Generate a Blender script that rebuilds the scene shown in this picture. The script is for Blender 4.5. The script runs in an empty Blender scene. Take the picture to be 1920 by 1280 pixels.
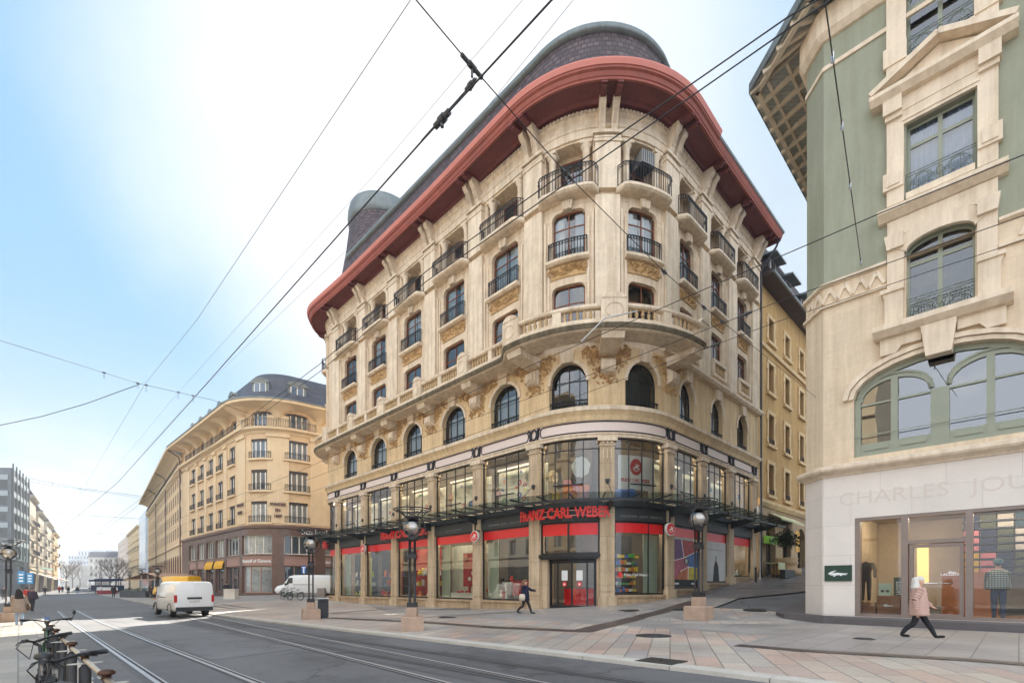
import bpy, bmesh, math, random
from math import sin, cos, pi, radians, sqrt, atan2, hypot, exp
from mathutils import Vector, Matrix
SC = bpy.context.scene
COL = SC.collection
F, HOR, CXP = 926.0, 1096.3, 960.0       # lens of the photograph in its own pixels, horizon row, middle column
R01 = random.Random(7)

# ---------------------------------------------------------------- terrain
def sstep(a, b, x):
    t = min(1.0, max(0.0, (x - a) / (b - a))); return t * t * (3 - 2 * t)
def softplus(x, k=1.2):
    return k * math.log(1 + exp(min(40, x / k)))
def ground(x, y):
    xc = -25 + softplus(x + 25, 2.0); xc = 3 - softplus(3 - xc, 1.2)
    z = -1.40 + .02 * xc
    t = (x + y - 26.0) / 1.41421; q = (y - x - 18.4) / 1.41421
    z += .094 * (softplus(t, 1.0) if t < 40 else t) * (1 - sstep(1, 9, q)) * (1 - .9*sstep(5.5, 9, -q)*(1 - sstep(2, 7, t))) if q < 9 and t > -9 else 0
    z += .02 * min(40, max(0, x + y - 8)) * sstep(5, 27, -x)
    z += .3*sstep(40, 52, y)*sstep(8, 14, -x)*(1 - sstep(30, 42, -x)) if y > 40 else 0
    return z
def hit(u, v, h=0.0):
    """where the line of sight through pixel (u, v) meets the terrain raised by h"""
    dx, dz = (u - CXP) / F, (HOR - v) / F
    y = 2.0
    while y < 900:
        if dz * y < ground(dx * y, y) + h: break
        y += .05
    return dx * y, y, ground(dx * y, y) + h
def at(u, y):
    return (u - CXP) / F * y

# ---------------------------------------------------------------- paths
class Path:
    """plan line of a facade; s runs left to right seen from the street, o points out of the wall"""
    def __init__(self, segs, s_anchor, pos, nang, s0=0.0):
        self.segs = []; x = y = 0.0; h = 0.0; s = s0
        for g in segs:
            if g[0] == 'l': self.segs.append((s, g[1], 'l', x, y, h, 0)); x += g[1]*cos(h); y += g[1]*sin(h); s += g[1]
            else:
                R, a = g[1], g[2]; L = R * abs(a); self.segs.append((s, L, 'a', x, y, h, R if a > 0 else -R))
                sg = 1 if a > 0 else -1; cx, cy = x - sg*R*sin(h), y + sg*R*cos(h)
                h += a; x, y = cx + sg*R*sin(h), cy - sg*R*cos(h); s += L
        self.s1 = s; self.s0 = s0
        self.T = (0, 0, 0)
        px, py, nx, ny = self.raw(s_anchor)
        r = nang - atan2(ny, nx); c, sn = cos(r), sin(r)
        self.T = (r, pos[0] - (px*c - py*sn), pos[1] - (px*sn + py*c))
    def raw(self, s):
        g = self.segs[0]
        for q in self.segs:
            if s >= q[0] - 1e-9: g = q
        t = s - g[0]
        if g[2] == 'l': h = g[5]; return g[3] + t*cos(h), g[4] + t*sin(h), sin(h), -cos(h)
        R = g[6]; h0 = g[5]; h = h0 + t / R; cx, cy = g[3] - R*sin(h0), g[4] + R*cos(h0)
        return cx + R*sin(h), cy - R*cos(h), sin(h), -cos(h)
    def at(self, s):
        x, y, nx, ny = self.raw(s); r, tx, ty = self.T; c, sn = cos(r), sin(r)
        return x*c - y*sn + tx, x*sn + y*c + ty, nx*c - ny*sn, nx*sn + ny*c
    def __call__(self, s, o, z):
        x, y, nx, ny = self.at(s); return (x + nx*o, y + ny*o, z)
    def brk(self, a, b, step=.45):
        """s values needed between a and b so that curves stay round"""
        out = [a]
        for g in self.segs:
            lo, hi = max(a, g[0]), min(b, g[0] + g[1])
            if hi - lo < 1e-6: continue
            if lo > a + 1e-6: out.append(lo)
            if g[2] == 'a':
                n = max(1, int(math.ceil((hi - lo) / step)))
                out += [lo + (hi - lo)*i/n for i in range(1, n)]
        out.append(b); return out
    def s_of_u(self, u, o=0.0, lo=None, hi=None):
        lo = self.s0 if lo is None else lo; hi = self.s1 if hi is None else hi
        for _ in range(50):
            m = (lo + hi)/2; x, y, _z = self(m, o, 0)
            if CXP + F*x/y < u: lo = m
            else: hi = m
        return m
def IDENT(s, o, z): return (s, -o, z)

# ---------------------------------------------------------------- mesh builder
class MB:
    def __init__(self, P=None, m=None):
        self.v = []; self.f = []; self.fm = []; self.uv = []; self.P = P; self.mats = []; self.cur = 0; self.sm = []; self.smooth = False
        if m: self.use(m)
    def use(self, m):
        if m not in self.mats: self.mats.append(m)
        self.cur = self.mats.index(m); return self
    def p(self, s, o, z):
        self.v.append(self.P(s, o, z) if self.P else (s, -o, z)); self.uv.append((s, z)); return len(self.v) - 1
    def w(self, x, y, z, uv=None):
        self.v.append((x, y, z)); self.uv.append(uv or (x + y, z)); return len(self.v) - 1
    def face(self, *idx): self.f.append(tuple(idx)); self.fm.append(self.cur); self.sm.append(self.smooth)
    def brk(self, a, b): return self.P.brk(a, b) if isinstance(self.P, Path) else [a, b]
    def quad(self, s0, s1, z0, z1, o):
        ss = self.brk(s0, s1); a = [(self.p(s, o, z0), self.p(s, o, z1)) for s in ss]
        for i in range(len(a) - 1): self.face(a[i][0], a[i+1][0], a[i+1][1], a[i][1])
    def box(self, s0, s1, o0, o1, z0, z1):
        if s0 > s1: s0, s1 = s1, s0
        ss = self.brk(s0, s1); r = []
        for s in ss: r.append((self.p(s, o1, z0), self.p(s, o1, z1), self.p(s, o0, z1), self.p(s, o0, z0)))
        self.face(*reversed(r[0]))
        for i in range(len(r) - 1):
            a, b = r[i], r[i+1]
            for k in range(4): self.face(a[k], b[k], b[(k+1) % 4], a[(k+1) % 4])
        self.face(*r[-1])
    def sweep(self, prof, s0, s1, closed=True, caps=True, of=None):
        """profile [(o, z)] swept along the path; of(s) adds to every offset"""
        ss = self.brk(s0, s1)
        if of:
            n = max(2, int((s1 - s0)/.25)); ss = sorted(set([round(s0 + (s1-s0)*i/n, 4) for i in range(n+1)]))
        r = [[self.p(s, o + (of(s) if of else 0), z) for o, z in prof] for s in ss]; n = len(prof)
        for i in range(len(r) - 1):
            for k in range(n if closed else n - 1):
                self.face(r[i][k], r[i+1][k], r[i+1][(k+1) % n], r[i][(k+1) % n])
        if caps and closed: self.face(*reversed(r[0])); self.face(*r[-1])
    def prism(self, poly, o0, o1, back=False):
        """outline [(s, z)] given thickness from o0 out to o1"""
        A = [self.p(s, o1, z) for s, z in poly]; B = [self.p(s, o0, z) for s, z in poly]; n = len(poly)
        self.face(*A)
        if back: self.face(*reversed(B))
        for i in range(n): self.face(B[i], B[(i+1) % n], A[(i+1) % n], A[i])
    def tube(self, pts, r, n=6, raw=False, close=False, r2=None):
        P = [Vector(p if raw else (self.P(*p) if self.P else (p[0], -p[1], p[2]))) for p in pts]
        rings = []; N = len(P)
        up = None
        for i in range(N):
            if close: d = P[(i+1) % N] - P[i-1]
            else: d = P[min(i+1, N-1)] - P[max(i-1, 0)]
            if d.length < 1e-9: d = Vector((0, 0, 1))
            d.normalize()
            if up is None:
                up = Vector((0, 0, 1)) if abs(d.z) < .9 else Vector((1, 0, 0))
            a = d.cross(up)
            if a.length < 1e-4: a = d.cross(Vector((1, .3, 0)))
            a.normalize(); b = a.cross(d).normalized(); up = b
            rr = r if r2 is None else r + (r2 - r)*i/max(1, N-1)
            rings.append([self.w(*(P[i] + a*(rr*cos(2*pi*k/n)) + b*(rr*sin(2*pi*k/n)))) for k in range(n)])
        sm, self.smooth = self.smooth, n > 4
        for i in range(N if close else N - 1):
            A, B = rings[i], rings[(i+1) % N]
            for k in range(n): self.face(A[k], A[(k+1) % n], B[(k+1) % n], B[k])
        self.smooth = sm
        if not close: self.face(*rings[0]); self.face(*reversed(rings[-1]))
    def lathe(self, prof, c, n=16, a0=0, a1=2*pi, cap=True, sx=1, sy=1):
        """profile [(r, z)] turned about the vertical through c"""
        full = abs(a1 - a0 - 2*pi) < 1e-6; m = n if full else n + 1
        rings = [[self.w(c[0] + r*sx*cos(a0 + (a1-a0)*k/n), c[1] + r*sy*sin(a0 + (a1-a0)*k/n), c[2] + z, ((a1-a0)*k/n*max(r for r, _ in prof), z)) for k in range(m)] for r, z in prof]
        sm, self.smooth = self.smooth, n > 6
        for i in range(len(prof) - 1):
            for k in range(n):
                k2 = (k+1) % m
                self.face(rings[i][k], rings[i][k2], rings[i+1][k2], rings[i+1][k])
        self.smooth = sm
        if cap and full:
            self.face(*reversed(rings[0])); self.face(*rings[-1])
    def ball(self, c, r, n=10, m=6, sx=1, sy=1, sz=1):
        self.lathe([(max(1e-4, r*sin(pi*i/m)), -r*cos(pi*i/m)*sz) for i in range(m+1)], c, n, cap=False, sx=sx, sy=sy)
    def bar(self, a, b, w, h, raw=False):
        """rectangular bar between two points"""
        A = Vector(a if raw else (self.P(*a) if self.P else (a[0], -a[1], a[2]))); B = Vector(b if raw else (self.P(*b) if self.P else (b[0], -b[1], b[2])))
        d = (B - A).normalized(); up = Vector((0, 0, 1)) if abs(d.z) < .95 else Vector((1, 0, 0))
        x = d.cross(up).normalized(); y = x.cross(d).normalized(); r = []
        for Q in (A, B):
            r.append([self.w(*(Q + x*(sx*w/2) + y*(sy*h/2))) for sx, sy in ((-1,-1),(1,-1),(1,1),(-1,1))])
        for k in range(4): self.face(r[0][k], r[0][(k+1) % 4], r[1][(k+1) % 4], r[1][k])
        self.face(*reversed(r[0])); self.face(*r[1])
    def wall(self, s0, s1, z0, z1, ops, o=0.0, depth=.3, rev=None):
        """wall sheet with openings (s0, s1, z0, z1, arch_rise); reveals run back by depth"""
        S = set(self.brk(s0, s1)); Z = {z0, z1}
        for a in ops: S |= {a[0], a[1]} | set(self.brk(a[0], a[1])); Z |= {a[2], a[3]}
        S = sorted(x for x in S if s0 - 1e-6 <= x <= s1 + 1e-6); Z = sorted(x for x in Z if z0 - 1e-6 <= x <= z1 + 1e-6)
        S = [x for i, x in enumerate(S) if i == 0 or x - S[i-1] > 1e-5]
        Z = [x for i, x in enumerate(Z) if i == 0 or x - Z[i-1] > 1e-5]
        idx = {}
        def g(i, j):
            if (i, j) not in idx: idx[i, j] = self.p(S[i], o, Z[j])
            return idx[i, j]
        for i in range(len(S) - 1):
            sm = (S[i] + S[i+1])/2
            for j in range(len(Z) - 1):
                zm = (Z[j] + Z[j+1])/2
                if any(a[0] < sm < a[1] and a[2] < zm < a[3] for a in ops): continue
                self.face(g(i, j), g(i+1, j), g(i+1, j+1), g(i, j+1))
        cur = self.cur
        for a in ops:
            a0, a1, b0, b1 = a[:4]; rise = a[4] if len(a) > 4 else 0
            top = arch_pts(a0, a1, b1, rise) if rise else [(s, b1) for s in self.brk(a0, a1)]
            if rise:
                for (sa, za), (sb, zb) in zip(top[:-1], top[1:]):
                    if za > b1 - 1e-5 and zb > b1 - 1e-5: continue
                    self.face(self.p(sa, o, za), self.p(sb, o, zb), self.p(sb, o, b1), self.p(sa, o, b1))
            if rev: self.use(rev)
            out = [(s, b0) for s in self.brk(a0, a1)] + list(reversed(top))
            n = len(out); A = [self.p(s, o, z) for s, z in out]; B = [self.p(s, o - depth, z) for s, z in out]
            for k in range(n): self.face(A[(k+1) % n], A[k], B[k], B[(k+1) % n])
            self.cur = cur
    def text(self, txt, s, z, size, o, depth=.04, bold=0.0, align='LEFT', vertical=False, sx=1.0):
        V, Fc = text_mesh(txt, size, depth, bold, align)
        base = len(self.v)
        for x, y, zz in V: self.p(s + x*sx, o + zz, z + y)
        for f in Fc: self.face(*[base + i for i in f])
    def build(self, name, parent=None, label=None, cat=None, group=None, kind=None, local=False, smooth=None):
        me = bpy.data.meshes.new(name); v = self.v
        if parent is not None and not local:
            r = root_loc(parent); v = [(x - r[0], y - r[1], z - r[2]) for x, y, z in v]
        me.from_pydata(v, [], self.f)
        if any(self.sm): me.polygons.foreach_set('use_smooth', self.sm)
        for m in self.mats: me.materials.append(m)
        if len(self.mats) > 1: me.polygons.foreach_set('material_index', self.fm)
        ul = me.uv_layers.new(name='UVMap'); li = [0]*len(me.loops); me.loops.foreach_get('vertex_index', li)
        flat = []
        for i in li: flat += self.uv[i]
        ul.data.foreach_set('uv', flat)
        me.update()
        ob = bpy.data.objects.new(name, me); COL.objects.link(ob)
        if parent is not None: ob.parent = parent
        tag(ob, label, cat, group, kind); return ob

def root_loc(o):
    x = y = z = 0.0
    while o is not None: x += o.location.x; y += o.location.y; z += o.location.z; o = o.parent
    return x, y, z
def tag(o, label=None, cat=None, group=None, kind=None):
    if label: o['label'] = label
    if cat: o['category'] = cat
    if group: o['group'] = group
    if kind: o['kind'] = kind
    return o
def thing(name, label, cat, loc=(0, 0, 0), rz=0.0, group=None):
    o = bpy.data.objects.new(name, None); o.empty_display_size = .2; COL.objects.link(o)
    o.location = loc; o.rotation_euler = (0, 0, rz); return tag(o, label, cat, group)
def dup(root, loc, rz=None, label=None, group=None, remat=None):
    def cp(o, par):
        c = o.copy(); COL.objects.link(c)
        if par is not None: c.parent = par
        if remat and c.type == 'MESH' and any(m in remat for m in c.data.materials[:]):
            c.data = c.data.copy()
            for i, m in enumerate(c.data.materials): c.data.materials[i] = remat.get(m, m)
        for k in KIDS(o): cp(k, c)
        return c
    r = cp(root, None); r.location = loc
    if rz is not None: r.rotation_euler = (0, 0, rz)
    if label: r['label'] = label
    if group: r['group'] = group
    return r
def KIDS(o): return [c for c in bpy.data.objects if c.parent == o]
def arch_pts(a0, a1, top, rise, n=12):
    """points of a (half-elliptic) arch from the left springing to the right one"""
    c, w = (a0 + a1)/2, (a1 - a0)/2
    if rise < 0:                                  # flat head with rounded corners
        r = -rise; q = [pi*i/8 for i in range(5)]
        return [(a0 + r - r*cos(t), top - r + r*sin(t)) for t in q] + [(a1 - r + r*sin(t), top - r + r*cos(t)) for t in q]
    return [(c - w*cos(pi*i/n), top - rise + rise*sin(pi*i/n)) for i in range(n+1)]
_tc = {}
def text_mesh(txt, size, depth, bold, align):
    k = (txt, size, depth, bold, align)
    if k not in _tc:
        cu = bpy.data.curves.new('t', 'FONT'); cu.body = txt; cu.size = size; cu.extrude = depth/2; cu.offset = bold; cu.align_x = align; cu.resolution_u = 3
        ob = bpy.data.objects.new('t', cu); COL.objects.link(ob); dg = bpy.context.evaluated_depsgraph_get(); dg.update()
        me = ob.evaluated_get(dg).to_mesh(); _tc[k] = ([tuple(v.co) for v in me.vertices], [tuple(p.vertices) for p in me.polygons])
        bpy.data.objects.remove(ob); bpy.data.curves.remove(cu)
    return _tc[k]

# ---------------------------------------------------------------- materials
def lin(c):
    return tuple((x/12.92 if x <= .04045 else ((x + .055)/1.055)**2.4) for x in c)
def rgb(r, g, b): return lin((r/255, g/255, b/255))
class NT:
    def __init__(self, m): self.t = m.node_tree; self.n = self.t.nodes; self.l = self.t.links
    def new(self, k, **kw):
        n = self.n.new(k)
        for a, b in kw.items(): setattr(n, a, b)
        return n
    def set(self, n, **kw):
        for a, b in kw.items():
            i = n.inputs[a.replace('_', ' ')]
            if hasattr(b, 'links') or hasattr(b, 'is_linked'): self.l.new(b, i)
            else: i.default_value = b
        return n
    def link(self, a, b): self.l.new(a, b)
def ramp(nt, fac, stops):
    r = nt.new('ShaderNodeValToRGB'); e = r.color_ramp.elements
    while len(e) < len(stops): e.new(.5)
    for x, (p, c) in zip(e, stops): x.position = p; x.color = (*c, 1) if len(c) == 3 else c
    nt.link(fac, r.inputs[0]); return r.outputs[0]
def mul(nt, a, b, fac=1.0, mode='MULTIPLY'):
    m = nt.new('ShaderNodeMix', data_type='RGBA', blend_type=mode)
    m.inputs[0].default_value = fac
    for i, x in ((6, a), (7, b)):
        if hasattr(x, 'is_linked'): nt.link(x, m.inputs[i])
        else: m.inputs[i].default_value = (*x, 1)
    return m.outputs[2]
_M = {}
def mat(name, col, rough=.75, metal=0.0, var=.12, vs=1.2, bump=0.0, bs=14.0, brick=None, streak=0.0, uv=True, emit=0.0, coat=0.0, coords=None, spec=.5, var2=0.0):
    """painted / stone / metal surface: colour broken up by two noises, optional courses of blocks and rain streaks"""
    if name in _M: return _M[name]
    m = bpy.data.materials.new(name); m.use_nodes = True; nt = NT(m); b = nt.n['Principled BSDF']
    tc = nt.new('ShaderNodeTexCoord'); geo = nt.new('ShaderNodeNewGeometry')
    pos = geo.outputs['Position'] if coords is None else tc.outputs[coords]
    n1 = nt.set(nt.new('ShaderNodeTexNoise'), Vector=pos, Scale=vs, Detail=5.0, Roughness=.6)
    c = ramp(nt, n1.outputs['Fac'], [(.25, tuple(x*(1-var) for x in col)), (.75, tuple(min(1, x*(1+var)) for x in col))])
    n2 = nt.set(nt.new('ShaderNodeTexNoise'), Vector=pos, Scale=vs*9, Detail=3.0)
    c = mul(nt, c, ramp(nt, n2.outputs['Fac'], [(.3, (1-var*.6,)*3), (.7, (1, 1, 1))]))
    h = None
    if brick:
        bw, bh, mort, dark, jit = brick[:5]
        bt = nt.new('ShaderNodeTexBrick'); nt.set(bt, Vector=tc.outputs['UV'] if uv else pos, Scale=1.0, Brick_Width=bw, Row_Height=bh, Mortar_Size=mort, Mortar_Smooth=.2, Color1=(1, 1, 1, 1), Color2=(1-jit, 1-jit, 1-jit, 1), Mortar=(dark, dark, dark, 1), Bias=0.0)
        c = mul(nt, c, bt.outputs['Color']); h = bt.outputs['Fac']
    if streak:
        mp = nt.set(nt.new('ShaderNodeMapping'), Vector=pos, Scale=(2.2, 2.2, .16)); n3 = nt.set(nt.new('ShaderNodeTexNoise'), Vector=mp.outputs[0], Scale=1.6, Detail=6.0, Roughness=.65)
        c = mul(nt, c, ramp(nt, n3.outputs['Fac'], [(.38, (.62, .55, .47)), (.58, (1, 1, 1))]), streak)
    nt.link(c, b.inputs['Base Color']); b.inputs['Roughness'].default_value = rough; b.inputs['Metallic'].default_value = metal
    b.inputs['Specular IOR Level'].default_value = spec
    if coat: b.inputs['Coat Weight'].default_value = coat; b.inputs['Coat Roughness'].default_value = .08
    if emit: nt.link(c, b.inputs['Emission Color']); b.inputs['Emission Strength'].default_value = emit
    if bump or h:
        bp = nt.new('ShaderNodeBump'); bp.inputs['Strength'].default_value = bump or .25; bp.inputs['Distance'].default_value = .02
        nb = nt.set(nt.new('ShaderNodeTexNoise'), Vector=pos, Scale=bs, Detail=4.0); hh = nb.outputs['Fac']
        if h:
            mx = nt.new('ShaderNodeMath', operation='SUBTRACT'); nt.link(hh, mx.inputs[0]); nt.link(h, mx.inputs[1]); hh = mx.outputs[0]
        nt.link(hh, bp.inputs['Height']); nt.link(bp.outputs[0], b.inputs['Normal'])
    _M[name] = m; return m
def asphalt(name, col, rough=.7):
    """bituminous road: coarse grain, oily blotches, thin wandering cracks"""
    m = mat(name, col, rough, var=.2, vs=.3, bump=.5, bs=90); nt = NT(m); b = nt.n['Principled BSDF']; src = b.inputs['Base Color'].links[0].from_socket
    geo = nt.new('ShaderNodeNewGeometry'); n = nt.set(nt.new('ShaderNodeTexNoise'), Vector=geo.outputs['Position'], Scale=1.1, Detail=4.0); mp = nt.new('ShaderNodeVectorMath', operation='MULTIPLY_ADD')
    nt.link(n.outputs['Color'], mp.inputs[0]); mp.inputs[1].default_value = (1.6, 1.6, 0); nt.link(geo.outputs['Position'], mp.inputs[2])
    v = nt.new('ShaderNodeTexVoronoi', feature='DISTANCE_TO_EDGE'); v.inputs['Scale'].default_value = .21; nt.link(mp.outputs[0], v.inputs['Vector'])
    c = mul(nt, src, ramp(nt, v.outputs['Distance'], [(.002, (.5, .5, .5)), (.007, (1, 1, 1))]))
    g = nt.set(nt.new('ShaderNodeTexNoise'), Vector=geo.outputs['Position'], Scale=55.0, Detail=6.0, Roughness=.8); c = mul(nt, c, ramp(nt, g.outputs['Fac'], [(.36, (.55, .55, .55)), (.5, (1, 1, 1)), (.66, (1.0, 1.0, 1.0))]))
    o = nt.set(nt.new('ShaderNodeTexNoise'), Vector=geo.outputs['Position'], Scale=.55, Detail=5.0, Roughness=.7); c = mul(nt, c, ramp(nt, o.outputs['Fac'], [(.36, (.72, .72, .72)), (.47, (1, 1, 1))]))
    nt.link(c, b.inputs['Base Color']); return m
def glass(name, tint=(.85, .9, .88), refl=.1, fres=.9, rough=.0, wav=.06):
    if name in _M: return _M[name]
    m = bpy.data.materials.new(name); m.use_nodes = True; nt = NT(m); nt.n.remove(nt.n['Principled BSDF'])
    tr = nt.new('ShaderNodeBsdfTransparent'); tr.inputs[0].default_value = (*tint, 1)
    gl = nt.new('ShaderNodeBsdfGlossy'); gl.inputs['Roughness'].default_value = rough
    geo = nt.new('ShaderNodeNewGeometry'); no = nt.set(nt.new('ShaderNodeTexNoise'), Vector=geo.outputs['Position'], Scale=.9, Detail=1.0)
    bp = nt.new('ShaderNodeBump'); bp.inputs['Strength'].default_value = wav; bp.inputs['Distance'].default_value = .1
    nt.link(no.outputs['Fac'], bp.inputs['Height']); nt.link(bp.outputs[0], gl.inputs['Normal'])
    fr = nt.new('ShaderNodeFresnel'); fr.inputs[0].default_value = 1.5
    ma = nt.new('ShaderNodeMath', operation='MULTIPLY_ADD'); nt.link(fr.outputs[0], ma.inputs[0]); ma.inputs[1].default_value = fres; ma.inputs[2].default_value = refl; ma.use_clamp = True
    mx = nt.new('ShaderNodeMixShader'); nt.link(ma.outputs[0], mx.inputs[0]); nt.link(tr.outputs[0], mx.inputs[1]); nt.link(gl.outputs[0], mx.inputs[2])
    nt.link(mx.outputs[0], nt.n['Material Output'].inputs[0]); _M[name] = m; return m
def pavers(name, cols, bw, bh, ang, mort=.012, rough=.7, dark=.45, spec=.4, jit=.0):
    """paving slabs laid in courses at an angle, several stone colours"""
    m = bpy.data.materials.new(name); m.use_nodes = True; nt = NT(m); b = nt.n['Principled BSDF']
    geo = nt.new('ShaderNodeNewGeometry'); mp = nt.set(nt.new('ShaderNodeMapping'), Vector=geo.outputs['Position'], Rotation=(0, 0, ang))
    nw = nt.set(nt.new('ShaderNodeTexNoise'), Vector=geo.outputs['Position'], Scale=.35, Detail=2.0)
    bt = nt.new('ShaderNodeTexBrick'); bt.offset_frequency = 2; bt.squash_frequency = 3; bt.squash = .8
    nt.set(bt, Vector=mp.outputs[0], Scale=1.0, Brick_Width=bw, Row_Height=bh, Mortar_Size=mort, Mortar_Smooth=.1, Color1=(0, 0, 0, 1), Color2=(1, 1, 1, 1), Mortar=(.5, .5, .5, 1), Bias=0.0)
    k = len(cols); c = ramp(nt, bt.outputs['Color'], [((i + .5)/k, cc) for i, cc in enumerate(cols)])
    c = mul(nt, c, ramp(nt, nw.outputs['Fac'], [(.3, (.72, .72, .74)), (.65, (1, 1, 1))]))
    n2 = nt.set(nt.new('ShaderNodeTexNoise'), Vector=geo.outputs['Position'], Scale=22.0, Detail=4.0)
    c = mul(nt, c, ramp(nt, n2.outputs['Fac'], [(.3, (.82, .82, .82)), (.7, (1, 1, 1))]))
    c = mul(nt, c, ramp(nt, bt.outputs['Fac'], [(0, (1, 1, 1)), (1, (dark,)*3)]))
    nt.link(c, b.inputs['Base Color']); b.inputs['Specular IOR Level'].default_value = spec
    rr = ramp(nt, nw.outputs['Fac'], [(.3, (rough*.65,)*3), (.7, (rough,)*3)]); nt.link(rr, b.inputs['Roughness'])
    bp = nt.new('ShaderNodeBump'); bp.inputs['Strength'].default_value = .4; bp.inputs['Distance'].default_value = .01
    mx = nt.new('ShaderNodeMath', operation='SUBTRACT'); nt.link(n2.outputs['Fac'], mx.inputs[0]); nt.link(bt.outputs['Fac'], mx.inputs[1]); nt.link(mx.outputs[0], bp.inputs['Height']); nt.link(bp.outputs[0], b.inputs['Normal'])
    _M[name] = m; return m
STONE = mat('facade_stone', rgb(226, 205, 177), .8, var=.14, vs=.8, bump=.35, brick=(1.15, .52, .022, .78, .10), streak=.5)
STONE_Y = mat('ochre_stone', rgb(222, 195, 153), .8, var=.15, vs=.6, bump=.3, brick=(1.3, .55, .008, .85, .05), streak=.5)
TRIM = mat('trim_stone', rgb(226, 208, 183), .8, var=.15, vs=1.6, bump=.35, streak=.55)
CARVE = mat('carved_stone', rgb(196, 160, 112), .9, var=.3, vs=3, bump=.8, bs=40)
PIL = mat('pilaster_stone', rgb(204, 182, 152), .8, var=.16, vs=1.0, bump=.3, brick=(3, 1.25, .01, .6, .05), streak=.6)
RED = mat('oxide_red_paint', rgb(112, 52, 45), .65, var=.22, vs=.9, streak=.35)
REDF = mat('fascia_red_paint', rgb(154, 78, 60), .6, var=.16, vs=.8, brick=(2.4, 9, .008, .6, .12), streak=.35)
SLATE = mat('slate_shingle', rgb(104, 86, 88), .65, var=.35, vs=3, bump=.6, brick=(.42, .28, .04, .25, .6))
ZINC = mat('zinc', rgb(118, 126, 126), .5, metal=.3, var=.15, vs=1.5, brick=(1.0, 6, .012, .6, .05), streak=.4)
IRON = mat('wrought_iron', (.018, .018, .02), .5, metal=.2)
DARK = mat('bronze_frame', (.022, .022, .024), .4, metal=.3)
CANOPY = mat('canopy_steel', (.03, .034, .036), .45, metal=.3)
WOODF = mat('brown_window_frame', rgb(128, 72, 44), .5, var=.15)
WHITEF = mat('white_window_frame', rgb(226, 220, 208), .5)
CURT = mat('curtain', (.75, .75, .74), .9, var=.1, vs=6, coords='Object')
BLIND = mat('roller_blind', rgb(86, 76, 72), .8)
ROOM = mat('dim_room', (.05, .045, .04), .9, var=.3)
GLS = glass('window_glass', (.7, .76, .78), .13, .9)
GLSHOP = glass('shop_glass', (.86, .9, .88), .05, .8, wav=.02)
GLMEZ = glass('upper_shop_glass', (.86, .9, .88), .08, .85, wav=.05)
GLCAN = glass('canopy_glass', (.62, .7, .68), .08, .7, wav=0)

# ---------------------------------------------------------------- repeated pieces of facades
def window(P, par, s0, s1, z0, z1, o, fm, gm=GLS, rise=0.0, cols=(.5,), rows=(.72,), fw=.07, bw=.05, curtain=.5, blind=0.0, name='window', inner=True, rng=R01, ctop=None):
    """frame with bars (part), its pane and, behind it, curtain or blind (sub-parts)"""
    b = MB(P, fm); W = s1 - s0
    def top(s):
        if not rise: return z1
        t = (s - (s0+s1)/2)/(W/2); return z1 - rise + rise*sqrt(max(0, 1 - t*t))
    b.box(s0, s1, o - .05, o + .03, z0, z0 + fw)
    zs = z1 - rise
    b.box(s0, s0 + fw, o - .05, o + .028, z0 + fw, zs if rise else z1); b.box(s1 - fw, s1, o - .05, o + .028, z0 + fw, zs if rise else z1)
    if rise:
        A = arch_pts(s0 + fw/2, s1 - fw/2, z1 - fw/2, rise - fw/2)
        for p, q in zip(A[:-1], A[1:]): b.bar((p[0], o - .01, p[1]), (q[0], o - .01, q[1]), .075, fw)
    else: b.box(s0 + fw, s1 - fw, o - .05, o + .026, z1 - fw, z1)
    for c in cols:
        x = s0 + W*c; b.box(x - bw/2, x + bw/2, o - .04, o + .022, z0 + fw, top(x) - fw*.6)
    for r in rows:
        z = z0 + (z1 - z0)*r
        if rise and z > z1 - rise:
            t = (z - z1 + rise)/rise; hw = W/2*sqrt(max(0, 1 - t*t)); c = (s0+s1)/2; b.box(c - hw + fw, c + hw - fw, o - .036, o + .018, z - bw/2, z + bw/2)
        else: b.box(s0 + fw, s1 - fw, o - .036, o + .018, z - bw/2, z + bw/2)
    fo = b.build(name, par)
    g = MB(P, gm)
    if rise:
        A = arch_pts(s0 + .01, s1 - .01, z1 - .01, rise - .01); lo = [g.p(s, o - .01, z0) for s, _ in A]; hi = [g.p(s, o - .01, z) for s, z in A]
        for i in range(len(A) - 1): g.face(lo[i], lo[i+1], hi[i+1], hi[i])
    else: g.quad(s0 + .01, s1 - .01, z0, z1, o - .01)
    g.build('pane', fo)
    if inner:
        c = MB(P); k = rng.random()
        zt = (ctop if ctop is not None else z1)
        if blind: c.use(BLIND); c.box(s0, s1, o - .1, o - .07, zt - (z1 - z0)*blind, zt)
        if k < curtain:
            c.use(CURT); w = W*(.3 + .2*rng.random()); n = 7
            for a, d in ((s0, 1), (s1, -1)):
                pts = [(a + d*w*i/n, o - .16 - .035*(i % 2)) for i in range(n+1)]
                lo = [c.p(s, oo, z0) for s, oo in pts]; hi = [c.p(s, oo, top(s) if rise else z1) for s, oo in pts]
                for i in range(n): c.face(lo[i], lo[i+1], hi[i+1], hi[i])
        if c.f: c.build('curtain' if not blind else 'blind', fo)
    return fo
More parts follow.
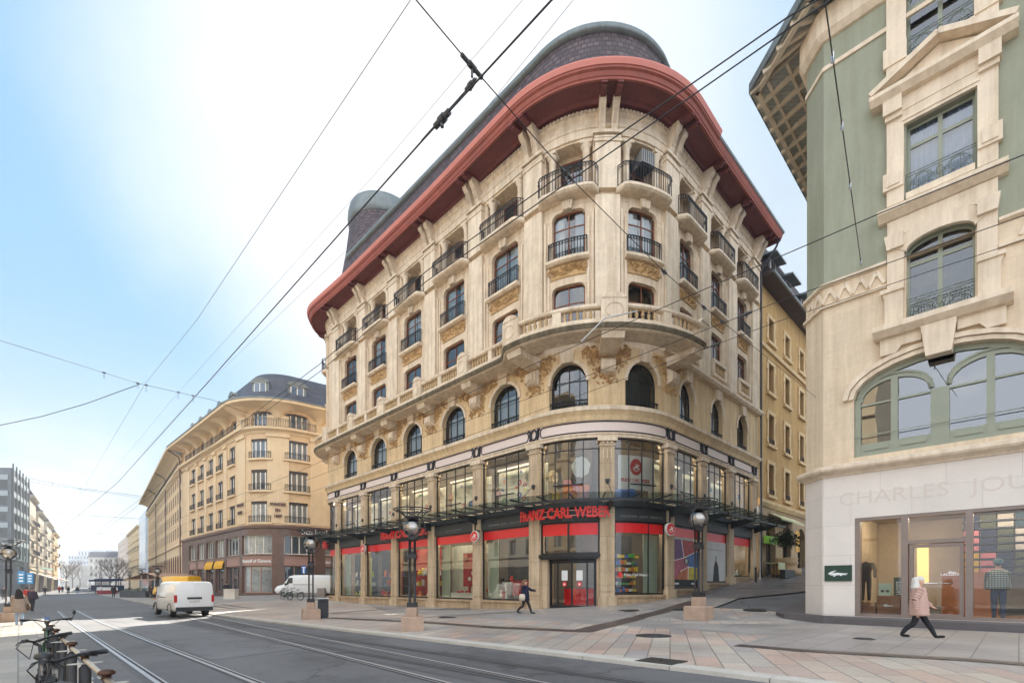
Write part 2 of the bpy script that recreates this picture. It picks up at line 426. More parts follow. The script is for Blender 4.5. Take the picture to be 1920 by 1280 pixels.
def railing(P, par, s0, s1, z0, z1, o, name='railing', step=.13, r=.014, ends=0.0, orn=True, of=None):
    if orn: r *= 1.35
    b = MB(P, IRON); f = of or (lambda s: 0)
    n = max(3, int((s1 - s0)/step)); pts = [s0 + (s1-s0)*i/n for i in range(n+1)]
    h = z1 - z0
    for z, rr in ((z1, .024), (z1 - .2*min(1, h), .014), (z0 + .06, .016)):
        b.tube([(s, o + f(s), z) for s in pts], rr, 4)
    for i, s in enumerate(pts): b.tube([(s, o + f(s), z0), (s, o + f(s), z1)], r if i % 4 else r*1.3, 4)
    if orn:
        for i in range(n):
            sm = (pts[i] + pts[i+1])/2; rr = min(step, .2*h)*.42; zc = z1 - .1*min(1, h)
            b.tube([(sm + rr*cos(2*pi*k/6), o + f(sm) + .004, zc + rr*sin(2*pi*k/6)) for k in range(6)], .018, 4, close=True)
    if ends:
        for s in (s0, s1):
            for z, rr in ((z1, .024), (z1 - .2, .014), (z0 + .06, .016)): b.tube([(s, o + f(s), z), (s, o + f(s) - ends, z)], rr, 4)
            m = max(2, int(ends/step))
            for k in range(1, m): b.tube([(s, o + f(s) - ends*k/m, z0), (s, o + f(s) - ends*k/m, z1)], r, 4)
    return b.build(name, par)
def leaves(b, P, pts, r, rng, o, n):
    """carved foliage: small tilted leaf shapes standing off the wall"""
    for s, z in pts:
        for _ in range(n):
            a = rng.random()*2*pi; d = rng.random()**.7; ss, zz = s + cos(a)*d*r, z + sin(a)*d*r*.8
            L = .06 + .1*rng.random(); t = rng.random()*2*pi; w = L*.5; h = .05 + .13*rng.random()
            q = [(ss + cos(t)*L, zz + sin(t)*L, .0), (ss - sin(t)*w, zz + cos(t)*w, .01), (ss - cos(t)*L, zz - sin(t)*L, .0), (ss + sin(t)*w, zz - cos(t)*w, .01)]
            i = [b.p(x, o + y, zc) for x, zc, y in q]; m = b.p(ss, o + h, zz)
            for k in range(4): b.face(i[k], i[(k+1) % 4], m)
# ================================================================ camera, sky, sun
cam = bpy.data.cameras.new('camera'); cam.sensor_width = 36; cam.lens = F/1920*36; cam.shift_y = (HOR - 640)/1920; cam.shift_x = 0; cam.clip_start = .1; cam.clip_end = 6000
co = bpy.data.objects.new('camera', cam); COL.objects.link(co); co.location = (0, 0, 0); co.rotation_euler = (pi/2, 0, 0); SC.camera = co
SUN_EL, SUN_AZ = radians(40), radians(-4)        # the sun stands behind the corner building
sd = Vector((sin(SUN_AZ)*cos(SUN_EL), cos(SUN_AZ)*cos(SUN_EL), sin(SUN_EL)))
sl = bpy.data.lights.new('sun', 'SUN'); sl.energy = 5.0; sl.angle = radians(.53); sl.color = (1, .93, .82)
so = bpy.data.objects.new('sun', sl); COL.objects.link(so); so.rotation_euler = (-sd).to_track_quat('-Z', 'Y').to_euler()
wd = bpy.data.worlds.new('World'); SC.world = wd; wd.use_nodes = True; nt = NT(wd)
bg = nt.n['Background']; sky = nt.new('ShaderNodeTexSky', sky_type='NISHITA'); sky.sun_disc = False; sky.sun_elevation = SUN_EL; sky.sun_rotation = SUN_AZ
SKYB = .92
sky.air_density = 1.6; sky.dust_density = .6; sky.ozone_density = 3.0
tc = nt.new('ShaderNodeTexCoord'); d = tc.outputs['Generated']
def math_(op, a, b=None, c=None, cl=False):
    m = nt.new('ShaderNodeMath', operation=op); m.use_clamp = cl
    for i, x in enumerate((a, b, c)):
        if x is None: continue
        if hasattr(x, 'is_linked'): nt.link(x, m.inputs[i])
        else: m.inputs[i].default_value = x
    return m.outputs[0]
sep = nt.new('ShaderNodeSeparateXYZ'); nt.link(d, sep.inputs[0])
dp = nt.new('ShaderNodeVectorMath', operation='DOT_PRODUCT'); nt.link(d, dp.inputs[0]); dp.inputs[1].default_value = Vector((sin(radians(-8))*cos(radians(40)), cos(radians(-8))*cos(radians(40)), sin(radians(40))))
cn = nt.set(nt.new('ShaderNodeTexNoise'), Vector=d, Scale=2.2, Detail=6.0, Roughness=.55)
# thin bright veil of cloud round the sun
veil = math_('SMOOTHSTEP' if False else 'MULTIPLY_ADD', dp.outputs['Value'], 1.0, math_('MULTIPLY', math_('SUBTRACT', cn.outputs['Fac'], .5), .1))
mr = nt.new('ShaderNodeMapRange', interpolation_type='SMOOTHSTEP'); nt.link(veil, mr.inputs[0]); mr.inputs[1].default_value = .86; mr.inputs[2].default_value = .992
# broken cumulus low over the street; added sky brightness behind viewer lights the facades
cm = nt.set(nt.new('ShaderNodeMapping'), Vector=d, Scale=(1, 1, 2.0)); c2 = nt.set(nt.new('ShaderNodeTexNoise'), Vector=cm.outputs[0], Scale=5.0, Detail=7.0, Roughness=.58)
low = nt.new('ShaderNodeMapRange', interpolation_type='SMOOTHSTEP'); nt.link(sep.outputs['Z'], low.inputs[0]); low.inputs[1].default_value = .3; low.inputs[2].default_value = .08
cl = math_('MULTIPLY', low.outputs[0], ramp(nt, c2.outputs['Fac'], [(.48, (0, 0, 0)), (.68, (1, 1, 1))]))
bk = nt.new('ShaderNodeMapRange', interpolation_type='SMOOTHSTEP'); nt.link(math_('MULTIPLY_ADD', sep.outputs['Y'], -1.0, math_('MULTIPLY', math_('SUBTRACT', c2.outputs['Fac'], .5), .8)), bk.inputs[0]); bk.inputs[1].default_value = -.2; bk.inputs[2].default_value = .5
# pale towards the horizon and in the haze at the right, deep blue high at the left
def mrange(x, lo, hi):
    m = nt.new('ShaderNodeMapRange', interpolation_type='SMOOTHSTEP'); nt.link(x, m.inputs[0]); m.inputs[1].default_value = lo; m.inputs[2].default_value = hi; return m.outputs[0]
hz = mrange(sep.outputs['Z'], .46, .04)
rt = math_('MULTIPLY', mrange(sep.outputs['X'], .0, .33), mrange(sep.outputs['Z'], .82, .5))
pale = math_('MAXIMUM', hz, math_('MULTIPLY', rt, .95))
g1 = nt.new('ShaderNodeMix', data_type='RGBA'); nt.link(pale, g1.inputs[0]); g1.inputs[6].default_value = (2.1*SKYB, 4.1*SKYB, 6.0*SKYB, 1); g1.inputs[7].default_value = (5.0*SKYB, 5.6*SKYB, 6.1*SKYB, 1)
g2 = nt.new('ShaderNodeMix', data_type='RGBA'); g2.inputs[0].default_value = .8; sc_ = nt.new('ShaderNodeVectorMath', operation='SCALE'); nt.link(sky.outputs[0], sc_.inputs[0]); sc_.inputs[3].default_value = .6
nt.link(sc_.outputs[0], g2.inputs[6]); nt.link(g1.outputs[2], g2.inputs[7])
k1 = nt.new('ShaderNodeMix', data_type='RGBA'); nt.link(mr.outputs[0], k1.inputs[0]); nt.link(g2.outputs[2], k1.inputs[6]); k1.inputs[7].default_value = (6.6*SKYB, 6.7*SKYB, 6.9*SKYB, 1)
k2 = nt.new('ShaderNodeMix', data_type='RGBA'); nt.link(math_('MULTIPLY', cl, .75), k2.inputs[0]); nt.link(k1.outputs[2], k2.inputs[6]); k2.inputs[7].default_value = (6, 6.1, 6.3, 1)
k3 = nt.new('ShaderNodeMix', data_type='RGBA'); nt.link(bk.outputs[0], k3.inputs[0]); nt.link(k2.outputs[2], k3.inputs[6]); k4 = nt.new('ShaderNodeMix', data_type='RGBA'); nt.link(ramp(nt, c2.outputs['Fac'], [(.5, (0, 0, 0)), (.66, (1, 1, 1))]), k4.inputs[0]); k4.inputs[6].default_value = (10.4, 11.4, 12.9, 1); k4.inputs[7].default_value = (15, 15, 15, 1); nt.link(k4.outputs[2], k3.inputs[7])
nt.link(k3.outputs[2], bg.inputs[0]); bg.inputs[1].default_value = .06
SC.view_settings.view_transform = 'Standard'; SC.view_settings.look = 'None'; SC.view_settings.exposure = 1.58; SC.view_settings.gamma = 1
SC.render.engine = 'CYCLES'; SC.cycles.use_denoising = True; SC.cycles.denoising_prefilter = 'ACCURATE'; SC.cycles.max_bounces = 8; SC.cycles.transparent_max_bounces = 16; SC.cycles.caustics_reflective = False; SC.cycles.caustics_refractive = False; SC.cycles.sample_clamp_indirect = 6
SC.cycles.diffuse_bounces = 4; SC.cycles.glossy_bounces = 3
# ================================================================ the corner building with the red eaves
def main_building():
    Rm, L = 5.17, 5.17*pi/4
    bl, br = 4.83, 4.05
    back = 17.0
    segs = [('l', back), ('a', 3.2, pi/2), ('l', 29.5 - L), ('a', Rm, pi/2), ('l', 3*br + .85)]
    s_start = -(29.5 + 3.2*pi/2 + back)
    P = Path(segs, 0, (4.89, 25.4), atan2(-cos(.0129), -sin(.0129)), s_start)
    S_END = L + 3*br + .85; S_C = -(29.5 + 3.2*pi/2)
    base = P(0, 0, 0)
    B = thing('corner_building', 'cream stone corner building with deep red eaves, slate roof and glass street canopy', 'building', (base[0], base[1], -1.3))
    pils = [-L - bl*k for k in range(5, -1, -1)] + [0] + [L + br*k for k in range(4)]
    bays = [(-32.0, 'C', 2.6)] + [(-L - bl*(k + .5), 'L', bl) for k in range(4, -1, -1)] + [(-L/2, 'A', L), (L/2, 'A', L)] + [(L + br*(k + .5), 'R', br) for k in range(3)]
    rng = random.Random(3)
    W = {'C': 1.5, 'L': 2.3, 'A': 1.9, 'R': 1.75}
    # ---- upper walls, one sheet per storey
    w = MB(P, STONE)
    ops2 = [(c - W[t]/2 - (.05 if t == 'L' else .12 if t == 'A' else 0), c + W[t]/2 + (.05 if t == 'L' else .12 if t == 'A' else 0), 9.2, 11.6, 1.05 if t != 'C' else .75) for c, t, _ in bays]
    w.use(STONE_Y); w.wall(s_start, S_END, 9.1, 12.3, ops2, 0, .34)
    w.use(STONE)
    ops3 = [(c - W[t]*.48, c + W[t]*.48, 12.95 if t != 'R' else 13.95, 15.7, -.32) for c, t, _ in bays]
    w.wall(s_start, S_END, 12.3, 16.3, ops3, 0, .36)
    ops4 = [(c - W[t]*.48, c + W[t]*.48, 17.0, 19.55, -.32) for c, t, _ in bays]
    w.wall(s_start, S_END, 16.3, 20.0, ops4, 0, .36)
    lw = {'C': .85, 'L': 1.5, 'A': 1.3, 'R': 1.3}
    ops5 = [(c - lw[t], c + lw[t], 20.28, 22.95) for c, t, _ in bays]
    w.wall(s_start, S_END, 20.0, 24.5, ops5, 0, .8)
    for c, t, _ in bays:
        ww = .8 if t != 'L' else .95
        w.wall(c - lw[t], c + lw[t], 20.2, 23.0, [(c - ww, c + ww, 20.3, 22.75)], -.8, .1)
    # plain back wall and the hidden return side
    a, b = P(S_END, 0, 0), P(s_start, 0, 0)
    i = [w.w(a[0], a[1], -2), w.w(b[0], b[1], -2), w.w(b[0], b[1], 24.5), w.w(a[0], a[1], 24.5)]; w.face(*i)
    w.wall(s_start, S_C - .3, -2, 9.1, [], 0)
    w.build('wall', B)
    # ---- raised stone dressing of the upper floors
    d = MB(P, TRIM)
    for p in pils + [-30.6, -33.5]:
        hw = .62 if p not in (-30.6, -33.5) else .25
        d.box(p - hw, p + hw, -.05, .2, 12.55, 19.95); d.box(p - hw, p + hw, -.05, .24, 20.25, 22.6)
        for g in (-1, 1):                                       # stepped jamb mouldings beside every pier
            if abs(p) < 30.5: d.box(p + g*(hw + .12) - .06, p + g*(hw + .12) + .06, -.02, .1, 13.2, 19.3); d.box(p + g*(hw + .34) - .05, p + g*(hw + .34) + .05, -.02, .06, 13.2, 19.0)
        d.box(p - hw - .06, p + hw + .06, -.05, .30, 22.6, 22.74); d.box(p - hw - .03, p + hw + .03, -.05, .27, 22.80, 22.9); d.box(p - hw - .1, p + hw + .1, -.05, .36, 22.98, 23.12)
    d.sweep([(-.02, 23.05), (.1, 23.05), (.1, 23.42), (.16, 23.46), (.16, 23.62), (-.02, 23.62)], S_C - 1, S_END)
    d.sweep([(-.02, 23.62), (.06, 23.62), (.06, 23.98), (.22, 24.1), (.22, 24.3), (-.02, 24.3)], S_C - 1, S_END)
    for c, t, _ in bays:                                        # keystones, sills
        hw = W[t]/2
        d.prism([(c - .22, 19.5), (c + .22, 19.5), (c + .3, 19.95), (c - .3, 19.95)], -.02, .22)
        for k in (-.12, 0, .12): d.box(c + k - .025, c + k + .025, .2, .26, 19.52, 19.95)
        d.sweep([(-.3, 16.78), (.22, 16.78), (.34, 16.86), (.34, 17.0), (-.3, 17.0)], c - hw - .18, c + hw + .18)
        d.prism([(c - .3, 11.55), (c + .3, 11.55), (c + .38, 12.2), (c - .38, 12.2)], -.02, .2)
        A1 = arch_pts(c - hw - .2, c + hw + .2, 11.76, 1.18); A2 = arch_pts(c - hw - .02, c + hw + .02, 11.6, 1.05)
        for k in range(len(A1) - 1):
            q = [A2[k], A2[k+1], A1[k+1], A1[k]]; d.prism(q, -.01, .07)
    dn = 0
    s = S_C
    while s < S_END - .1:                                       # dentils under the eaves
        d.box(s, s + .1, .2, .29, 24.12, 24.27); s += .2
    d.build('stone_dressing', B)
    for p in pils + [-32.9]:
        for g in (-.3, .3):
            cb = MB(P, TRIM)
            cb.sweep([(.02, 23.12), (.3, 23.14), (.42, 23.4), (.58, 23.9), (.82, 24.1), (.86, 24.28), (.8, 24.42), (.02, 24.42)], p + g - .15, p + g + .15)
            for k in (-.09, 0, .09): cb.bar((p + g + k, .44, 23.4), (p + g + k, .66, 23.95), .035, .05)
            cb.build('corbel', B)
    fl = MB(P, CARVE)                                           # carved leaves under the sills and round the consoles
    for c, t, _ in bays:
        hw = W[t]/2; fl.box(c - hw, c + hw, -.02, .06, 16.1, 16.76)
        leaves(fl, P, [(c - hw + .15 + (2*hw - .3)*k/6, 16.45) for k in range(7)], .32, rng, .06, 9)
    for p in pils[1:]:
        if p < L + .1: leaves(fl, P, [(p, 11.7), (p - .5, 11.85), (p + .5, 11.85), (p - .85, 12.0), (p + .85, 12.0), (p - .35, 11.3), (p + .35, 11.3), (p, 11.0), (p - .3, 10.7), (p + .3, 10.7), (p - .7, 11.6), (p + .7, 11.6)], .44, rng, .0, 22)
    for c, t, _ in bays:
        if t != 'R': leaves(fl, P, [(c - 1.0, 11.95), (c + 1.0, 11.95)], .34, rng, .0, 16)
    fl.build('carved_foliage', B)
    for c, t, _ in bays:                                        # columns of the loggia, one by one
        if t == 'C': continue
        for g in (-1, 1):
            co = MB(P, TRIM); x, y, _z = P(c + g*(lw[t] - .34), -.16, 0)
            co.lathe([(.25, 20.25), (.25, 20.4), (.19, 20.5), (.19, 21.4), (.175, 22.35), (.21, 22.4), (.175, 22.46), (.2, 22.58), (.29, 22.72), (.29, 22.78)], (x, y, 0), 14)
            co.box(c + g*(lw[t] - .34) - .31, c + g*(lw[t] - .34) + .31, -.46, .12, 22.78, 22.95); co.build('column', B)
    # ---- windows of the upper floors
    for j, (c, t, _) in enumerate(bays):
        hw = ops2[j][1] - c
        window(P, B, c - hw + .01, c + hw - .01, 9.22, 11.59, -.3, DARK, rise=ops2[j][4] - .01, cols=(.22, .5, .78), rows=(.62,), bw=.055, fw=.06, curtain=0, name='arched_window', rng=rng)
        if t == 'L' or (t == 'R' and j % 2): q = MB(P, CURT); q.box(c - hw + .12, c + hw - .2, -.52, -.47, 9.25, 11.0 if t == 'L' else 10.9); q.build('white_board', B)
        railing(P, B, c - hw - .04, c + hw + .04, 9.22, 9.62, -.06, step=.17, r=.013)
        hw = W[t]*.48
        window(P, B, c - hw, c + hw, ops3[j][2], 15.7, -.22, WOODF, cols=(.5,), rows=(.66,), curtain=.4, blind=.34 if t in 'LR' and j % 4 != 1 else 0, rng=rng, ctop=15.6)
        window(P, B, c - hw, c + hw, 17.0, 19.55, -.22, WOODF, cols=(.5,), rows=(.7,), curtain=.7, rng=rng)
        railing(P, B, c - hw - .1, c + hw + .1, 17.02, 17.95, .2, step=.15, ends=.2)
        ww = .8 if t != 'L' else .95
        window(P, B, c - ww, c + ww, 20.3, 22.75, -.88, WOODF, cols=(.5,), rows=(.68,), curtain=.0, blind=.4 if j in (4, 6) else 0, rng=rng)
        bw = {'C': 1.0, 'L': 1.8, 'A': 1.6, 'R': 1.55}[t]
        bal = MB(P, TRIM); e = .25
        of = lambda s, c=c, bw=bw: -.0 - .5*max(0, (abs(s - c) - (bw - .45))/.45)**2.2
        b2 = MB(P, TRIM); b2.sweep([(-.1, 20.02), (.45, 20.02), (.62, 20.06), (.72, 20.14), (.72, 20.27), (-.1, 20.27)], c - bw, c + bw, of=lambda s, f=of: f(s) if True else 0)
        bo = b2.build('balcony', B)
        railing(P, bo, c - bw + .05, c + bw - .05, 20.27, 21.32, .65, step=.135, r=.013, ends=.35, of=of)
    # ---- long balcony with balustrade
    SL = S_C - 1.5
    def bump(s): return .75*sstep(-5.6, -4.3, s)*(1 - sstep(4.1, 4.7, s))
    sl = MB(P, TRIM); sl.sweep([(-.05, 12.18), (1.05, 12.2), (1.2, 12.28), (1.2, 12.38), (1.28, 12.42), (1.28, 12.55), (-.05, 12.55)], SL, 4.9, of=bump)
    sl.sweep([(.9, 12.55), (1.14, 12.55), (1.14, 12.72), (.9, 12.72)], SL, 4.75, of=bump)
    sl.sweep([(.86, 13.25), (.9, 13.22), (1.14, 13.22), (1.2, 13.28), (1.2, 13.4), (.86, 13.4)], SL, 4.75, of=bump)
    sl.sweep([(-.02, 12.2), (.3, 12.22), (.42, 12.34), (.42, 12.5), (-.02, 12.6)], 4.6, S_END + .1)
    sl.use(mat('lichened_edge', rgb(122, 112, 92), .9, var=.5, vs=2.5, bump=.6, streak=.8)); sl.sweep([(1.0, 12.26), (1.215, 12.26), (1.29, 12.41), (1.29, 12.46), (1.0, 12.46)], SL + .02, 4.88, of=bump)
    bo = sl.build('long_balcony', B)
    for p in pils[:-3] + [-33.0]:
        of_ = bump(p) if p < 4.5 else 0
        if p > 4: p = 4.35; of_ = .62
        pd = MB(P, TRIM); pd.box(p - .46, p + .46, .82 + of_, 1.26 + of_, 12.5, 13.62); n = 8
        pd.prism([(p - .42, 13.62)] + [(p - .4*cos(pi*k/n), 13.62 + .26*sin(pi*k/n)) for k in range(n+1)] + [(p + .42, 13.62)], .8 + of_, 1.3 + of_, True)
        pd.tube([(p + .3*cos(2*pi*k/16), 1.27 + of_, 13.05 + .34*sin(2*pi*k/16)) for k in range(16)], .022, 4, close=True); pd.build('pedestal', bo)
    for c, t, _ in bays:
        if t in 'LA': x = c; pd = MB(P, TRIM); pd.box(x - .16, x + .16, .88 + bump(x), 1.16 + bump(x), 12.6, 13.3); pd.build('pier', bo)
    bals = []; s = SL + .2
    while s < 4.3:
        if all(abs(s - p) > .58 for p in pils if p < 5) and all(abs(s - c) > .27 for c, t, _ in bays if t in 'LA'):
            x, y, _z = P(s, 1.02 + bump(s), 0); bals.append((abs(s), [(.085, 12.7), (.085, 12.76), (.05, 12.8), (.1, 12.95), (.06, 13.12), (.045, 13.17), (.085, 13.2), (.085, 13.25)], (x, y, 0)))
        s += .235
    for c, t, _ in bays:
        if t == 'R':
            for k in range(8):
                x, y, _z = P(c - .75 + 1.5*k/7, .1, 0); bals.append((abs(c), [(.08, 13.05), (.05, 13.15), (.09, 13.32), (.05, 13.6), (.08, 13.7)], (x, y, 0)))
            bt = MB(P, TRIM); bt.box(c - 1.0, c + 1.0, -.02, .24, 13.7, 13.9); bt.box(c - 1.0, c + 1.0, -.02, .22, 12.9, 13.05)
            for g in (-1, 1): bt.box(c + g*.9 - .13, c + g*.9 + .13, -.02, .22, 13.05, 13.7)
            bt.build('parapet_frame', bo)
    bals.sort(key=lambda q: q[0]); BALM = mat('baluster_stone', rgb(190, 162, 122), .85, var=.2, vs=3, bump=.3, streak=.4); rest = MB(P, BALM)
    for i, (_d, pf, c) in enumerate(bals):
        bt = MB(P, BALM) if i < 100 else rest; bt.lathe(pf, c, 8, cap=False)
        if i < 100: bt.build('baluster', bo)
    rest.build('baluster_row', bo, kind='stuff')
    for p in pils[:-3] + [-32.6]:
        k = bump(min(p, 4.0))
        cn = MB(P, TRIM); cn.sweep([(-.05, 11.72), (.35, 11.75), (.9 + k, 11.9), (1.0 + k, 12.19), (-.05, 12.19)], p - .42, p + .42)
        cn.sweep([(-.05, 10.78), (.3, 10.88), (.42, 11.0), (.42, 11.42), (.3, 11.5), (-.05, 11.72)], p - .34, p + .34)
        cn.box(p - .2, p + .2, .4, .46, 11.05, 11.36)
        cn.build('console', B)
    # ---- cornice and frieze between the shop floors and the second floor
    c_ = MB(P, STONE_Y); c_.sweep([(-.4, 8.48), (.1, 8.48), (.12, 8.56), (.16, 8.7), (.27, 8.88), (.3, 8.93), (-.4, 8.93)], S_C - 2, S_END)
    c_.use(TRIM); c_.sweep([(-.4, 8.93), (.33, 8.93), (.34, 9.12), (.2, 9.2), (-.4, 9.2)], S_C - 2, S_END + .05)
    c_.sweep([(-.4, 7.6), (.06, 7.6), (.06, 7.72), (.1, 7.76), (.1, 7.82), (-.4, 7.82)], S_C - 2, S_END); c_.build('cornice', B)
    PINK = mat('pink_granite', rgb(222, 204, 194), .55, var=.1, vs=30)
    fz = MB(P, PINK); fz.sweep([(-.4, 7.82), (.05, 7.82), (.05, 8.48), (-.4, 8.48)], S_C - 2, S_END); fo = fz.build('frieze', B)
    fi = MB(P, IRON); marks = [p for p in pils if p != 0] + [-33.0]; marks.sort()
    for p in marks:
        fi.tube([(p + .2*cos(2*pi*k/14), .1, 8.15 + .27*sin(2*pi*k/14)) for k in range(14)], .045, 5, close=True)
        for g in (-1, 1):
            fi.tube([(p + g*.28, .09, 7.86), (p + g*.24, .1, 8.0), (p + g*.32, .1, 8.15), (p + g*.24, .1, 8.3), (p + g*.36, .1, 8.42), (p + g*.42, .1, 8.36)], .06, 5)
            fi.prism([(p + g*.2, 7.88), (p + g*.34, 7.98), (p + g*.36, 8.32), (p + g*.2, 8.42)][::g], .04, .075)
    for a, b in zip(marks[:-1], marks[1:]):
        x0, x1 = a + .44, b - .44; rr = .2
        pts = []
        for k in range(7): t = pi/2 + pi/2*k/6; pts.append((x0 + rr + rr*cos(t), .075, 8.21 + rr*sin(t)))
        for k in range(7): t = pi + pi/2*k/6; pts.append((x0 + rr + rr*cos(t), .075, 8.09 + rr*sin(t)))
        for x in P.brk(x0 + rr, x1 - rr)[1:-1]: pts.append((x, .075, 7.89))
        for k in range(7): t = -pi/2 + pi/2*k/6; pts.append((x1 - rr + rr*cos(t), .075, 8.09 + rr*sin(t)))
        for k in range(7): t = pi/2*k/6; pts.append((x1 - rr + rr*cos(t), .075, 8.21 + rr*sin(t)))
        for x in reversed(P.brk(x0 + rr, x1 - rr)[1:-1]): pts.append((x, .075, 8.41))
        fi.tube(pts, .03, 4, close=True)
    fi.build('iron_ornament', fo)
    # ---- pilasters of the two shop floors, one by one
    for p in pils + [-33.9]:
        b = MB(P, PIL); hw = .37 if abs(p) < 29 else .24
        gz = ground(*P(p, .3, 0)[:2]); b.box(p - hw, p + hw, -.4, .1, gz - .4, 7.38)
        sz = gz + .48
        b.box(p - hw - .09, p + hw + .09, -.4, .2, gz - .4, sz); b.box(p - hw - .03, p + hw + .03, -.4, .14, sz + .28, sz + .33)
        b.use(TRIM); b.box(p - hw - .05, p + hw + .05, -.4, .16, 7.15, 7.2); b.box(p - hw - .12, p + hw + .12, -.4, .22, 7.38, 7.62)
        for k in (-.2, 0, .2):
            x, y, z = P(p + k*hw/.37, .12, 7.29); b.ball((x, y, z), .075, 8, 5)
            b.box(p + k*hw/.37 - .02, p + k*hw/.37 + .02, .1, .115, 6.5, 7.0)
        b.build('pilaster', B)
    # ---- shop windows of both floors
    zsh = {0: -.95, 1: -.95, 2: -.93, 3: -.9, 4: -.9, 5: -.88, 6: None, 7: -.5, 8: -.2, 9: .16, 10: .56}
    REDB = mat('red_vinyl', (.78, .014, .018), .35, var=.03)
    SIGNB = mat('sign_band', (.035, .036, .036), .5, var=.1)
    PALE = mat('display_back', rgb(196, 200, 184), .85)
    PLM = (mat('plinth_stone', rgb(190, 164, 132), .85, var=.2, bump=.3, brick=(1.1, .3, .012, .6, .15), streak=.5))
    spans = [(-33.9, pils[0])] + [(a, b) for a, b in zip(pils[:-1], pils[1:])]
    shop = []
    for a, b in spans:
        if b - a < 1.8: continue
        shop.append((a + (.25 if a < -29 else .37), b - (.25 if b < -29 else .37)))
    inner = MB(P, ROOM)
    for j, (a, b) in enumerate(shop):
        z0 = zsh[j]
        band = MB(P, SIGNB); band.box(a, b, -.3, .03, 3.32, 4.2); band.build('fascia_board', B)
        m = window(P, B, a, b, 4.3, 7.6, -.16, DARK, GLMEZ, cols=(.26, .5, .74), rows=(.84,), fw=.07, bw=.045, inner=False, name='upper_shop_window')
        if j: mm = MB(P, IRON); c = (a + b)/2; mm.box(c - .75, c + .75, .02, .05, 5.2, 5.26); mm.tube([(c - .8, .035, 5.23), (c + .8, .035, 5.23)], .04, 6); mm.build('restraint_bar', m)
        if z0 is None: continue
        lowall = MB(P, PLM); lowall.box(a, b, -.4, .02, -2.2, z0 - .14); lowall.box(a, b, -.4, .09, z0 - .14, z0); lowall.build('plinth', B)
        cols = (.62,) if j == 7 else ()
        m = window(P, B, a, b, z0, 3.32, -.12, DARK, GLSHOP, cols=cols, rows=(), fw=.09, inner=False, name='shop_window')
        rb = MB(P, REDB); rb.quad(a + .09, b - .09, 2.72, 3.24, -.118); rb.build('red_band', m)
    # entrance
    a, b = shop[6]; dz = ground(*P(-L/2, .2, 0)[:2]) + .02
    m = window(P, B, a, b, 1.62, 3.32, -.12, DARK, GLSHOP, cols=(.5,), rows=(), fw=.09, bw=.1, inner=False, name='transom_window')
    rb = MB(P, REDB); rb.quad(a + .09, b - .09, 2.62, 3.24, -.118); rb.build('red_band', m)
    ln = MB(P, DARK); ln.box(a - .02, b + .02, -.3, .12, 1.46, 1.62); ln.box(a + .1, b - .1, -.3, .05, 1.36, 1.46); ln.build('door_lintel', B)
    rv = MB(P, PIL); rv.box(a, a + .42, -.7, -.08, dz - .3, 1.4); rv.box(b - .16, b, -.7, -.08, dz - .3, 1.4); rv.build('door_reveal', B)
    a, b = a + .42, b - .16
    fr = MB(P, DARK); fr.box(a, b, -.42, -.3, 1.24, 1.38); fr.box(a, a + .09, -.42, -.3, dz, 1.24); fr.box(b - .09, b, -.42, -.3, dz, 1.24); fr.box(a, b, -.42, -.29, dz - .1, dz + .05); dfr = fr.build('door_frame', B)
    n = 4; xs = [a + .09, a + .5, a + .5 + (b - a - 1.0)*.5, b - .5, b - .09]
    for x0, x1 in zip(xs[:-1], xs[1:]):
        f = MB(P, DARK)
        for q in ((x0, x0 + .05), (x1 - .05, x1)): f.box(q[0], q[1], -.39, -.33, dz + .05, 1.24)
        f.box(x0, x1, -.39, -.335, dz + .05, dz + .13); f.box(x0, x1, -.39, -.335, 1.16, 1.24); fo_ = f.build('door_leaf', B)
        g = MB(P, GLSHOP); g.quad(x0 + .05, x1 - .05, dz + .13, 1.16, -.36); g.build('pane', fo_)
        if x1 - x0 > .6:
            q = MB(P, mat('white_paint', (.75, .75, .73), .6)); cx = (x0 + x1)/2; q.prism([(cx - .18, .25), (cx + .18, .25), (cx + .18, .78), (cx - .18, .78)], -.352, -.345)
            n = 18; q.use(REDB); q.prism([(cx + .13*cos(2*pi*k/n), .06 + .13*sin(2*pi*k/n)) for k in range(n)], -.352, -.342)
            q.use(_M['white_paint']); q.prism([(cx - .07, .0), (cx + .07, .0), (cx + .04, .06), (cx + .03, .13), (cx - .02, .09), (cx - .06, .1)], -.34, -.338); q.build('door_notice', fo_)
    rc = MB(P, _M['red_vinyl']); rc.box(-L + .8, -.6, -2.6, -1.8, -1.25, -.2); rc.build('red_counter', B)
    # ---- dark rooms behind the glass, floor slabs, shop interiors
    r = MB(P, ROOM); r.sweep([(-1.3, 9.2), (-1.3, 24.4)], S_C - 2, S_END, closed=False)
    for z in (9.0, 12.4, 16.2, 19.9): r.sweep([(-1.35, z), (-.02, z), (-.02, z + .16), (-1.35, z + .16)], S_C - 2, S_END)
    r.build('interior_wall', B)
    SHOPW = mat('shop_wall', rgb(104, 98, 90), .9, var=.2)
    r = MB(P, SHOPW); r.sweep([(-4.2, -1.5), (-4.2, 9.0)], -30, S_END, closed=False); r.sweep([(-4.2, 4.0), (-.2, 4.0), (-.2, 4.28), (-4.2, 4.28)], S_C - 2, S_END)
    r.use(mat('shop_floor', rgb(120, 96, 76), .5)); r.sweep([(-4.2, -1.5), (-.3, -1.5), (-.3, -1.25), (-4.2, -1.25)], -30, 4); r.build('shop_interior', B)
    LAMP = bpy.data.materials.new('lamp_and_fill_glow'); LAMP.use_nodes = True; nb = LAMP.node_tree.nodes['Principled BSDF']; nb.inputs['Emission Color'].default_value = (1, .85, .66, 1); nb.inputs['Emission Strength'].default_value = 13; _M['lamp_and_fill_glow'] = LAMP
    lp = MB(P, LAMP)
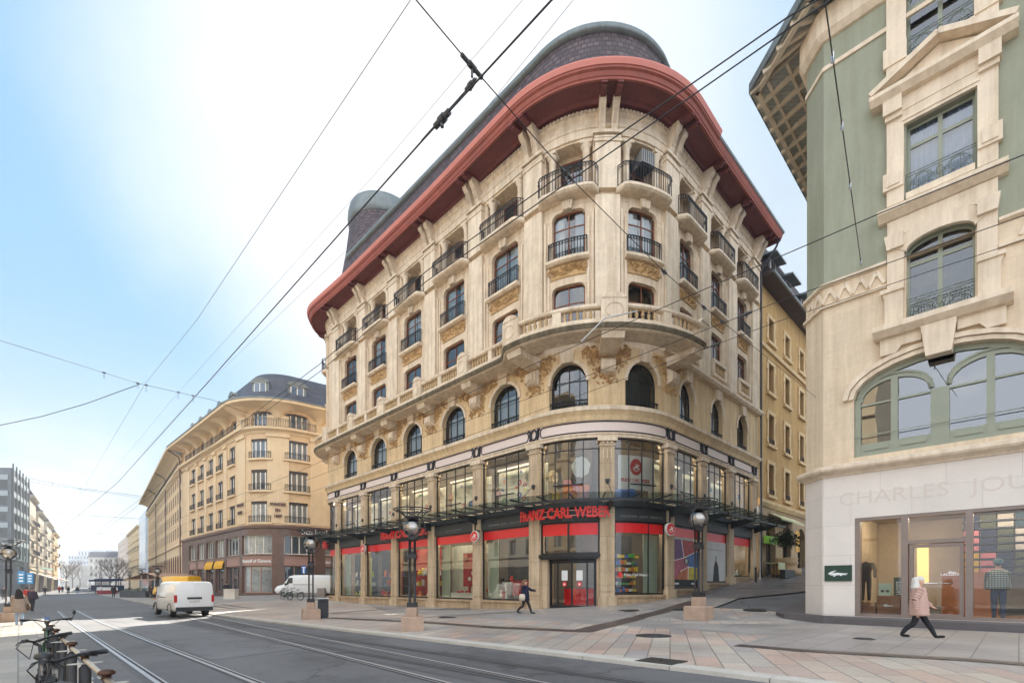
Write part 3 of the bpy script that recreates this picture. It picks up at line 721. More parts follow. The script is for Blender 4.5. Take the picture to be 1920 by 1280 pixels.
    for j, (a, b) in enumerate(shop):
        for k in (.25, .75):
            x, y, _z = P(a + (b-a)*k, -1.3, 0); lp.lathe([(.001, 3.97), (.09, 3.97)], (x, y, 0), 10, cap=False); lp.lathe([(.001, 3.97), (.09, 3.97)], P(a + (b-a)*k, -2.8, 0), 10, cap=False)
        lp.box(a + .1, b - .1, -.72, -.6, 3.78, 3.84); lp.box(a + .1, b - .1, -.75, -.6, 7.9, 7.96)  # strips added out of sight above the glass to brighten the displays
    lp.build('ceiling_and_added_lamps', B)
    # ---- eaves
    s_e = P.s_of_u(1350, 1.7, 0, S_END)
    def eb(s): return -.16 + .26*(1 - sstep(1, 14, -s)) + .2*(1 - sstep(-31, -22, s)) if s < 0 else .1 - .2*sstep(1, 12, s)
    ev = MB(P, RED); ev.sweep([(-.1, 24.42), (.25, 24.42), (.3, 24.36), (.42, 24.42), (.46, 24.5), (1.45, 24.55), (1.45, 24.7), (-.1, 24.7)], S_C - 3, S_END + .15, of=eb)
    for p in pils + [-32.9]:
        for g in (-.3, .3):
            ev.box(p + g - .12, p + g + .12, .1, 1.5 + eb(p), 24.26, 24.56); ev.box(p + g - .1, p + g + .1, 1.15, 1.38 + eb(p), 24.18, 24.27)
    ev.box(S_END - .05, S_END + .16, -.1, 1.45, 24.3, 24.6)
    ev.build('eaves_soffit', B)
    fs = MB(P, REDF); fs.sweep([(1.36, 24.42), (1.42, 24.36), (1.52, 24.36), (1.52, 24.48), (1.56, 24.5), (1.62, 24.68), (1.72, 24.74), (1.72, 24.86), (1.36, 24.86)], S_C - 3, s_e, of=eb)
    fs.use(mat('skylight_tinted_red', rgb(198, 120, 104), .5, var=.08)); fs.sweep([(1.36, 24.86), (1.76, 24.86), (1.84, 25.06), (1.84, 25.12), (1.2, 25.16)], S_C - 3, s_e, of=eb)  # paler red: sky light on the top strip put into its colour
    fs.use(_M['fascia_red_paint']); fs.sweep([(1.36, 24.40), (1.5, 24.36), (1.5, 24.46), (1.54, 24.5), (1.6, 24.64), (1.66, 24.8), (1.36, 24.8)], s_e - .02, S_END + .2)
    fs.use(_M['zinc']); fs.sweep([(1.2, 24.8), (1.7, 24.8), (1.74, 24.92), (1.2, 24.92)], s_e, S_END + .25); fs.build('eaves_fascia', B)
    # ---- roofs
    RIDGE = ZINC
    rf = MB(P, SLATE); prof = [(.9, 25.0), (.3, 25.6), (-.1, 26.4), (-.42, 27.6), (-.62, 29.15)]
    zp = [(-.66, 29.1), (-.42, 29.14), (-.38, 29.26), (-.46, 29.5), (-.7, 29.76), (-1.0, 29.88), (-1.6, 29.95)]
    ca = P(0, -Rm, 0)
    rf.sweep(prof, -27.6, -L, closed=False)
    rf.lathe([(Rm + o, z) for o, z in prof], (ca[0], ca[1], 0), 72, cap=False)
    rf.smooth = True; rf.use(ZINC); rf.sweep(zp, -27.6, -L, closed=False); rf.smooth = False
    rf.lathe([(Rm + o, z) for o, z in zp] + [(.01, 30.1)], (ca[0], ca[1], 0), 72, cap=False)
    rf.use(SLATE)
    # lower roof over the right hand wing, flat lids that close the house against the sun behind it
    rf.sweep([(1.3, 24.92), (-1.5, 26.3), (-4, 26.6)], L, S_END, closed=False)
    ring = [P(s, -.4, 24.9) for s in P.brk(s_start, S_END, 1.5)]; k = [rf.w(*q) for q in ring]; rf.face(*reversed(k))
    ring = [P(s, -1.4, 29.9) for s in (-27.6, -15, -L)] + [P(-L, -9, 29.9), P(-27.6, -9, 29.9)]; k = [rf.w(*q) for q in ring]; rf.face(*reversed(k))
    for s in (-27.6, -L):
        k = [rf.p(s, o, z) for o, z in prof + zp] + [rf.p(s, -9, 29.9), rf.p(s, -9, 25)]; rf.face(*k)
    k = [rf.p(-27.6, -9, 25), rf.p(-27.6, -9, 29.9), rf.p(-L, -9, 29.9), rf.p(-L, -9, 25)]; rf.face(*k)
    ro = rf.build('roof', B)
    tc = (at(716, 47.5), 47.5); tu = MB(P, SLATE)
    tu.lathe([(4.4, 25), (4.0, 27), (3.65, 29), (3.3, 31), (3.05, 33), (2.95, 34)], (tc[0], tc[1], 0), 56, cap=False)
    tu.use(ZINC); tu.lathe([(2.95, 33.9), (3.08, 34.0), (3.14, 34.4), (3.1, 35.0), (2.95, 35.6), (2.6, 35.85), (1.2, 36.0), (.01, 36.1)], (tc[0], tc[1], 0), 56, cap=False)
    tu.build('turret', ro)
    dm = MB(P, ZINC); s0 = -34.6                                 # small gabled dormer at the far end
    x, y, _z = P(s0, .2, 0)
    for dx in (-1, 1):
        k = [dm.w(x + dx*1.1 - .4, y - .6, 28.1), dm.w(x - .4, y - .6, 29.4), dm.w(x + 1.2, y + 1.6, 29.4), dm.w(x + dx*1.1 + 1.2, y + 1.6, 28.1)]; dm.face(*k)
    k = [dm.w(x - 1.5, y - .55, 28.1), dm.w(x + .7, y - .55, 28.1), dm.w(x - .4, y - .55, 29.35)]; dm.face(*k)
    dm.use(SLATE); dm.box(s0 - .8, s0 + .8, -2.5, -.1, 25, 28.1); dm.build('dormer', ro)
    vb = MB(P, mat('blue_grey_metal', rgb(116, 140, 160), .4, metal=.3)); sv = P.s_of_u(1402, .0, 5, S_END)
    vb.box(sv - .4, sv + .4, -1.2, -.3, 25.2, 28.3); vb.box(sv - .45, sv + .45, -1.25, -.25, 28.3, 28.4); vb.build('roof_vent', ro)
    # ---- glass canopy over the pavement
    cp = MB(P, CANOPY); s0c, s1c = -34.2, S_END + 1.1
    cp.sweep([(.03, 4.02), (.2, 4.02), (.2, 4.28), (.03, 4.28)], s0c, s1c); cp.sweep([(1.44, 4.1), (1.54, 4.1), (1.54, 4.23), (1.44, 4.23)], s0c, s1c)
    s = s0c; n = 0
    while s <= s1c:
        cp.bar((s, .1, 4.31), (s, 2.08, 4.37), .035, .07); s += 1.21/1.0
    for p in pils + [-32.9]:
        cp.prism([(p - .06, 3.7), (p + .06, 3.7), (p + .06, 4.05), (p - .06, 4.05)], .1, .22)
        A = [cp.p(p - .05, .2, 3.72), cp.p(p - .05, 1.6, 4.06), cp.p(p - .05, 1.6, 4.2), cp.p(p - .05, .2, 4.2)]; Bq = [cp.p(p + .05, .2, 3.72), cp.p(p + .05, 1.6, 4.06), cp.p(p + .05, 1.6, 4.2), cp.p(p + .05, .2, 4.2)]
        cp.face(*A); cp.face(*reversed(Bq))
        for k in range(4): cp.face(A[k], Bq[k], Bq[(k+1) % 4], A[(k+1) % 4])
        cp.tube([(p, .14, 5.36), (p + .02, 1.5, 4.26)], .014, 5)
        cp.prism([(p - .11, 5.42), (p - .1, 5.3), (p, 5.18), (p + .1, 5.3), (p + .11, 5.42), (p + .05, 5.46), (p, 5.42), (p - .05, 5.46)], .1, .17)
    co = cp.build('canopy', B)
    g = MB(P, GLCAN); g.sweep([(.2, 4.36), (2.12, 4.42)], s0c, s1c, closed=False); g.build('canopy_glass', co)
    # ---- rainwater pipe at the right end
    dp = MB(P, mat('dark_pipe', (.03, .03, .035), .5)); x = S_END - .12
    dp.tube([(x, 1.5, 24.4), (x, 1.3, 23.9), (x, .5, 23.0), (x, .28, 22.6), (x, .28, 14), (x, .28, ground(*P(x, .3, 0)[:2]))], .075, 8); dp.build('drainpipe', B)
    ac = MB(P, mat('grey_plastic', (.3, .3, .29), .6)); ac.box(L/2 - .1, L/2 + .75, -.75, .0, 22.1, 22.75); ac.use(DARK)
    for k in range(6): ac.box(L/2 - .05 + k*.14, L/2 - .02 + k*.14, 0, .015, 22.14, 22.72)
    ac.box(L/2 - .1, L/2 + .75, -.75, .0, 22.06, 22.095); ac.build('air_conditioner', B)
    return P, B, shop, pils, dz, S_END
MP, MAINB, SHOP, PILS, DOORZ, MEND = main_building()
# ================================================================ ground, road, pavements, tracks
def rd(a, o, z=None):
    """point o metres out from the facade line of the corner building, a metres along the road towards the left of the photograph"""
    c = MP(-10, 0, 0); x, y, nx, ny = MP.at(-10)
    tx, ty = ny, -nx                            # along the road, to the right
    return (x + nx*o - tx*(a - 0) , y + ny*o - ty*(a - 0))
def sheet(name, poly, m, h, skirt=.0, step=2.0, label=None, kind='structure', skirt_mat=None):
    """flat polygon draped on the terrain h above it, with a kerb face down from its rim"""
    bm = bmesh.new(); vs = [bm.verts.new((x, y, 0)) for x, y in poly]; bm.faces.new(vs)
    bmesh.ops.triangulate(bm, faces=bm.faces[:])
    xs = [p[0] for p in poly]; ys = [p[1] for p in poly]
    for ax, lo, hi in ((0, min(xs), max(xs)), (1, min(ys), max(ys))):
        k = max(lo, -60) + step
        while k < min(hi, 75):
            no = (1, 0, 0) if ax == 0 else (0, 1, 0); co_ = (k, 0, 0) if ax == 0 else (0, k, 0)
            bmesh.ops.bisect_plane(bm, geom=bm.verts[:] + bm.edges[:] + bm.faces[:], plane_co=co_, plane_no=no); k += step
    rim = [e for e in bm.edges if len(e.link_faces) == 1]
    for v in bm.verts: v.co.z = ground(v.co.x, v.co.y) + h
    if skirt:
        r = bmesh.ops.extrude_edge_only(bm, edges=rim)
        for v in [g for g in r['geom'] if isinstance(g, bmesh.types.BMVert)]: v.co.z -= skirt
    bmesh.ops.recalc_face_normals(bm, faces=bm.faces[:])
    for f in bm.faces:
        if f.normal.z < -.3: f.normal_flip()
    me = bpy.data.meshes.new(name); bm.to_mesh(me); bm.free(); me.materials.append(m)
    ob = bpy.data.objects.new(name, me); COL.objects.link(ob); return tag(ob, label, None, None, kind)
def build_ground():
    ASPH = asphalt('asphalt', (.165, .163, .166), .72)
    m = bpy.data.materials['asphalt']
    g = MB(None, ASPH); xs = [-900, -500, -300, -200, -140, -100, -80, -60, -50] + [-44 + 2*i for i in range(38)] + [40, 60, 90, 150, 300, 900]; ys = [-300, -100, -50, -20, -10, -4] + [2*i for i in range(0, 46)] + [100, 130, 170, 220, 300, 500, 900]
    vi = [[g.w(x, y, ground(x, y) - .06) for x in xs] for y in ys]
    for j in range(len(ys) - 1):
        for i in range(len(xs) - 1): g.face(vi[j][i], vi[j][i+1], vi[j+1][i+1], vi[j+1][i])
    g.smooth = True; g.build('ground', None, kind='structure')
    ang = pi/4
    PGREY = pavers('grey_paving', [rgb(172, 165, 159), rgb(182, 174, 167), rgb(160, 154, 150), rgb(176, 170, 163)], 1.1, .55, ang + .013, .008, .6)
    PPINK = pavers('pink_paving', [rgb(198, 186, 172), rgb(208, 180, 162), rgb(186, 178, 168), rgb(206, 194, 178), rgb(200, 172, 156), rgb(180, 172, 166)], 1.25, .42, ang + .013 + radians(62), .012, .65)
    PLEFT = pavers('left_paving', [rgb(172, 164, 152), rgb(186, 178, 166), rgb(160, 154, 146)], .9, .45, ang, .012, .6)
    KERB = mat('kerb_stone', rgb(196, 190, 180), .75, var=.12, vs=2, bump=.3)
    DBAND = pavers('dark_band', [rgb(92, 80, 76), rgb(104, 92, 86), rgb(84, 74, 72)], .5, .25, ang, .006, .5)
    DGREY = pavers('dark_paving', [rgb(126, 121, 122), rgb(136, 131, 131), rgb(116, 112, 114)], .9, .4, ang, .008, .5)
    KO = 12.1
    # right hand pavement: everything between the kerb and the buildings, and the street up the hill
    def Rr(a, o): return rd(a, o)
    sheet('road', [rd(a, KO + .02) for a in (-26, 0, 20, 33)] + [rd(33, 19.0), rd(-26, 19.0)], asphalt('road_asphalt', (.155, .153, .157), .64), -.05, 0)
    for a0, a1, o0, o1, sh in ((-19, 3.5, 13.0, 15.0, .7), (-6, 12, 15.0, 17.0, 1.12), (-14, -5, 15.1, 17.1, .86), (6, 24, 13.1, 14.9, .8), (12, 26, 17.3, 18.4, .82)):
        sheet('asphalt_patch', [rd(a0, o0), rd(a1, o0), rd(a1 + .6, o1), rd(a0 - .4, o1)], asphalt('patch_%d' % int(sh*100), (.155*sh, .153*sh, .16*sh), .62), -.044)
    kr = MB(None, KERB); a = -24.0; rg = random.Random(5)
    while a < 27.5:                                  # kerb stones laid end to end
        L_ = 1.5 + .5*rg.random(); q = [rd(a + .008, KO - .02), rd(a + L_ - .008, KO - .02), rd(a + L_ - .008, KO - .38), rd(a + .008, KO - .38)]
        t = [kr.w(x, y, ground(x, y) + .012) for x, y in q]; b = [kr.w(x, y, ground(x, y) - .2) for x, y in q]; kr.face(*reversed(t))
        for k in range(4): kr.face(t[k], t[(k+1) % 4], b[(k+1) % 4], b[k])
        a += L_
    kr.build('kerb', None, kind='structure')
    sheet('pavement', [rd(-26, KO - .38), rd(27.6, KO - .38), rd(30.5, 9), rd(31.5, 4), rd(31.5, -2), rd(-20, -2), rd(-26, 0)], PPINK, 0, .2, 1.5)
    # grey paving along the shop fronts, dark bands around it, the rising side street
    e1 = rd(30.6, 0); sheet('shop_pavement', [rd(30.8, 5.6), rd(30.8, -1.5), MP(-24, -.3, 0)[:2], MP(-5, -.3, 0)[:2]] + [MP(s, -.3, 0)[:2] for s in (-3, -1, 0, 1, 3, 5, 9)] + [MP(9, 3.2, 0)[:2], MP(5.3, 3.4, 0)[:2], MP(2.2, 4.4, 0)[:2], rd(-.5, 5.3), rd(8, 5.6)], PGREY, .004)
    def band(name, pts, w, m, h):
        n = len(pts)
        for (ax, ay), (bx, by) in zip(pts[:-1], pts[1:]):
            d = Vector((bx - ax, by - ay)); d.normalize(); nx, ny = -d.y*w/2, d.x*w/2; e = d*(w*.3)
            sheet(name, [(ax + nx - e.x, ay + ny - e.y), (bx + nx + e.x, by + ny + e.y), (bx - nx + e.x, by - ny + e.y), (ax - nx - e.x, ay - ny - e.y)], m, h); h += .0015
    P_ = lambda u, v: hit(u, v)[:2]
    band('dark_stone_band', [P_(625, 1158), P_(795, 1166), P_(930, 1176), P_(1090, 1183)], .55, DBAND, .008)
    band('dark_stone_band', [P_(1090, 1183), P_(1200, 1156), P_(1300, 1128)], .75, DBAND, .0125)
    band('dark_stone_band', [P_(700, 1162), P_(860, 1153), P_(980, 1145)], .3, DBAND, .009)
    band('dark_stone_band', [P_(620, 1150), P_(700, 1143), P_(760, 1140)], .3, DBAND, .0095)
    q = [MP(4.5, 3.3, 0)[:2], MP(4.5, .0, 0)[:2], MP(10, -.2, 0)[:2], MP(MEND + 40, -.2, 0)[:2], MP(MEND + 40, 7.2, 0)[:2], MP(16, 7.2, 0)[:2], MP(12, 6.6, 0)[:2], MP(7.6, 5.2, 0)[:2]]
    sheet('side_street', q, DGREY, .009, 0, 1.5)
    for s in (9.5, 11.0, 12.6, 14.4, 16.5): band('dark_stone_band', [MP(s, 1.7, 0)[:2], MP(s + .3, 7.0, 0)[:2]], .16, mat('joint_stone', rgb(60, 56, 58), .6), .014)
    # pale slabs before the right hand shop with its dark border
    q = [P_(1385, 1208), P_(1500, 1176), P_(1610, 1168), P_(1760, 1178), P_(1990, 1196), P_(2300, 1230), P_(2300, 1300), P_(1990, 1247), P_(1800, 1233), P_(1640, 1224), P_(1500, 1217)]
    sheet('shop_pavement', q, pavers('pale_paving', [rgb(170, 162, 156), rgb(180, 172, 165), rgb(158, 151, 147), rgb(174, 166, 160)], 1.2, .62, ang + .013 + radians(90), .010, .55), .006)
    band('dark_stone_band', [P_(1392, 1210), P_(1500, 1219), P_(1640, 1227), P_(1800, 1236), P_(1990, 1251), P_(2300, 1305)], .42, DBAND, .011)
    # left pavement and its kerb
    sheet('pavement', [rd(-14, 19.3), rd(35, 19.3), rd(60, 20.5), rd(60, 60), rd(-14, 40)], PLEFT, .02, .2, 2.0)
    kr = MB(None, KERB); a = -14.0
    while a < 34:
        L_ = 1.2; q = [rd(a + .006, 19.3), rd(a + L_ - .006, 19.3), rd(a + L_ - .006, 19.02), rd(a + .006, 19.02)]
        t = [kr.w(x, y, ground(x, y) + .026) for x, y in q]; b = [kr.w(x, y, ground(x, y) - .2) for x, y in q]; kr.face(*t)
        for k in range(4): kr.face(t[k], t[(k+1) % 4], b[(k+1) % 4], b[k])
        a += L_
    kr.build('kerb', None, kind='structure')
    # far pavement in front of the bank and the terrace, with kerb
    fp = [P_(640, 1126), P_(470, 1127), P_(330, 1134), P_(300, 1137), P_(272, 1131), P_(225, 1121), P_(190, 1115), P_(179, 1111)]
    fp2 = [(x, y) for x, y in fp] + [(-150, 190), (-60, 190), (-12, 60)]
    sheet('pavement', fp2, mat('far_paving', rgb(158, 152, 146), .7, var=.12, vs=.6, brick=(1, .5, .012, .8, .1), uv=False), .03, .2, 3.0)
    # pale street surface of the lit crossing and the far road
    # tram rails: two tracks of grooved rail following the road and bending away
    STEEL = mat('rail_steel', (.5, .5, .52), .4, metal=.55, var=.1); GRO = mat('rail_groove', (.02, .02, .02), .7); RBED = mat('rail_bed', (.085, .086, .092), .6, var=.2, vs=1.5)
    DULL = mat('dull_rail', (.13, .13, .135), .5, metal=.2, var=.15)
    def rail(o, far, STEEL=STEEL):
        pts = [rd(a, o) for a in [-26 + 2*i for i in range(34)] if a < far[0]] + far[1]
        b = MB(None)
        for off, w, m, h in ((0, .07, STEEL, -.034), (.06, .045, GRO, -.036), (.098, .03, STEEL, -.035), (.03, .2, RBED, -.0405)):
            b.use(m); pr = None
            for i, (x, y) in enumerate(pts):
                d = Vector((pts[min(i+1, len(pts)-1)][0] - pts[max(i-1, 0)][0], pts[min(i+1, len(pts)-1)][1] - pts[max(i-1, 0)][1])); d.normalize(); nx, ny = -d.y, d.x
                p0, p1 = (x + nx*(off - w/2), y + ny*(off - w/2)), (x + nx*(off + w/2), y + ny*(off + w/2))
                i0, i1 = b.w(p0[0], p0[1], ground(*p0) + h), b.w(p1[0], p1[1], ground(*p1) + h)
                if pr: b.face(pr[0], i0, i1, pr[1])
                pr = (i0, i1)
        b.build('tram_rail', None, kind='structure')
    def curve(o, d1):
        a0 = 36; p0 = Vector(rd(a0, o)); p1 = Vector(rd(a0 + 52, o - 1)); p2 = Vector((-172 + d1, 205))
        return (a0, [tuple((1-t)**2*p0 + 2*t*(1-t)*p1 + t*t*p2) for t in [i/16 for i in range(17)]])
    for o, d in ((18.27, -2), (17.22, -1), (14.5, 3), (13.45, 4)): rail(o, curve(o, d), STEEL if o > 15 else DULL)
    # iron covers let into the paving, each a thing of its own
    CI = mat('cast_iron', (.07, .066, .062), .55, metal=.5, var=.3, vs=8, bump=.5, bs=30)
    def cover(name, u, v, r, label, sq=None):
        x, y = P_(u, v); b = MB(None, CI); z = ground(x, y) + .014
        if sq:
            c_, s_ = cos(-pi/4), sin(-pi/4); pts = [(x + c_*dx - s_*dy, y + s_*dx + c_*dy) for dx, dy in ((-sq[0], -sq[1]), (sq[0], -sq[1]), (sq[0], sq[1]), (-sq[0], sq[1]))]
        else: pts = [(x + r*cos(2*pi*k/28), y + r*sin(2*pi*k/28)) for k in range(28)]
        k = [b.w(px, py, ground(px, py) + .016) for px, py in pts]; lo = [b.w(px, py, ground(px, py) - .03) for px, py in pts]; b.face(*k); n = len(k)
        for i in range(n): b.face(lo[i], lo[(i+1) % n], k[(i+1) % n], k[i])
        if not sq:
            for rr in (.55, .8): b.tube([(x + r*rr*cos(2*pi*k/24), y + r*rr*sin(2*pi*k/24), ground(x, y) + .016) for k in range(24)], .012, 4, raw=True, close=True)
        else:
            b.bar((x - .02, y - .02, z + .01), (x + .02, y + .02, z + .01), .06, .02, raw=True)
        tag(b.build(name), label, 'manhole cover', 'iron covers in the paving')
    cover('manhole_cover', 1225, 1191.5, .46, 'large round iron manhole cover in the pink paving, nearest the kerb')
    cover('manhole_cover', 1178, 1144.5, .5, 'round iron manhole cover in grey paving before the double display window')
    cover('manhole_cover', 839, 1157, .42, 'thin round manhole cover between the middle street lamp and the shop')
    cover('manhole_cover', 1278, 1142, .5, 'round iron cover at the foot of the right lamp, towards the building')
    cover('manhole_cover', 1415, 1143, .45, 'round iron cover on the side street right of the stone lamp base')
    cover('manhole_cover', 1620, 1198, .24, 'small round cover in pale slabs before the fashion shop')
    cover('utility_cover', 1239, 1239.5, 0, 'square iron cover in the pink paving beside the kerb', (.36, .3))
    dr = MB(None, mat('white_road_paint', (.7, .7, .68), .7)); x, y = P_(196, 1262); ux, uy = rd(1, 0)[0] - rd(0, 0)[0], rd(1, 0)[1] - rd(0, 0)[1]
    for i in range(4):
        for j in range(2):
            cx_, cy_ = x + ux*(j*.2) + uy*(i*.15), y + uy*(j*.2) - ux*(i*.15)
            q = [(cx_, cy_), (cx_ + ux*.17 + uy*.04, cy_ + uy*.17 - ux*.04), (cx_ + ux*.17 + uy*.12, cy_ + uy*.17 - ux*.12), (cx_ + uy*.08, cy_ - ux*.08)]
            dr.face(*[dr.w(px, py, ground(px, py) - .036) for px, py in q])
    tag(dr.build('drain_grating'), 'pale metal drain grating in the asphalt beside the near end of the bicycle rail', 'drain')
build_ground()
# ================================================================ simple windows for buildings farther off
def swin(P, par, s0, s1, z0, z1, o, fm, gm, rise=0, n=2, fw=.1, blind=None, bl=.2, rows=(), name='window', rail=0, rail_o=.12, extra=.1):
    b = MB(P, gm)
    if rise:
        A = arch_pts(s0, s1, z1, rise, 8); lo = [b.p(s, o - .03, z0) for s, _ in A]; hi = [b.p(s, o - .03, z) for s, z in A]
        for i in range(len(A) - 1): b.face(lo[i], lo[i+1], hi[i+1], hi[i])
    else: b.quad(s0, s1, z0, z1, o - .03)
    b.use(fm); zt = z1 - rise
    b.box(s0, s0 + fw, o - .08, o + .02, z0, zt); b.box(s1 - fw, s1, o - .08, o + .02, z0, zt); b.box(s0 + fw, s1 - fw, o - .08, o + .02, z0, z0 + fw)
    if not rise: b.box(s0 + fw, s1 - fw, o - .08, o + .02, z1 - fw, z1)
    for k in range(1, n):
        x = s0 + (s1 - s0)*k/n; b.box(x - fw*.6, x + fw*.6, o - .06, o + .015, z0 + fw, z1 - (0 if rise else fw) - rise*.3)
    for r in rows:
        z = z0 + (z1 - z0)*r; b.box(s0 + fw, s1 - fw, o - .06, o + .012, z - fw*.4, z + fw*.4)
    if blind: b.use(blind); b.box(s0 + .01, s1 - .01, o + .03, o + .05, z1 - (z1 - z0)*bl, z1 - .002)
    w = b.build(name, par)
    if rail: railing(P, w, s0 - extra, s1 + extra, z0 + .02, z0 + rail, rail_o, step=.2, r=.018, ends=max(.05, rail_o - .02), orn=False)
    return w
def opaque_glass(name, col, rough=.03):
    m = mat(name, col, rough, var=.5, vs=.35, spec=.9); return m
GFAR = opaque_glass('far_window_glass', (.05, .065, .08)); GFARB = opaque_glass('blue_window_glass', (.09, .14, .2)); GFARL = opaque_glass('pale_window_glass', (.3, .32, .31))
GDIM = mat('reveal_shade_glass', (.035, .036, .04), .5, var=.4, vs=.4, spec=.15)  # near-black and dull: shade of deep reveals put into the glass colour
BST = mat('bank_stone', rgb(218, 190, 152), .85, var=.09, vs=.4, bump=.15, brick=(1.2, .42, .012, .84, .04), streak=.12)
BTR = mat('bank_trim', rgb(220, 196, 160), .85, var=.09, vs=.6, streak=.12)
BRN = mat('brown_granite', rgb(112, 88, 78), .35, var=.2, vs=.8, bump=.1, brick=(1.6, .8, .012, .7, .12))
MAUVE = mat('mauve_fascia', rgb(164, 130, 118), .5, var=.06)
DSL = mat('dark_slate_roof', rgb(74, 74, 84), .55, var=.25, vs=1.5, brick=(.5, .3, .02, .5, .3))
LETW = mat('white_letters', (.8, .8, .78), .5, var=.02); LETD = mat('bronze_letters', rgb(84, 52, 40), .5)
def mansard(P, par, s0, s1, prof, name='roof', m=None, lid=None, back=-9):
    b = MB(P, m or DSL); b.sweep(prof, s0, s1, closed=False)
    zt = prof[-1][1]; ot = prof[-1][0]
    for a, c in zip(P.brk(s0, s1)[:-1], P.brk(s0, s1)[1:]):
        b.face(b.p(a, ot, zt), b.p(c, ot, zt), b.p(c, back, zt + .6), b.p(a, back, zt + .6))
    for s in (s0, s1):
        b.face(*([b.p(s, o, z) for o, z in prof] + [b.p(s, back, zt + .6), b.p(s, back, prof[0][1])]))
    return b.build(name, par)
def bank():
    a2 = radians(82.5); R = 5; nb = radians(2.25)
    segs = [('l', 100.0), ('a', 15, radians(6.5)), ('l', 26.0), ('a', R, a2), ('l', 34.0)]
    h = R*a2/2; s0 = -(h + 26 + 15*radians(6.5) + 100)
    P = Path(segs, 0, (-28.7, 57.0), atan2(-cos(nb), -sin(nb)), s0)
    b0 = P(0, 0, 0); B = thing('bank_building', 'pale stone building with rounded corner, brown granite shop floors and dark mansard roof', 'building', (b0[0], b0[1], -1.5))
    sb = -h - 26.2; SE = h + 33
    wl = [P.s_of_u(u, -.1, -h - 30, -h + .5) for u in (437, 414.5, 396.7, 379.4, 364)]
    wr = [P.s_of_u(488, -.1, -h, h), P.s_of_u(557, -.1, -h, h + 8)]; wr.append(wr[1] + 5.2); wr.append(wr[1] + 10.0); wr.append(wr[1] + 14.6)
    cols = [(s, 1.0, 'l') for s in wl] + [(s, 1.22, 'r') for s in wr]
    rows = [(7.25, 9.7), (10.95, 13.35), (14.65, 16.9)]
    w = MB(P, BST)
    for (z0, z1), (a, b) in zip(rows, ((6.95, 10.4), (10.4, 14.1), (14.1, 17.6))):
        w.wall(sb, SE, a, b, [(s - hw, s + hw, z0, z1) for s, hw, _ in cols], 0, .22)
    w.wall(sb, SE, 17.6, 20.7, [(s - hw - .1, s + hw + .1, 18.2, 20.15, .3) for s, hw, _ in cols], -.15, .5)
    w.box(sb, sb + .1, -14, 0, -2, 20.7); w.build('wall', B)
    t = MB(P, BTR)
    t.sweep([(-.2, 17.5), (.1, 17.5), (.25, 17.75), (.7, 17.9), (.75, 18.15), (-.2, 18.15)], sb, SE); t.sweep([(-.05, 6.9), (.18, 6.9), (.22, 7.05), (-.05, 7.12)], sb, SE)
    piers = [(a + b)/2 for a, b in zip(wl[:-1], wl[1:])]
    allc = sorted(c[0] for c in cols); mids = [(a + b)/2 for a, b in zip(allc[:-1], allc[1:])] + [allc[0] - 2.3]
    for m_ in mids:
        wd_ = .55 if m_ < -h - 1 else 1.15
        t.box(m_ - wd_, m_ + wd_, -.02, .1, 7.15, 17.1); t.box(m_ - wd_ - .06, m_ + wd_ + .06, -.02, .3, 17.1, 17.5); t.box(m_ - wd_, m_ + wd_, -.2, .16, 18.2, 19.6)
    for s, hw, k in cols:
        for z0, z1 in rows:
            t.box(s - hw - .28, s + hw + .28, -.3, .3, z0 - .22, z0)
    t.build('stone_dressing', B)
    SH = mat('grey_shutter', rgb(70, 62, 60), .7)
    for s, hw, k in cols:
        for i, (z0, z1) in enumerate(rows):
            swin(P, B, s - hw, s + hw, z0, z1, -.16, WHITEF, (GFARB if i == 2 else GFAR if i else GFARL) if k == 'r' else GDIM, n=4 if k == 'r' else 2, fw=.13, blind=SH, bl=.13, rail=.75, rail_o=.2)
        wn = swin(P, B, s - hw - .1, s + hw + .1, 18.2, 20.15, -.5, WHITEF, GFARB, rise=.3, n=4 if k == 'r' else 2, fw=.12, blind=SH, bl=.12, name='balcony_window')
        railing(P, wn, s - hw - .75, s + hw + .75, 18.15, 19.05, .62, step=.22, r=.018, ends=.3, orn=False)
    # coved eaves: scalloped vaults between the piers, gutter edge
    cv = MB(P, BTR); cv.sweep([(-.15, 20.35), (.3, 20.5), (2.0, 20.55), (2.05, 20.6), (2.05, 20.85), (-.15, 20.85)], sb, SE)
    for s in mids: x_, y_, _z = P(s, -.1, 0); e_ = 1.25 if s > -h - 1 else .8; cv.lathe([(.34*e_, 19.3), (.4*e_, 19.55), (.62*e_, 19.95), (1.1*e_, 20.25), (1.95, 20.57)], (x_, y_, 0), 24, cap=False)
    cv.build('coved_eaves', B)
    g = MB(P, ZINC); g.sweep([(1.95, 20.85), (2.15, 20.85), (2.15, 21.0), (1.7, 21.05)], sb, SE); g.build('gutter', B)
    rf = mansard(P, B, sb, SE, [(1.8, 20.95), (.6, 21.5), (-.3, 22.8), (-.8, 24.2), (-1.5, 25.0), (-3.0, 25.5)], back=-8)
    for s, ww, zz in [(wr[0], .75, 22.0), (wr[1], .75, 22.0), (wr[2], .75, 22.0)] + [(s, .45, 21.8) for s in wl]:
        d = MB(P, ZINC); d.prism([(s - ww - .25, zz - .6)] + [(s - (ww + .3)*cos(pi*i/8), zz + 1.35 + .45*sin(pi*i/8)) for i in range(9)] + [(s + ww + .25, zz - .6)], -1.6, -.05)
        d.prism([(s - (ww + .42)*cos(pi*i/8), zz + 1.35 + .55*sin(pi*i/8)) for i in range(9)], -.1, .2, True)
        d.use(WHITEF); d.box(s - ww, s + ww, -.06, .0, zz - .2, zz + 1.45)
        d.use(GFARB)
        for x0, x1 in ((s - ww + .1, s - .06), (s + .06, s + ww - .1)): d.quad(x0, x1, zz - .05, zz + 1.3, .01)
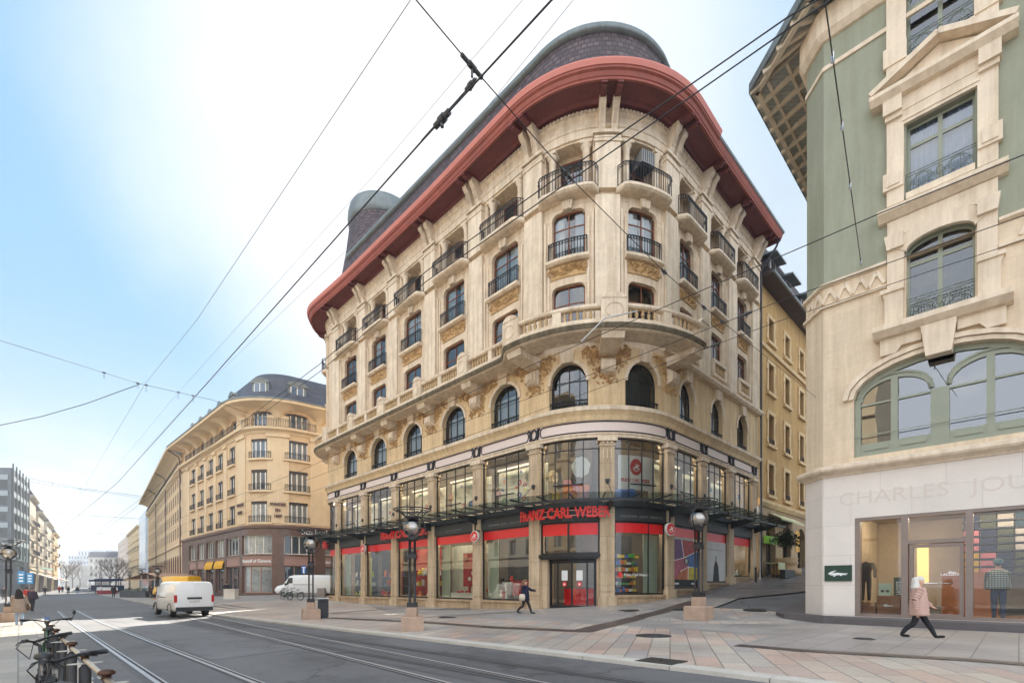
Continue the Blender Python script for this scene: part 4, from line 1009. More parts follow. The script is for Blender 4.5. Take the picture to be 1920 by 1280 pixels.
        d.build('dormer', rf)
    # two shop floors in brown granite
    k = MB(P, BRN)
    pg = sorted([(a + b)/2 for a, b in zip(allc[:-1], allc[1:])] + [allc[0] - 2.3, wr[-1] + 2.3])
    sw = [(a + (.4 if a < -h + 1.5 else .62), b - (.4 if b < -h + 1.5 else .62)) for a, b in zip(pg[:-1], pg[1:])]
    k.wall(sb, SE, -2.2, 6.9, [(a, b, 3.6, 5.8) for a, b in sw] + [(a, b, -.9, 3.35) for a, b in sw], .1, .5); k.sweep([(.08, 6.55), (.3, 6.6), (.34, 6.9), (.08, 6.9)], sb, SE); k.build('granite_front', B)
    for i, (a, b) in enumerate(sw):
        swin(P, B, a, b, 3.6, 5.8, -.2, WHITEF, GFARL if i % 2 else GFAR, n=4 if b - a > 2.6 else 2, fw=.1, name='upper_shop_window')
        swin(P, B, a, b, -.9, 2.25, -.2, MAUVE, GFARL if i in (5, 7) else GFAR, n=3 if b - a > 2.6 else 2, fw=.1, name='shop_window')
        f = MB(P, MAUVE); f.box(a, b, -.3, .04, 2.25, 3.35); f.box(a, b, -.3, .09, 2.28, 2.4); f.box(a, b, -.3, .09, 3.2, 3.33); f.build('fascia_board', B)
        if i in (2, 3): aw = MB(P, mat('yellow_awning', rgb(226, 172, 24), .7)); q = [aw.p(a, .1, 3.1), aw.p(b, .1, 3.1), aw.p(b, .32, 2.5), aw.p(a, .32, 2.5)]; aw.face(*q); aw.box(a, b, .3, .34, 2.1, 2.5); tag(aw.build('awning'), ['yellow shop awning left of its twin on the bank building', 'yellow shop awning right of its twin, nearer the granite corner'][i - 2], 'awning', 'yellow awnings')
    def sign(txt, s, z, size, m, label, name='sign', al='CENTER', o=.06, bold=.01):
        b = MB(P, m); b.text(txt, s, z, size, o, .04, bold, al); x = P(s, o, z); r = thing(name, label, 'sign', x); b.build('lettering', r)
    a, b = sw[5]; sign('Davidoff of Geneva', (a + b)/2, 2.62, .52, LETW, 'white shop lettering on the mauve fascia at the rounded corner')
    a, b = sw[7] if len(sw) > 7 else sw[-1]; sign('Davidoff', P.s_of_u(598, 0, 0, SE) + .6, 2.62, .52, LETW, 'white shop lettering cut off by the corner building at its left')
    sign('bcp bank', P.s_of_u(590, 0, 0, SE), 6.0, .9, LETW, 'bright white bank name on the brown granite band', o=.36)
    m_ = (wr[0] + wr[1])/2
    r = thing('inscription', 'three lines of bronze letters on the pier right of the corner window', 'sign', P(m_, .24, 8.5))
    for i, tx in enumerate(('FONDEE', 'EN', '1887')): bb = MB(P, LETD); bb.text(tx, m_, 9.2 - .68*i, .42, .24, .04, .02, 'CENTER'); bb.build('lettering', r)
    m2 = (wl[0] + wr[0])/2; bb = MB(P, LETD)
    for i, tx in enumerate(('BANQUE', 'SUISSE')): bb.text(tx, m2 + .1, 9.25 - .9*i, .46, .24, .04, .02, 'CENTER')
    r = thing('inscription', 'two lines of bronze letters on the pier left of the corner window', 'sign', P(m2, .24, 8.5)); bb.build('lettering', r)
    # ---- the long wing beyond, bending with the street
    s1, s9 = sb - 66, sb - .3
    b0 = P(s9, 0, 0); W = thing('office_building', 'long pale stone block beyond the rounded bank, with dark red ground floor arches', 'building', (b0[0], b0[1], -1.5))
    cs = []; s = s9 - 2.0
    while s > s9 - 66: cs.append(s); s -= 3.0
    rows = [(7.6, 9.5), (10.4, 12.3), (13.2, 15.1), (15.9, 17.2)]
    w = MB(P, BST)
    for (z0, z1), (a, b) in zip(rows, ((6.4, 10), (10, 12.8), (12.8, 15.5), (15.5, 17.6))): w.wall(s1, s9, a, b, [(c - .8, c + .8, z0, z1) for c in cs], -.05, .05)
    w.wall(s1, s9, 17.6, 20.7, [(c - .7, c + .7, 18.2, 19.9) for c in cs], -.2, .4)
    w.wall(s1, s9, -2.5, 6.4, [(c - .95, c + .95, -2, 4.9, .95) for c in cs], -.02, .3, rev=mat('red_granite', rgb(110, 52, 40), .5)); w.build('wall', W)
    t = MB(P, BTR)
    for c in cs: t.box(c - 1.5 - .4, c - 1.5 + .4, -.08, .03, 7, 17.3)
    t.sweep([(-.2, 17.4), (.1, 17.4), (.6, 17.8), (.65, 18.1), (-.2, 18.1)], s1, s9); t.sweep([(-.1, 6.2), (.25, 6.3), (.25, 6.6), (-.1, 6.7)], s1, s9); t.sweep([(-.1, 20.6), (-.1, 19.6), (.4, 20.1), (1.2, 20.45), (2.0, 20.55), (2.05, 20.85)], s1, s9, closed=False)
    t.build('stone_dressing', W)
    for j, c in enumerate(cs):
        for i, (z0, z1) in enumerate(rows): swin(P, W, c - .8, c + .8, z0, z1, -.07, BRN, GDIM, n=2, fw=.07) if j < 17 else None
        swin(P, W, c - .95, c + .95, -1.6, 4.9, -.28, BRN, GDIM, rise=.95, n=2, name='shop_window')
    x = MB(P, GDIM)
    for j, c in enumerate(cs):
        if j >= 17:
            for z0, z1 in rows: x.quad(c - .8, c + .8, z0, z1, -.08)
        x.quad(c - .7, c + .7, 18.2, 19.9, -.5)
    x.build('distant_windows', W, kind='stuff')
    r = railing(P, W, s9 - 64, s9, 18.1, 19.0, .5, step=.5, r=.02, orn=False)
    mansard(P, W, s1, s9, [(1.9, 20.85), (.6, 21.4), (-.3, 22.6), (-.9, 23.8), (-2, 24.2)], back=-8)
    dp = MB(P, mat('copper_pipe', rgb(96, 74, 62), .5))
    for s in (s9 + .15, s9 - 20, s9 - 40): dp.tube([(s, 2.0, 20.6), (s, .5, 19.7), (s, .35, 19), (s, .35, 17), (s, .3, 3)], .09, 6)
    dp.build('drainpipes', W)
    # bodies behind the fronts keep the low sun out
    bk = MB(P, BST)
    return P, cs
BP, BANKCS = bank()
# ================================================================ the green and cream building at the right, the ochre house behind
def green_building():
    nang = atan2(-cos(.0129 + pi/4), -sin(.0129 + pi/4)); nang = pi + pi/4 + -.0129
    segs = [('l', 14), ('a', .04, pi/4), ('l', 1.0), ('a', .04, pi/4), ('l', 15.0)]
    sA = 14 + 1.0 + .04*pi/2
    P = Path(segs, sA + .01, (10.95, 17.34), nang, -0.0)
    # shift so that s = 0 lies at the start of the street front
    P2 = Path(segs, .01, (10.95, 17.34), nang, -sA); P = P2
    SL, SR = -sA, 14.5
    B = thing('green_building', 'green painted corner house with cream stone dressings above a pale stone fashion shop', 'building', (10.95, 17.34, -1.3))
    GRN = mat('sage_green_paint', rgb(152, 154, 134), .85, var=.08, vs=.7, bump=.15, bs=8, streak=.25)
    CRM = mat('cream_stone', rgb(226, 206, 178), .85, var=.1, vs=.8, bump=.25, brick=(1.4, .62, .006, .85, .06), streak=.35)
    CRT = mat('cream_trim', rgb(230, 212, 188), .85, var=.1, vs=1.5, bump=.25, streak=.4)
    SHP = mat('pale_shop_stone', rgb(226, 216, 206), .6, var=.05, vs=1.2, brick=(1.62, 1.02, .006, .7, .07))
    GFR = mat('green_window_paint', rgb(146, 150, 132), .5, var=.06)
    TAU = mat('taupe_metal', rgb(136, 122, 114), .4, metal=.3)
    cs = [3.09, 8.6]
    w = MB(P, CRM)
    w.wall(SL, SR, 4.0, 7.6, [(c - 2.2, c + 2.2, 4.3, 7.25, 1.0) for c in cs], 0, .25)
    w.wall(SL, SR, 7.6, 10.45, [(c - .8, c + .8, 8.4, 10.449) for c in cs], 0, .3)
    w.use(GRN); w.wall(SL, SR, 10.45, 12.2, [(c - .8, c + .8, 10.45, 10.9, .34) for c in cs], -.03, .3)
    w.wall(SL, SR, 12.2, 16.0, [(c - .8, c + .8, 12.4, 14.62) for c in cs], -.03, .3)
    w.wall(SL, SR, 16.0, 21.0, [(c - .8, c + .8, 16.7, 19.1, .4) for c in cs], -.03, .3)
    a, b = P(SR, 0, 0), P(SL, 0, 0); far = (a[0] + 12, a[1] + 12)
    for p, q in ((a, far), (far, b)): w.face(w.w(p[0], p[1], -2), w.w(q[0], q[1], -2), w.w(q[0], q[1], 21), w.w(p[0], p[1], 21))
    w.use(SHP)
    so = [(.92, 9.6, -1.05, 2.25)]
    w.wall(SL, SR, -2, 3.74, so, .02, .32); w.build('wall', B)
    t = MB(P, CRT)
    t.sweep([(-.1, 3.74), (.06, 3.74), (.1, 3.8), (.3, 3.9), (.34, 3.96), (.34, 4.06), (.1, 4.14), (-.1, 4.14)], SL, SR)
    [(t.sweep([(-.05, 9.66), (.1, 9.66), (.1, 9.74), (.04, 9.76), (-.05, 9.76)], x0, x1), t.sweep([(-.05, 10.38), (.04, 10.38), (.12, 10.42), (.12, 10.5), (-.05, 10.52)], x0, x1)) for x0, x1 in ((SL, cs[0] - 1.3), (cs[0] + 1.3, cs[1] - 1.3), (cs[1] + 1.3, SR))]
    t.sweep([(-.05, 18.0), (.03, 18.0), (.03, 18.14), (-.05, 18.14)], SL, SR); t.sweep([(-.05, 19.0), (.06, 19.02), (.22, 19.2), (.22, 20.0), (-.05, 20.0)], SL, SR)
    s = -.9                                                   # zigzag frieze
    k = 0
    while s < SR:
        if not any(abs(s + .2 - c) < 1.5 for c in cs):
            for a, b in (((s, 9.84), (s + .22, 10.3)), ((s + .22, 10.3), (s + .44, 9.84))): t.bar((a[0], .02, a[1]), (b[0], .02, b[1]), .07, .1)
            t.prism([(s + .13, 10.28), (s + .22, 10.1), (s + .31, 10.28)], -.02, .05)
        s += .44
    for c in cs:
        # big arch moulding over the first floor window
        for r0, r1, o1 in ((2.2, 2.34, .1), (2.36, 2.5, .16)):
            A1, A2 = arch_pts(c - r1, c + r1, 7.25 + r1 - 2.2, 1.0 + (r1 - 2.2)), arch_pts(c - r0, c + r0, 7.25 + r0 - 2.2, 1.0 + (r0 - 2.2))
            for i in range(len(A1) - 1): t.prism([A2[i], A2[i+1], A1[i+1], A1[i]], -.02, o1)
        t.prism([(c - .3, 7.0), (c + .3, 7.0), (c + .42, 7.95), (c - .42, 7.95)], -.02, .34)
        for g in (-1, 1):
            t.prism([(c + g*.42, 7.62), (c + g*.9, 7.62), (c + g*1.05, 7.42), (c + g*1.45, 7.42), (c + g*1.45, 7.95), (c + g*.42, 7.95)][::g], -.02, .16)
            t.prism([(c + g*.86, 8.3), (c + g*1.4, 8.3), (c + g*1.34, 8.5), (c + g*1.34, 9.2), (c + g*1.4, 9.4), (c + g*.86, 9.4)][::g], -.02, .14); t.box(c + g*1.14 - .3, c + g*1.14 + .3, -.02, .2, 9.4, 9.52)
            t.box(c + g*1.06 - .22, c + g*1.06 + .22, -.02, .1, 9.52, 11.0)
            t.prism([(c + g*.85, 10.75), (c + g*1.28, 10.75), (c + g*1.34, 11.2), (c + g*.85, 11.2)][::g], -.02, .22)
            t.box(c + g*1.07 - .22, c + g*1.07 + .22, -.05, .1, 12.2, 15.3); t.box(c + g*1.12 - .26, c + g*1.12 + .26, -.05, .16, 12.7, 13.25); t.box(c + g*1.12 - .17, c + g*1.12 + .17, .16, .19, 12.8, 13.15)
            t.box(c + g*1.1 - .22, c + g*1.1 + .22, -.05, .2, 14.9, 15.05); t.box(c + g*1.12 - .24, c + g*1.12 + .24, -.05, .3, 15.05, 15.5)
            t.box(c + g*1.05 - .25, c + g*1.05 + .25, -.05, .09, 16.2, 21.0); t.box(c + g*1.08 - .3, c + g*1.08 + .3, -.05, .13, 16.7, 17.3)
        t.sweep([(-.05, 7.95), (.3, 7.95), (.42, 8.05), (.5, 8.12), (.5, 8.28), (-.05, 8.34)], c - 1.6, c + 1.6)
        A1, A2 = arch_pts(c - 1.05, c + 1.05, 11.35, .6), arch_pts(c - .8, c + .8, 10.9, .34)
        for i in range(len(A1) - 1): t.prism([A2[i], A2[i+1], A1[i+1], A1[i]], -.04, .12)
        t.prism([(c - 1.28, 11.0), (c - 1.05, 10.8)] + arch_pts(c - 1.05, c + 1.05, 11.35, .5) + [(c + 1.05, 10.8), (c + 1.28, 11.0), (c + 1.28, 11.7), (c - 1.28, 11.7)], -.04, .08)
        t.sweep([(-.05, 11.7), (.12, 11.72), (.3, 11.86), (.36, 11.9), (.36, 12.02), (-.05, 12.1)], c - 1.5, c + 1.5)
        t.box(c - .8, c + .8, -.05, .1, 12.2, 12.4); t.box(c - .85, c + .85, -.05, .1, 14.62, 15.05); t.box(c - .9, c + .9, .1, .13, 14.72, 14.8); t.box(c - 1.3, c + 1.3, -.05, .12, 15.05, 15.5)
        t.sweep([(-.05, 15.5), (.3, 15.5), (.42, 15.62), (.46, 15.66), (.46, 15.78), (-.05, 15.82)], c - 1.7, c + 1.7)
        t.prism([(c - 1.35, 15.82), (c + 1.35, 15.82), (c, 16.5)], -.03, .1)
        for g in (-1, 1): t.bar((c + g*1.68, .22, 15.86), (c, .22, 16.62), .5, .16)
        t.box(c - .8, c + .8, -.05, .12, 16.55, 16.7)
    t.build('stone_dressing', B)
    for c in cs:
        # triple sash window under the wide arch
        b = MB(P, GFR); c0, c1 = c - 2.19, c + 2.19
        A = arch_pts(c0 + .08, c1 - .08, 7.17, .92)
        for p, q in zip(A[:-1], A[1:]): b.bar((p[0], -.2, p[1]), (q[0], -.2, q[1]), .12, .17)
        for x0, x1 in ((c0, c0 + .16), (c1 - .16, c1), (c - .22, c + .22)): b.box(x0, x1, -.26, -.12, 4.3, 6.25 if abs((x0+x1)/2 - c) > 1 else 6.1)
        b.box(c0, c1, -.26, -.1, 4.3, 4.42)
        for g in (-1, 1):
            x0, x1 = (c - 2.03, c - .22) if g < 0 else (c + .22, c + 2.03); xm = (x0 + x1)/2
            b.box(xm - .09, xm + .09, -.25, -.13, 4.42, 6.75); b.box(x0, x1, -.25, -.14, 4.42, 4.72); b.box(x0, x1, -.24, -.15, 6.0, 6.06)
            for y0, y1 in ((x0 + .1, xm - .16), (xm + .16, x1 - .1)): b.box(y0, y1, -.14, -.11, 4.5, 4.64)
            Ai = arch_pts(x0 - .02, x1 + .02, 6.78, .62)
            for p, q in zip(Ai[:-1], Ai[1:]): b.bar((p[0], -.19, p[1]), (q[0], -.19, q[1]), .1, .11)
            for p, q in zip(Ai[:-1], Ai[1:]): b.bar((p[0], -.2, p[1] + .12), (q[0], -.2, q[1] + .12), .08, .07)
        b.tube([(c0, -.03, 4.98), (c1, -.03, 4.98)], .015, 5)
        fo = b.build('arched_window', B)
        g_ = MB(P, glass('arch_glass', (.8, .84, .82), .24, .8, wav=.03)); A = arch_pts(c0 + .02, c1 - .02, 7.22, .95); lo = [g_.p(s, -.21, 4.3) for s, _ in A]; hi = [g_.p(s, -.21, z) for s, z in A]
        for i in range(len(A) - 1): g_.face(lo[i], lo[i+1], hi[i+1], hi[i])
        g_.build('pane', fo)
        for z0, z1, rise, name, cu in ((8.42, 10.9, .34, 'balcony_window', 0), (12.4, 14.6, 0, 'curtained_window', 1), (16.7, 19.1, .4, 'top_window', 0)):
            fo = window(P, B, c - .8, c + .8, z0, z1, -.24, GFR, GLS, rise=rise, cols=(.5,), rows=(.72,), fw=.07, bw=.11, curtain=0, name=name, inner=False)
            if cu:
                q = MB(P, mat('blue_curtain', rgb(150, 178, 214), .8, var=.08, vs=3)); n = 60; lo = []; hi = []
                for i in range(n + 1):
                    s = c - .8 + 1.6*i/n; o = -.38 + .03*sin(i*1.9) + .02*sin(i*.7); lo.append(q.p(s, o, z0)); hi.append(q.p(s, o, z1))
                for i in range(n): q.face(lo[i], lo[i+1], hi[i+1], hi[i])
                q.build('curtain', fo)
            r = MB(P, mat('green_grey_iron', rgb(110, 118, 104), .5, metal=.2)); zr = z0 + .03; h = .6
            for z in (zr, zr + h, zr + h - .08): r.tube([(c - .82, -.02, z), (c + .82, -.02, z)], .014, 5)
            for i in range(25):
                x = c - .82 + 1.64*i/24; r.tube([(x, -.02, zr), (x, -.02, zr + (h - .08)*(1 if i % 4 == 0 else .55 + .35*abs(sin(i*.9))))], .009, 4)
            for g in (-1, 1):
                r.tube([(c + g*.42 + .34*cos(pi*k/12), .0, zr + .04 + .44*sin(pi*k/12)) for k in range(13)], .012, 4); r.tube([(c + g*.42 + .2*cos(2*pi*k/12), .0, zr + .26 + .18*sin(2*pi*k/12)) for k in range(12)], .01, 4, close=True)
            r.tube([(c + .07*cos(2*pi*k/10), .0, zr + .3 + .14*sin(2*pi*k/10)) for k in range(10)], .014, 4, close=True); r.build('railing', fo)
    # rooms
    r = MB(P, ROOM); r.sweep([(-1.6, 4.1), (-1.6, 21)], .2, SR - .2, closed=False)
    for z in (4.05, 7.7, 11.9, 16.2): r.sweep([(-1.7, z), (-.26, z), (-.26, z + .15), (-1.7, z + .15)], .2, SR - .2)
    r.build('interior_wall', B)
    # shop front
    f = MB(P, TAU); a, b = .92, 9.6; z0, z1 = -1.05, 2.25
    U = lambda u: P.s_of_u(u, -.15, 0, SR)
    xs = [a, U(1608), U(1698), U(1714), U(1800), U(1819)]
    d0, d1 = U(1706), U(1808)
    f.box(a, b, -.3, .0, z1 - .1, z1); f.box(a, b, -.3, .0, z0, z0 + .1); f.box(a, a + .14, -.3, .0, z0 + .1, z1 - .1); f.box(d0 - .2, d0 - .03, -.3, .0, z0 + .1, z1 - .1); f.box(d1 + .03, d1 + .2, -.3, .0, z0 + .1, z1 - .1)
    f.box(6.4, 6.55, -.3, 0, z0 + .1, z1 - .1); f.box(d0 - .03, d1 + .03, -.3, -.02, 1.3, 1.42); fr = f.build('shop_frame', B)
    for x0, x1, y0, y1 in ((a + .14, d0 - .2, z0 + .1, z1 - .1), (d1 + .2, 6.4, z0 + .1, z1 - .1), (6.55, b, z0 + .1, z1 - .1), (d0 - .03, d1 + .03, 1.42, z1 - .1)):
        g_ = MB(P, GLSHOP); g_.quad(x0, x1, y0, y1, -.16); g_.build('pane', fr)
    dr = MB(P, TAU)
    for q in ((d0, d0 + .1, z0 + .06, 1.28), (d1 - .1, d1, z0 + .06, 1.28), (d0 + .1, d1 - .1, 1.18, 1.28), (d0 + .1, d1 - .1, z0 + .06, z0 + .16)): dr.box(q[0], q[1], -.2, -.06, q[2], q[3])
    do = dr.build('shop_door', B); g_ = MB(P, GLSHOP); g_.quad(d0 + .1, d1 - .1, z0 + .16, 1.18, -.13); g_.build('pane', do)
    hd = MB(P, mat('bright_steel', (.6, .6, .6), .25, metal=1)); zz = (HOR - 1093)*P((d0+d1)/2, 0, 0)[1]/F; hd.tube([(d0 + .25, .0, zz), (d1 - .25, .0, zz)], .018, 8); hd.build('handle', do)
    st = MB(P, mat('dark_step_stone', rgb(92, 86, 86), .6, var=.15, bump=.2))
    st.sweep([(-.5, -2.0), (.36, -2.0), (.36, -1.1), (.32, -1.055), (-.5, -1.055)], .4, SR)
    A = [P(s, .36 + .7*sstep(.4, -1.2, s), 0) for s in (.4, .1, -.2, -.5, -.8, -1.08)] + [P(-1.6, 1.15, 0), P(-2.6, 1.2, 0), P(-5, 1.2, 0)]; Bk = [P(-5, -.2, 0), P(-1.08, -.3, 0), P(.0, -.3, 0), P(.4, -.3, 0)]
    k = [st.w(p[0], p[1], max(-1.055, ground(p[0], p[1]) + .1)) for p in A + Bk]; lo = [st.w(p[0], p[1], -2) for p in A + Bk]; st.face(*reversed(k))
    for i in range(len(A) - 1): st.face(k[i], k[i+1], lo[i+1], lo[i])
    st.build('step', B)
    # croc emblem and writings on the pale stone
    def croc(b, s, z, w, o0, o1, flip=1):
        pts = [(-.5, -.02), (-.38, .02), (-.25, .05), (-.1, .07), (0, .075), (.1, .05), (.22, .04), (.36, .02), (.5, .03), (.5, .0), (.38, -.03), (.5, -.06), (.36, -.08), (.24, -.06), (.2, -.13), (.12, -.13), (.1, -.07), (-.12, -.1), (-.16, -.17), (-.26, -.17), (-.2, -.09), (-.34, -.1), (-.42, -.05), (-.36, .06), (-.2, .16), (-.06, .2), (-.2, .2), (-.38, .13), (-.5, .04)]
        b.prism([(s + x*w, z + y*w) for x, y in pts], o0, o1)
    ES = P.s_of_u(1572, 0, 0, 3); ez = (HOR - 1074)*P(ES, 0, 0)[1]/F
    pl = thing('shop_plaque', 'dark green plaque with a white crocodile on the pale shop stone', 'sign', P(ES, .05, ez)); b = MB(P, mat('bottle_green', rgb(26, 58, 46), .45, var=.04)); b.box(ES - .4, ES + .4, .022, .07, ez - .27, ez + .27); b.build('board', pl)
    b = MB(P, LETW); croc(b, ES, ez - .02, .56, .07, .085); b.build('emblem', pl)
    gh = MB(P, mat('ghost_letters', rgb(212, 200, 188), .6, var=.03)); gs = P.s_of_u(1572, 0, 0, 6); r = thing('sign', 'faint ghost lettering left on the pale stone above the fashion shop', 'sign', P(gs, .03, 2.7)); gh.text('CHARLES', gs, 2.72, .62, .0226, .002, .0, 'LEFT', sx=1.12); gh.build('lettering', r); gh = MB(P, _M['ghost_letters']); gh.text('JOURDAN', gs + 3.35, 2.72, .62, .0226, .002, .0, 'LEFT', sx=1.12); gh.build('lettering', r)
    lw_ = MB(P, LETW); ds = P.s_of_u(1776, -.13, 0, 6); yz = P(ds, 0, 0)[1]/F; lw_.text('LACOSTE', ds - .15, (HOR - 1078)*yz, .1, -.122, .004, .004); croc(lw_, ds + .12, (HOR - 1072)*yz, .2, -.124, -.12); lw_.build('door_lettering', do)
    # goods and fittings inside
    WD = mat('shop_oak', rgb(146, 92, 54), .5, var=.2, vs=2); FL = mat('shop_boards', rgb(150, 104, 66), .35, var=.2, vs=1, brick=(1.6, .14, .006, .5, .2), uv=False)
    LP = _M['lamp_and_fill_glow']
    r = MB(P, mat('shop_cream_wall', rgb(184, 166, 142), .9)); r.box(.6, 10, -5.2, -5.0, -1.2, 3.6); r.box(.55, .75, -5, -.35, -1.2, 3.6); r.box(10, 10.2, -5, -.35, -1.2, 3.6); r.box(.6, 10, -5, -.35, 2.5, 2.7)
    r.use(FL); r.box(.6, 10, -5, -.3, -1.12, -1.04); r.use(LP)
    for sx in (1.4, 2.6, 3.6, 4.6, 5.6):
        for oo in (-.9, -2.4): r.lathe([(.001, 2.49), (.07, 2.49)], P(sx, oo, 0), 10, cap=False)
    r.box(1.2, 6.3, -.62, -.54, 2.42, 2.47); r.box(1.2, 9, -2.6, -2.5, 2.42, 2.47); r.use(mat('warm_lit_panel', rgb(236, 196, 120), .6, emit=.45)); r.box(2.0, 2.35, -4.98, -4.95, .1, 1.7); r.build('shop_interior', B)  # ceiling strips added to brighten the shop
    cab = MB(P, WD); cab.box(2.9, 4.3, -3.4, -2.9, -1.04, .45); tag(cab.build('counter'), 'long oak shop counter seen through the glass door', 'counter')
    sh = thing('clothes_shelves', 'dark wall shelves with folded clothes of many colours behind the right shop window', 'shelves', P(5.2, -3.6, 0)); b = MB(P, DARK)
    for z in [.35 + .26*i for i in range(8)]: b.box(3.4, 6.8, -3.9, -3.4, z, z + .05)
    b.build('rack', sh); rg = random.Random(8); cl = [mat('cloth_%s' % n, tuple(x*.55 for x in rgb(*c)), .9) for n, c in (('yellow', (222, 178, 60)), ('pink', (214, 130, 140)), ('navy', (44, 48, 76)), ('olive', (92, 96, 64)), ('white', (214, 208, 200)), ('teal', (60, 92, 104)), ('brown', (108, 72, 52)))]
    for i in range(8):
        for k in range(8): b = MB(P, cl[(k + i//3) % 7]); x = 3.45 + .42*k; b.box(x, x + .38, -3.85, -3.38, .4 + .26*i, .4 + .26*i + .17); b.build('folded_clothes', sh)
    pc = thing('display_plinth', 'brown display plinth with a small white crocodile in the left shop window', 'plinth', P(1.75, -.75, -1.04)); b = MB(P, WD); b.box(1.45, 2.1, -1.1, -.5, -1.04, -.35); b.build('block', pc); b = MB(P, LETW); croc(b, 1.75, -.68, .26, -.5, -.49); b.build('emblem', pc)
    bx = thing('display_box', 'pale green box with sunglasses print on the brown plinth', 'box', P(1.65, -.75, -.35)); b = MB(P, mat('pale_green_card', rgb(190, 208, 190), .8)); b.box(1.48, 1.82, -.9, -.6, -.35, .06); b.build('carton', bx); b = MB(P, DARK)
    for g in (-.07, .07): b.prism([(1.65 + g + .055*cos(2*pi*k/10), -.2 + .045*sin(2*pi*k/10)) for k in range(10)], -.6, -.595)
    b.build('print', bx)
    bn = thing('banner', 'narrow dark green banner with upright white lettering on the brown plinth', 'sign', P(1.98, -.75, -.35)); b = MB(P, mat('bottle_green', (0, 0, 0))); b.box(1.86, 2.12, -.8, -.76, -.35, .26); b.build('board', bn)
    V, Fc = text_mesh('LACOSTE', .17, .006, .003, 'LEFT'); b = MB(P, LETW); base = 0
    for x, y, z in V: b.p(2.05 - y, -.757 + z, -.32 + x*.62)
    for fc in Fc: b.face(*fc)
    b.build('lettering', bn)
    b = MB(P, WD); b.box(1.0, 1.4, -1.0, -.5, -1.04, -.6); tag(b.build('crate'), 'low pale wooden crate under the headless mannequin', 'crate')
    # roof with wide boarded eaves on rafters
    e0, e1, e2, e3 = (24.0, 34.2), (9.72, 20.1), (10.02, 16.75), (20.5, 6.0)
    i0, i1, i2, i3 = (25.2, 32.6), (10.95, 18.37), (10.95, 17.34), (21.2, 7.2)
    SOF = mat('grey_soffit_boards', rgb(176, 178, 170), .8, var=.15, brick=(5, .16, .012, .6, .15), uv=False); RAF = mat('cream_rafters', rgb(220, 206, 184), .8, var=.12, streak=.2)
    rf = MB(None, SOF); zs = 20.0
    def q4(a, b, c, d, z, zz=None): rf.face(*[rf.w(p[0], p[1], z if i < 2 else (zz or z)) for i, p in enumerate((a, b, c, d))])
    for a, b, c, d in ((e0, e1, i1, i0), (e1, e2, i2, i1), (e2, e3, i3, i2)): q4(a, b, c, d, zs, zs + .3)
    rf.use(DSL); top = [rf.w(p[0], p[1], zs + .35) for p in (e0, e1, e2, e3)] + [rf.w(30, 16, zs + 4), rf.w(30, 30, zs + 4)]; rf.face(*top)
    rf.use(ZINC)
    for a, b in ((e0, e1), (e1, e2), (e2, e3)): rf.bar((a[0], a[1], zs + .2), (b[0], b[1], zs + .2), .16, .34, raw=True)
    ro = rf.build('roof', B)
    ra = MB(None, RAF)
    for a, b in ((e0, e1), (e1, e2), (e2, e3)):
        d = Vector((b[0]-a[0], b[1]-a[1])).normalized(); n = Vector((d.y, -d.x)) if True else 0
        c_ = Vector((14, 22)) - Vector(a)
        if n.dot(c_) < 0: n = -n
        ra.bar((a[0] + n.x*.22, a[1] + n.y*.22, zs - .03), (b[0] + n.x*.22, b[1] + n.y*.22, zs - .03), .16, .14, raw=True)
    def raf(a, b, c, d, n):
        for i in range(n + 1):
            t = i/n; p = (a[0] + (b[0]-a[0])*t, a[1] + (b[1]-a[1])*t); q = (d[0] + (c[0]-d[0])*t, d[1] + (c[1]-d[1])*t); ra.bar((p[0], p[1], zs - .04), (q[0], q[1], zs + .22), .13, .2, raw=True)
    raf(e0, e1, i1, i0, 26); raf(e1, e2, i2, i1, 4); raf(e2, e3, i3, i2, 14)
    for t in (.3, .65):
        p = lambda a, b: (a[0] + (b[0]-a[0])*t, a[1] + (b[1]-a[1])*t); a_, b_ = p(e0, i0), p(e1, i1); ra.bar((*a_, zs + .0 + .2*t), (*b_, zs + .0 + .2*t), .1, .14, raw=True)
    ra.build('rafters', ro)
    return P
GP = green_building()
